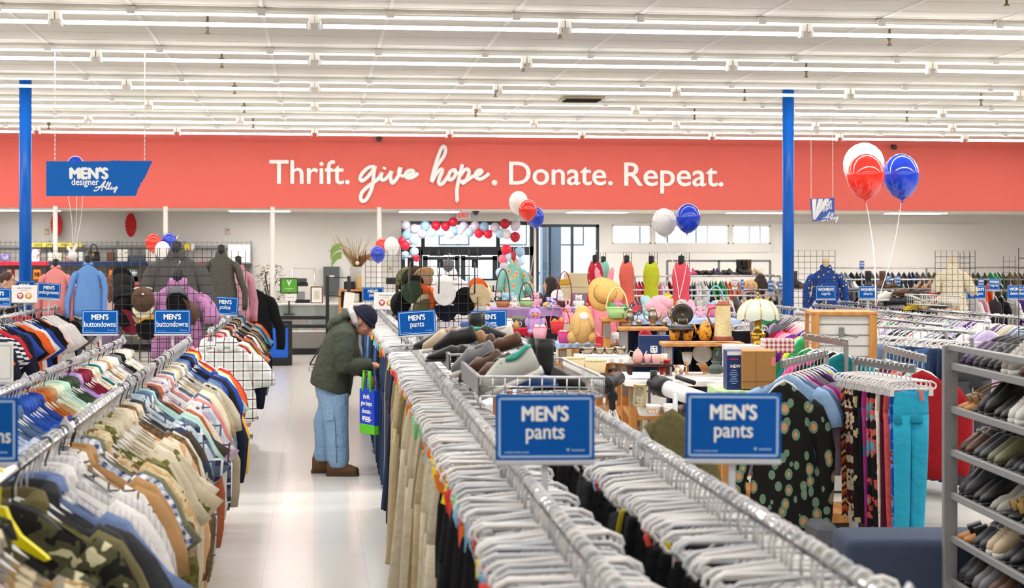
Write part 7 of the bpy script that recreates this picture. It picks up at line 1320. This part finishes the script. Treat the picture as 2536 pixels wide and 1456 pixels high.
p = PY(668, 752, YC+.6); t = thing('potted_tree', 'bushy brownish green potted tree behind the white pole', 'plant', (p.x, p.y, 0)); link('pot', MB().lathe([(.12, 0), (.17, .3), (.18, .35), (.14, .34)], n=16), mat('clay', '#7a4a34', .7), t); link('trunk', MB().tube([(0, 0, .2), (.02, 0, 1.0)], .025, 7), DKWOOD, t); leafy(t, .3, .85, 170, (mat('leaf_dark', '#4a4a22', .6), mat('leaf_brown', '#6a4a24', .6)), .92, 3)
p = PY(870, 766, YC-.6); t = thing('wooden_crate', 'open oak crate holding books under the flower vase', 'crate', (p.x, p.y, 0)); zc = PY(870, 716, YC-.6).z
for sx in (-1, 1): link('side', MB().box((sx*.22, 0, zc/2), (.04, .35, zc)), OAK, t)
link('top', MB().box((0, 0, zc-.02), (.46, .36, .04)), OAK, t); link('shelf', MB().box((0, 0, zc-.36), (.42, .34, .03)), OAK, t); link('back', MB().box((0, .17, zc-.2), (.42, .01, .36)), DKWOOD, t)
def zc_item(lb, nm, cat, x0, y0, x1, y1, m): bx(lb, nm, cat, x0, y0, x1, y1, m, YC-.72, .14)
zc_item('folded pale cloths in the oak crate', 'folded_cloth', 'cloth', 868, 726, 890, 748, mat('pale_cloth', '#d8d8c8', .8)); zc_item('dark books in the lower crate', 'book', 'book', 850, 752, 888, 764, BLACK); zc_item('plain tan block standing on the oak crate', 'wooden_block', 'block', 884, 683, 896, 716, mat('tan_block', '#c8a468', .6)); zc_item('black adhesive tape machine on the oak crate', 'tape_machine', 'machine', 852, 697, 880, 716, BLACK)
p = PY(881, 714, YC-.4); t = thing('flower_vase', 'mottled white floor vase with dried stems and green leaves', 'vase', (p.x, p.y, zc)); link('vase', MB().lathe([(.08, 0), (.1, .05), (.11, .25), (.12, .42), (.115, .43), (.09, .3)], n=18), mat('bark_white', '#cbc8c2', .7, pat='tweed', sc=20, cols=('#9a9690',)), t)
r = random.Random(5); g1, g2, g3 = MB(), MB(), MB()
for i in range(26): a = r.uniform(-.75, .5); g1.tube([(r.uniform(-.05, .05), r.uniform(-.04, .04), .4), (a*.35, r.uniform(-.1, .1), .75), (a*.62, r.uniform(-.15, .15), r.uniform(.9, 1.05))], [.007, .006, .002], 4)
for i in range(40): a = r.uniform(-.3, 1.2); g2.tube([(r.uniform(-.03, .08), 0, .4), (a*.16+.03, r.uniform(-.1, .1), .58), (a*.25+.05, r.uniform(-.15, .15), r.uniform(.55, .75))], [.008, .012, .003], 4)
for j, (x, z, sg) in enumerate(((-.32, .88, -1), (-.3, .72, -1))):
    for k in range(7): g3.add([(x-.03*k*.9, -.02, z-.004*k*k), (x-.03*k*.9-.01, -.03, z-.13-.004*k*k), (x-.03*k*.9+.024, -.03, z-.14-.004*k*k), (x-.03*k*.9+.03, -.02, z)], [(0, 1, 2, 3)])
    g3.tube([(0, 0, .4), (-.15, 0, z-.1), (x, -.01, z), (x-.2, -.02, z-.16)], .006, 4)
link('dried_stems', g1, mat('dry_straw', '#a98a4c', .8), t); link('dried_grass', g2, mat('dry_rust', '#8a5a34', .8), t); link('green_leaves', g3, mat('leaf_green', '#7c9a4c', .6), t); link('ball', MB().ell((.03, -.1, .5), .04, 10, 8), mat('cream_ball', '#e8dcc0', .6), t)
# till desk on the right of the entrance
p = PY(1424, 745, 30.5); t = thing('till_desk', 'beige till desk at the tall storefront window', 'desk', (p.x, p.y, 0)); zz = PY(1424, 708, 30.5).z; link('cabinet', MB().box((0, 0, zz/2), (.62, .5, zz), .006), mat('beige_laminate', '#cdbf9c', .6), t); link('top', MB().box((0, 0, zz), (.68, .55, .03), .004), mat('beige_laminate'), t); link('panel', MB().box((.05, -.26, zz-.3), (.34, .02, .34)), mat('mauve_board', '#8a7080', .6), t); link('upper_shelf', MB().box((.06, .1, zz+.12), (.48, .28, .24), .005), mat('beige_laminate'), t)
bx('mustard yellow box on the beige till desk', 'box', 'box', 1386, 691, 1412, 706, mat('mustard_box', '#c8981c', .6), 30.3, .2)
t = bx('dark till monitor above the jeans sign', 'monitor', 'monitor', 956, 688, 1010, 704, BLACK, 30.6, .04); link('stand', MB().box((0, .03, -.35), (.05, .05, .8)).box((0, .03, -.74), (.3, .2, .03)), BLACK, t)
p = PY(925, 720, 31); t = thing('till_counter', 'grey till counter behind the jeans sign', 'counter', (p.x+.4, p.y+.3, 0)); link('cabinet', MB().box((0, 0, .5), (1.5, .6, 1.0), .006), mat('counter_grey'), t); link('top', MB().box((0, 0, 1.02), (1.54, .64, .04), .004), WHITE, t)
# ================================================================== people
def remesh(mb, vox, it=5, name='body'):
    me = mb.mesh(name); o = bpy.data.objects.new('tmp', me); COL.objects.link(o)
    m = o.modifiers.new('r', 'REMESH'); m.mode = 'VOXEL'; m.voxel_size = vox; s = o.modifiers.new('s', 'SMOOTH'); s.iterations = it; s.factor = .5
    bpy.context.view_layer.update(); out = bpy.data.meshes.new_from_object(o.evaluated_get(bpy.context.evaluated_depsgraph_get()))
    bpy.data.objects.remove(o); out.polygons.foreach_set('use_smooth', [True]*len(out.polygons)); out.name = name; out.materials.clear(); return out
def limb(mb, pts, n=12): mb.tube([p[:3] for p in pts], [p[3] for p in pts], n)
def head(mb, c, R, s=1.0):
    def e(o, r, n=16, m=12): mb.ell(tuple(Vector(c)+R @ (Vector(o)*s)), tuple(x*s for x in r), n, m, R)
    e((0, 0, .02), (.098, .075, .105)); e((.03, 0, -.04), (.065, .058, .075)); e((.045, 0, -.085), (.04, .036, .03)); e((.06, 0, .035), (.035, .055, .018))
    e((.1, 0, -.012), (.02, .014, .026), 10, 8); e((.106, 0, -.024), (.016, .017, .011), 10, 8); e((.088, 0, -.058), (.013, .026, .008), 10, 6); e((.087, 0, -.068), (.012, .022, .008), 10, 6)
    for sg in (-1, 1): e((-.005, sg*.078, -.01), (.022, .01, .034), 10, 8); e((.066, sg*.04, -.03), (.022, .02, .02), 10, 8)
def face_parts(o, c, R, s=1.0, glasses=False, hairc=None):
    def at(p): return tuple(Vector(c)+R @ (Vector(p)*s))
    for sg in (-1, 1):
        ey = link('eye', MB().ell(at((.082, sg*.032, .012)), .012*s, 10, 8), mat('eye_white', '#e8e4de', .3), o); link('iris', MB().ell(at((.0915, sg*.032, .011)), .006*s, 8, 6), mat('iris_dark', '#2c2018', .3), ey)
        link('eyebrow', MB().tube([at((.088, sg*.02, .03)), at((.088, sg*.035, .035)), at((.078, sg*.052, .03))], .004*s, 5), hairc or mat('brow', '#6a5444', .9), o)
    link('lips', MB().ell(at((.097, 0, -.0615)), (.006*s, .022*s, .007*s), 10, 6, R), mat('lips', '#b0635a', .5), o)
    if glasses:
        mb = MB()
        for sg in (-1, 1): mb.tube([at((.105, sg*.034+.022*cos(a), .008+.018*sin(a))) for a in [2*pi*k/12 for k in range(12)]], .0022*s, 5, closed=True).tube([at((.1, sg*.056, .012)), at((.0, sg*.082, .01))], .002*s, 5)
        mb.tube([at((.108, -.012, .01)), at((.108, .012, .01))], .002*s, 5); link('glasses', mb, mat('glasses_frame', '#8a8078', .3, .6), o)
def hand(mb, w, d, up, s=1.0, curl=.9):
    """palm at wrist w, pointing along d; five separate curled fingers and a thumb from the side of the palm"""
    d = Vector(d).normalized(); side = d.cross(Vector(up)).normalized(); nrm = side.cross(d).normalized(); w = Vector(w); Rm = Matrix((d, side, nrm)).transposed()
    mb.ell(tuple(w+d*.045*s), (.052*s, .041*s, .018*s), 12, 8, Rm); mb.tube([w-d*.04*s, w, w+d*.03*s], [.03*s, .027*s, .03*s], 10)
    for k, (o, L) in enumerate(((-.03, .85), (-.011, 1), (.009, .95), (.028, .75))):
        p = w+d*.085*s+side*o*s; q = [p]; a = .15
        for i, l in enumerate((.036, .026, .02)):
            a += curl*(.4+.3*i); q.append(q[-1]+(d*cos(a)-nrm*sin(a))*l*L*s)
        mb.tube(q, [.0095*s, .009*s, .0085*s, .007*s], 8)
    p = w+d*.02*s-side*.034*s; mb.tube([p, p+(d*.5-side*.7-nrm*.3).normalized()*.035*s, p+(d*.9-side*.5-nrm*.5).normalized()*.065*s, p+(d-side*.2-nrm*.6).normalized()*.085*s], [.014*s, .012*s, .0105*s, .008*s], 8)
skin = mat('skin_ruddy', '#cf9478', .55, bump=.1); skin2 = mat('skin_pale', '#dcab90', .55)
jkm = mat('jacket_green', '#454a3e', .95, pat='tweed', sc=140, cols=('#3a3f34',), bump=.7, bsc=16); jnm = mat('jeans_light', '#7fa3c8', .9, pat='tweed', sc=120, cols=('#93b4d4',), bump=.6, bsc=14); knit = mat('knit_navy', '#161830', .95, bump=.6); fleece = mat('fleece_grey', '#b9b6b4', .95); bootm = mat('boot_brown', '#6a4a2c', .7, bump=.2); solem = mat('boot_sole', '#4a3a30', .7)
# --- the old man browsing the jeans
DM = 14.2; K = 4100/DM; o3 = P(835, 1180, DM)
def m3(px, py, y=0): return ((px-835)/K, y, (1180-py)/K)
man = MB(); RH = Matrix.Rotation(radians(-3), 3, 'Z') @ Matrix.Rotation(radians(38), 3, 'Y'); hc = m3(899, 797)
head(man, hc, RH, .98); limb(man, [(*m3(893, 812), .055), (*m3(872, 805), .058), (*m3(855, 825), .09)])
limb(man, [(*m3(858, 822), .1), (*m3(845, 860), .14), (*m3(834, 905), .13), (*m3(826, 935), .14)], 16)
for sg, ex, ey, wx, wy in ((-1, 868, 908, 930, 905), (1, 872, 905, 903, 928)):
    limb(man, [(*m3(858, 826, sg*.1), .08), (*m3(858, 832, sg*.19), .062), (*m3(ex, ey, sg*.22), .045), (*m3(wx-6, wy, sg*.14), .03), (*m3(wx, wy, sg*.14), .028)])
hand(man, m3(930, 905, -.14), (1, 0, -.12), (0, 0, 1), 1.0, .7); hand(man, m3(903, 928, .12), (.75, -.15, -.65), (.6, 0, .8), 1.05, 1.0)
for sg, ax in ((-1, 840), (1, 799)): limb(man, [(*m3(826, 930, sg*.09), .1), (*m3(834 if sg < 0 else 808, 1055, sg*.1), .06), (*m3(ax, 1160, sg*.1), .042)])
t = link('person', remesh(man, .0055, 3), skin, loc=(o3.x, o3.y+.12, 0), rot=(0, 0, -YAW)); tag(t, 'old man in green hooded jacket, navy knit cap and jeans bending over the jeans rack', 'person')
face_parts(t, hc, RH, .98, True, mat('brow_grey', '#a09890', .9))
def ring(cx, cy, hd, hw, ang, n=20, fold=0): 
    c = Vector(m3(cx, cy)); r = Matrix.Rotation(ang, 3, 'Y'); return [tuple(c+r @ Vector((hd*cos(2*pi*k/n)*(1+fold*sin(5*2*pi*k/n)), hw*sin(2*pi*k/n)*(1+fold*cos(4*2*pi*k/n)), 0))) for k in range(n)]
jk = MB(); jk.loft([ring(818, 967, .185, .25, .32, fold=.03), ring(822, 945, .185, .25, .3), ring(832, 900, .172, .245, .3, fold=.02), ring(846, 852, .155, .25, .35), ring(856, 822, .12, .22, .45), ring(868, 800, .075, .1, .6)])
for sg, ex, ey, wx, wy in ((-1, 862, 905, 927, 904), (1, 872, 903, 902, 925)): limb(jk, [(*m3(856, 828, sg*.13), .1), (*m3(856, 835, sg*.2), .098), (*m3(858, 868, sg*.235), .09), (*m3(ex, ey, sg*.235), .083), (*m3((ex+wx)/2, (ey+wy)/2+2, sg*.19), .074), (*m3(wx-4, wy, sg*.14), .058), (*m3(wx, wy, sg*.14), .05)], 14)
jk.ell(m3(838, 797), (.095, .15, .055), 16, 10, Matrix.Rotation(-.55, 3, 'Y')); jk.ell(m3(825, 806), (.06, .12, .05), 14, 10, Matrix.Rotation(-.9, 3, 'Y')); jk.ell(m3(858, 784), (.06, .13, .045), 14, 10, Matrix.Rotation(-.2, 3, 'Y'))
link('jacket', remesh(jk, .009, 4, 'jacket'), jkm, t)
hd = MB(); hd.tube([m3(868, 768, 0), m3(876, 780, -.085), m3(884, 800, -.09), m3(889, 812, -.06)], [.03, .032, .028, .015], 10); hd.tube([m3(868, 768, 0), m3(874, 780, .085), m3(882, 800, .09)], [.03, .032, .02], 10); link('hood_lining', remesh(hd, .008, 3, 'hood_lining'), fleece, t)
bn = MB(); bn.ell(tuple(Vector(hc)+RH @ Vector((-.006, 0, .045))), (.112, .092, .1), 20, 12, RH)
bm_ = [v for v in bn.v]; bn.v = [tuple(Vector(hc)+RH @ (lambda q_: Vector((q_.x, q_.y, max(q_.z, .012+.02*(q_.x < 0)-.0))))(RH.inverted() @ (Vector(v)-Vector(hc)))) for v in bm_]
cp = link('knit_cap', bn, knit, t); link('cuff', MB().tube([tuple(Vector(hc)+RH @ Vector((-.006+.11*cos(2*pi*k/24), .09*sin(2*pi*k/24), .035-.018*cos(2*pi*k/24)))) for k in range(24)], .019, 8, closed=True), knit, cp)
jn = MB()
jn.loft([ring(822, 930, .15, .2, .1), ring(824, 965, .155, .205, .1), ring(825, 990, .14, .2, 0)])
for sg, kx, ax, fy in ((-1, 838, 840, 1158), (1, 804, 800, 1150)):
    jn.loft([[tuple(Vector(m3(cx, cy, sg*yy))+Vector((hx*cos(2*pi*k/18)*(1+f*sin(3*2*pi*k/18)), hy*sin(2*pi*k/18), f*.04*sin(2*2*pi*k/18)))) for k in range(18)] for cx, cy, hx, hy, yy, f in ((826+(kx-826)*.3, 975, .13, .12, .09, 0), (828+(kx-826)*.4, 1010, .118, .108, .1, .02), (kx-2, 1050, .105, .098, .1, .02), (kx, 1080, .1, .095, .1, .03), (kx+1, 1115, .1, .095, .1, .03), (ax, 1138, .098, .09, .1, .06), (ax+1, 1147, .09, .085, .1, .03), (ax+1, fy, .075, .07, .1, 0))])
j = link('jeans', remesh(jn, .009, 3, 'jeans'), jnm, t); st = mat('jeans_seam', '#5d7fa6', .9)
link('side_seam', MB().tube([m3(829, 985, -.205), m3(837, 1050, -.2), m3(839, 1110, -.197), m3(840, 1145, -.187)], .004, 5), st, j); link('pocket', MB().box(m3(824, 1022, -.204), (.07, .012, .12), .004, R=Matrix.Rotation(.08, 3, 'Y')), jnm, j); link('tool_loop', MB().tube([m3(838, 1075, -.2), m3(856, 1080, -.17), m3(856, 1100, -.17), m3(840, 1105, -.2)], .004, 5), st, j)
for sg, hx, py, lb in ((-1, 850, 1180, 'r'), (1, 806, 1172, 'l')):
    b = link('boot', _loft_x([(-.125, .02, .11, .02), (-.115, .042, .15, .02), (-.06, .047, .155, .02), (-.01, .048, .12, .02), (.04, .052, .085, .02), (.09, .052, .07, .02), (.125, .044, .055, .02), (.142, .015, .03, .02)], 16), bootm, t, loc=(*m3(hx, 0)[:2], 0)); b.location = (m3(hx, 1180)[0], sg*.1, 0)
    link('sole', _loft_x([(-.135, .02, .03, 0), (-.12, .046, .03, 0), (-.04, .044, .028, 0), (.04, .055, .028, 0), (.1, .055, .028, 0), (.135, .04, .03, 0), (.15, .012, .03, 0)], 14), solem, b)
    mb = MB()
    for k in range(5): mb.tube([(-.005+.018*k, -.038, .135-.012*k), (0+.018*k, 0, .155-.014*k), (-.005+.018*k, .038, .135-.012*k)], .0035, 5)
    mb.tube([(0, -.03, .14), (.03, -.05, .16), (.04, -.06, .12)], .003, 5); link('laces', mb, mat('lace_tan', '#8a6a44', .8), b); link('toe_cap', MB().ell((.118, 0, .045), (.03, .046, .032), 12, 8), mat('boot_dark', '#3a2a20', .6), b)
sb = thing('shoulder_bag', 'thin black bag strap with steel ring behind the old man\'s jacket', 'bag', P(770, 905, DM)+Vector((0, .1, 0)), (0, 0, -YAW)); link('strap', MB().tube([(.09, 0, .17), (.0, 0, .02), (-.008, 0, .0)], .006, 6).tube([(-.01, 0, .0), (.07, 0, .005)], .005, 6), BLACK, sb); link('ring', MB().tube([(.018*cos(a)-.0, 0, -.035+.022*sin(a)) for a in [2*pi*k/12 for k in range(12)]], .003, 5, closed=True), STEEL, sb); link('pouch', MB().box((.14, .06, -.03), (.14, .06, .12), .02), BLACK, sb)
p = P(914, 1074, 13.7); t = thing('tote_bag', 'bright blue and green shopping bag with white slogan hanging by the jeans', 'bag', p, (0, 0, -1.0-YAW)); h = 110/299
link('panel', MB().loft([[(sx*.13, sy*.02, z) for sx, sy in ((-1, -1), (1, -1), (1, 1), (-1, 1))] for z in (.075, h)], smooth=False), mat('bag_blue', '#0c3fc4', .6), t); link('bottom', MB().box((0, 0, .04), (.26, .045, .08), .004), mat('bag_green', '#5ac41c', .6), t); link('handle', MB().tube([(-.07, -.02, h-.02), (-.05, -.02, h+.15), (.05, -.02, h+.15), (.07, -.02, h-.02)], .012, 6), mat('bag_green'), t)
for k, s_ in enumerate(('thrift.', 'give hope.', 'donate.', 'repeat.')): put('lettering', fit(s_, .055, .0005, .2), WHITEINK, t, 0, h-.06-.06*k, -.0235)
link('emblem', MB().prism([(0, 0), (-.02, .03), (.02, .03)], .003, Matrix.Translation((-.06, -.023, .1))).box((.03, -.023, .118), (.1, .003, .008)).box((.02, -.023, .104), (.08, .003, .008)), WHITEINK, t)
# --- people further off, standing
def base_body():
    mb = MB(); I = Matrix.Identity(3); head(mb, (0, 0, 1.585), I); limb(mb, [(.01, 0, 1.52, .052), (0, 0, 1.44, .056), (0, 0, 1.38, .08)]); limb(mb, [(0, 0, 1.4, .1), (0, 0, 1.25, .13), (0, 0, 1.05, .115), (0, 0, .92, .14)], 16)
    for sg in (-1, 1):
        mb.ell((0, sg*.1, 1.37), (.07, .11, .06), 12, 8); limb(mb, [(0, sg*.18, 1.38, .055), (0, sg*.21, 1.1, .042), (.13, sg*.19, .92, .03), (.2, sg*.17, .93, .026)]); hand(mb, (.21, sg*.17, .93), (1, 0, .05), (0, 0, sg), .95, .5)
        limb(mb, [(0, sg*.09, .92, .1), (.01, sg*.095, .5, .058), (-.01, sg*.1, .1, .04), (-.01, sg*.1, .05, .045)]); mb.ell((.06, sg*.1, .04), (.12, .045, .04), 12, 8)
    return remesh(mb, .0075, 3)
BODY = base_body()
def clothes(kind):
    mb = MB()
    if kind == 'top':
        mb.loft([[(a*cos(2*pi*k/20), b*sin(2*pi*k/20), z) for k in range(20)] for a, b, z in ((.14, .19, .82), (.13, .18, 1.0), (.14, .19, 1.2), (.12, .19, 1.35), (.075, .1, 1.44), (.06, .065, 1.47))])
        for sg in (-1, 1): limb(mb, [(0, sg*.14, 1.38, .075), (0, sg*.2, 1.36, .07), (0, sg*.225, 1.1, .062), (.12, sg*.195, .93, .048), (.17, sg*.18, .935, .042)])
        return remesh(mb, .012, 3, 'top')
    mb.loft([[(a*cos(2*pi*k/20), b*sin(2*pi*k/20), z) for k in range(20)] for a, b, z in ((.15, .19, .8), (.14, .18, .98))])
    for sg in (-1, 1): limb(mb, [(0, sg*.09, .9, .115), (.01, sg*.095, .5, .08), (0, sg*.1, .08, .07)])
    return remesh(mb, .012, 3, 'trousers')
TOPM, TRM = clothes('top'), clothes('trousers')
def hair(kind):
    mb = MB(); mb.ell((-.012, 0, 1.625), (.1, .088, .095), 16, 10)
    mb.v = [(x, y, max(z, 1.6 if x > .02 else 1.53)) for x, y, z in mb.v]
    if kind == 'long':
        mb.tube([(-.06, 0, 1.6), (-.085, 0, 1.45), (-.1, 0, 1.25)], [.08, .09, .05], 12, flat=1.1)
        for sg in (-1, 1): mb.tube([(.0, sg*.075, 1.62), (.005, sg*.09, 1.5), (.02, sg*.1, 1.3)], [.035, .04, .02], 8)
    elif kind == 'bob':
        for sg in (-1, 1): mb.tube([(.02, sg*.07, 1.66), (.02, sg*.095, 1.58), (.02, sg*.085, 1.5)], [.03, .04, .025], 10)
        mb.tube([(-.06, -.06, 1.54), (-.08, 0, 1.54), (-.06, .06, 1.54)], .05, 10)
    elif kind == 'tail': mb.tube([(-.1, 0, 1.62), (-.14, 0, 1.56), (-.13, 0, 1.42), (-.11, 0, 1.3)], [.03, .045, .04, .015], 10)
    return remesh(mb, .009, 3, 'hair')
HR = {k: hair(k) for k in ('short', 'long', 'bob', 'tail')}
for px, py, D, face, hk, hcol, topc, legc, gl, lb in ((18, 671, 21.4, 0, 'short', '#4a2f20', '#1c1c20', '#2c3040', True, 'brown-haired man in black with glasses at the picture edge'), (268, 684, 24.5, pi*.62, 'tail', '#6a3c24', '#c8a8a0', '#2c3040', False, 'brown-haired person seen from behind beside the blue sweater'), (1362, 684, 24.2, pi*.93, 'long', '#2a1a16', '#1a191c', '#1c1c24', True, 'woman with long dark hair and glasses facing the entrance'), (1308, 678, 24.6, pi*.45, 'short', '#8a7a6c', '#5e5f60', '#34353a', False, 'man in a grey jacket standing behind the floral shirt'), (1860, 691, 28.0, -pi*.55, 'bob', '#d8b070', '#2a2a2c', '#2c3040', False, 'woman with a short blonde bob among the far rails'), (1883, 677, 28.3, pi*.5, 'long', '#2c1c16', '#d0b4a0', '#2c3040', False, 'dark-haired woman seen from behind next to the blonde one')):
    p = P(px, py, D); sc = p.z/1.722; t = link('person', BODY, skin2, loc=(p.x, p.y, 0), rot=(0, 0, face-YAW), sc=sc); tag(t, lb, 'person')
    link('hair', HR[hk], mat('hair '+hcol, hcol, .6), t); link('top', TOPM, mat('top '+topc, topc, .9), t); link('trousers', TRM, mat('leg '+legc, legc, .9), t); face_parts(t, (0, 0, 1.585), Matrix.Identity(3), 1, gl)
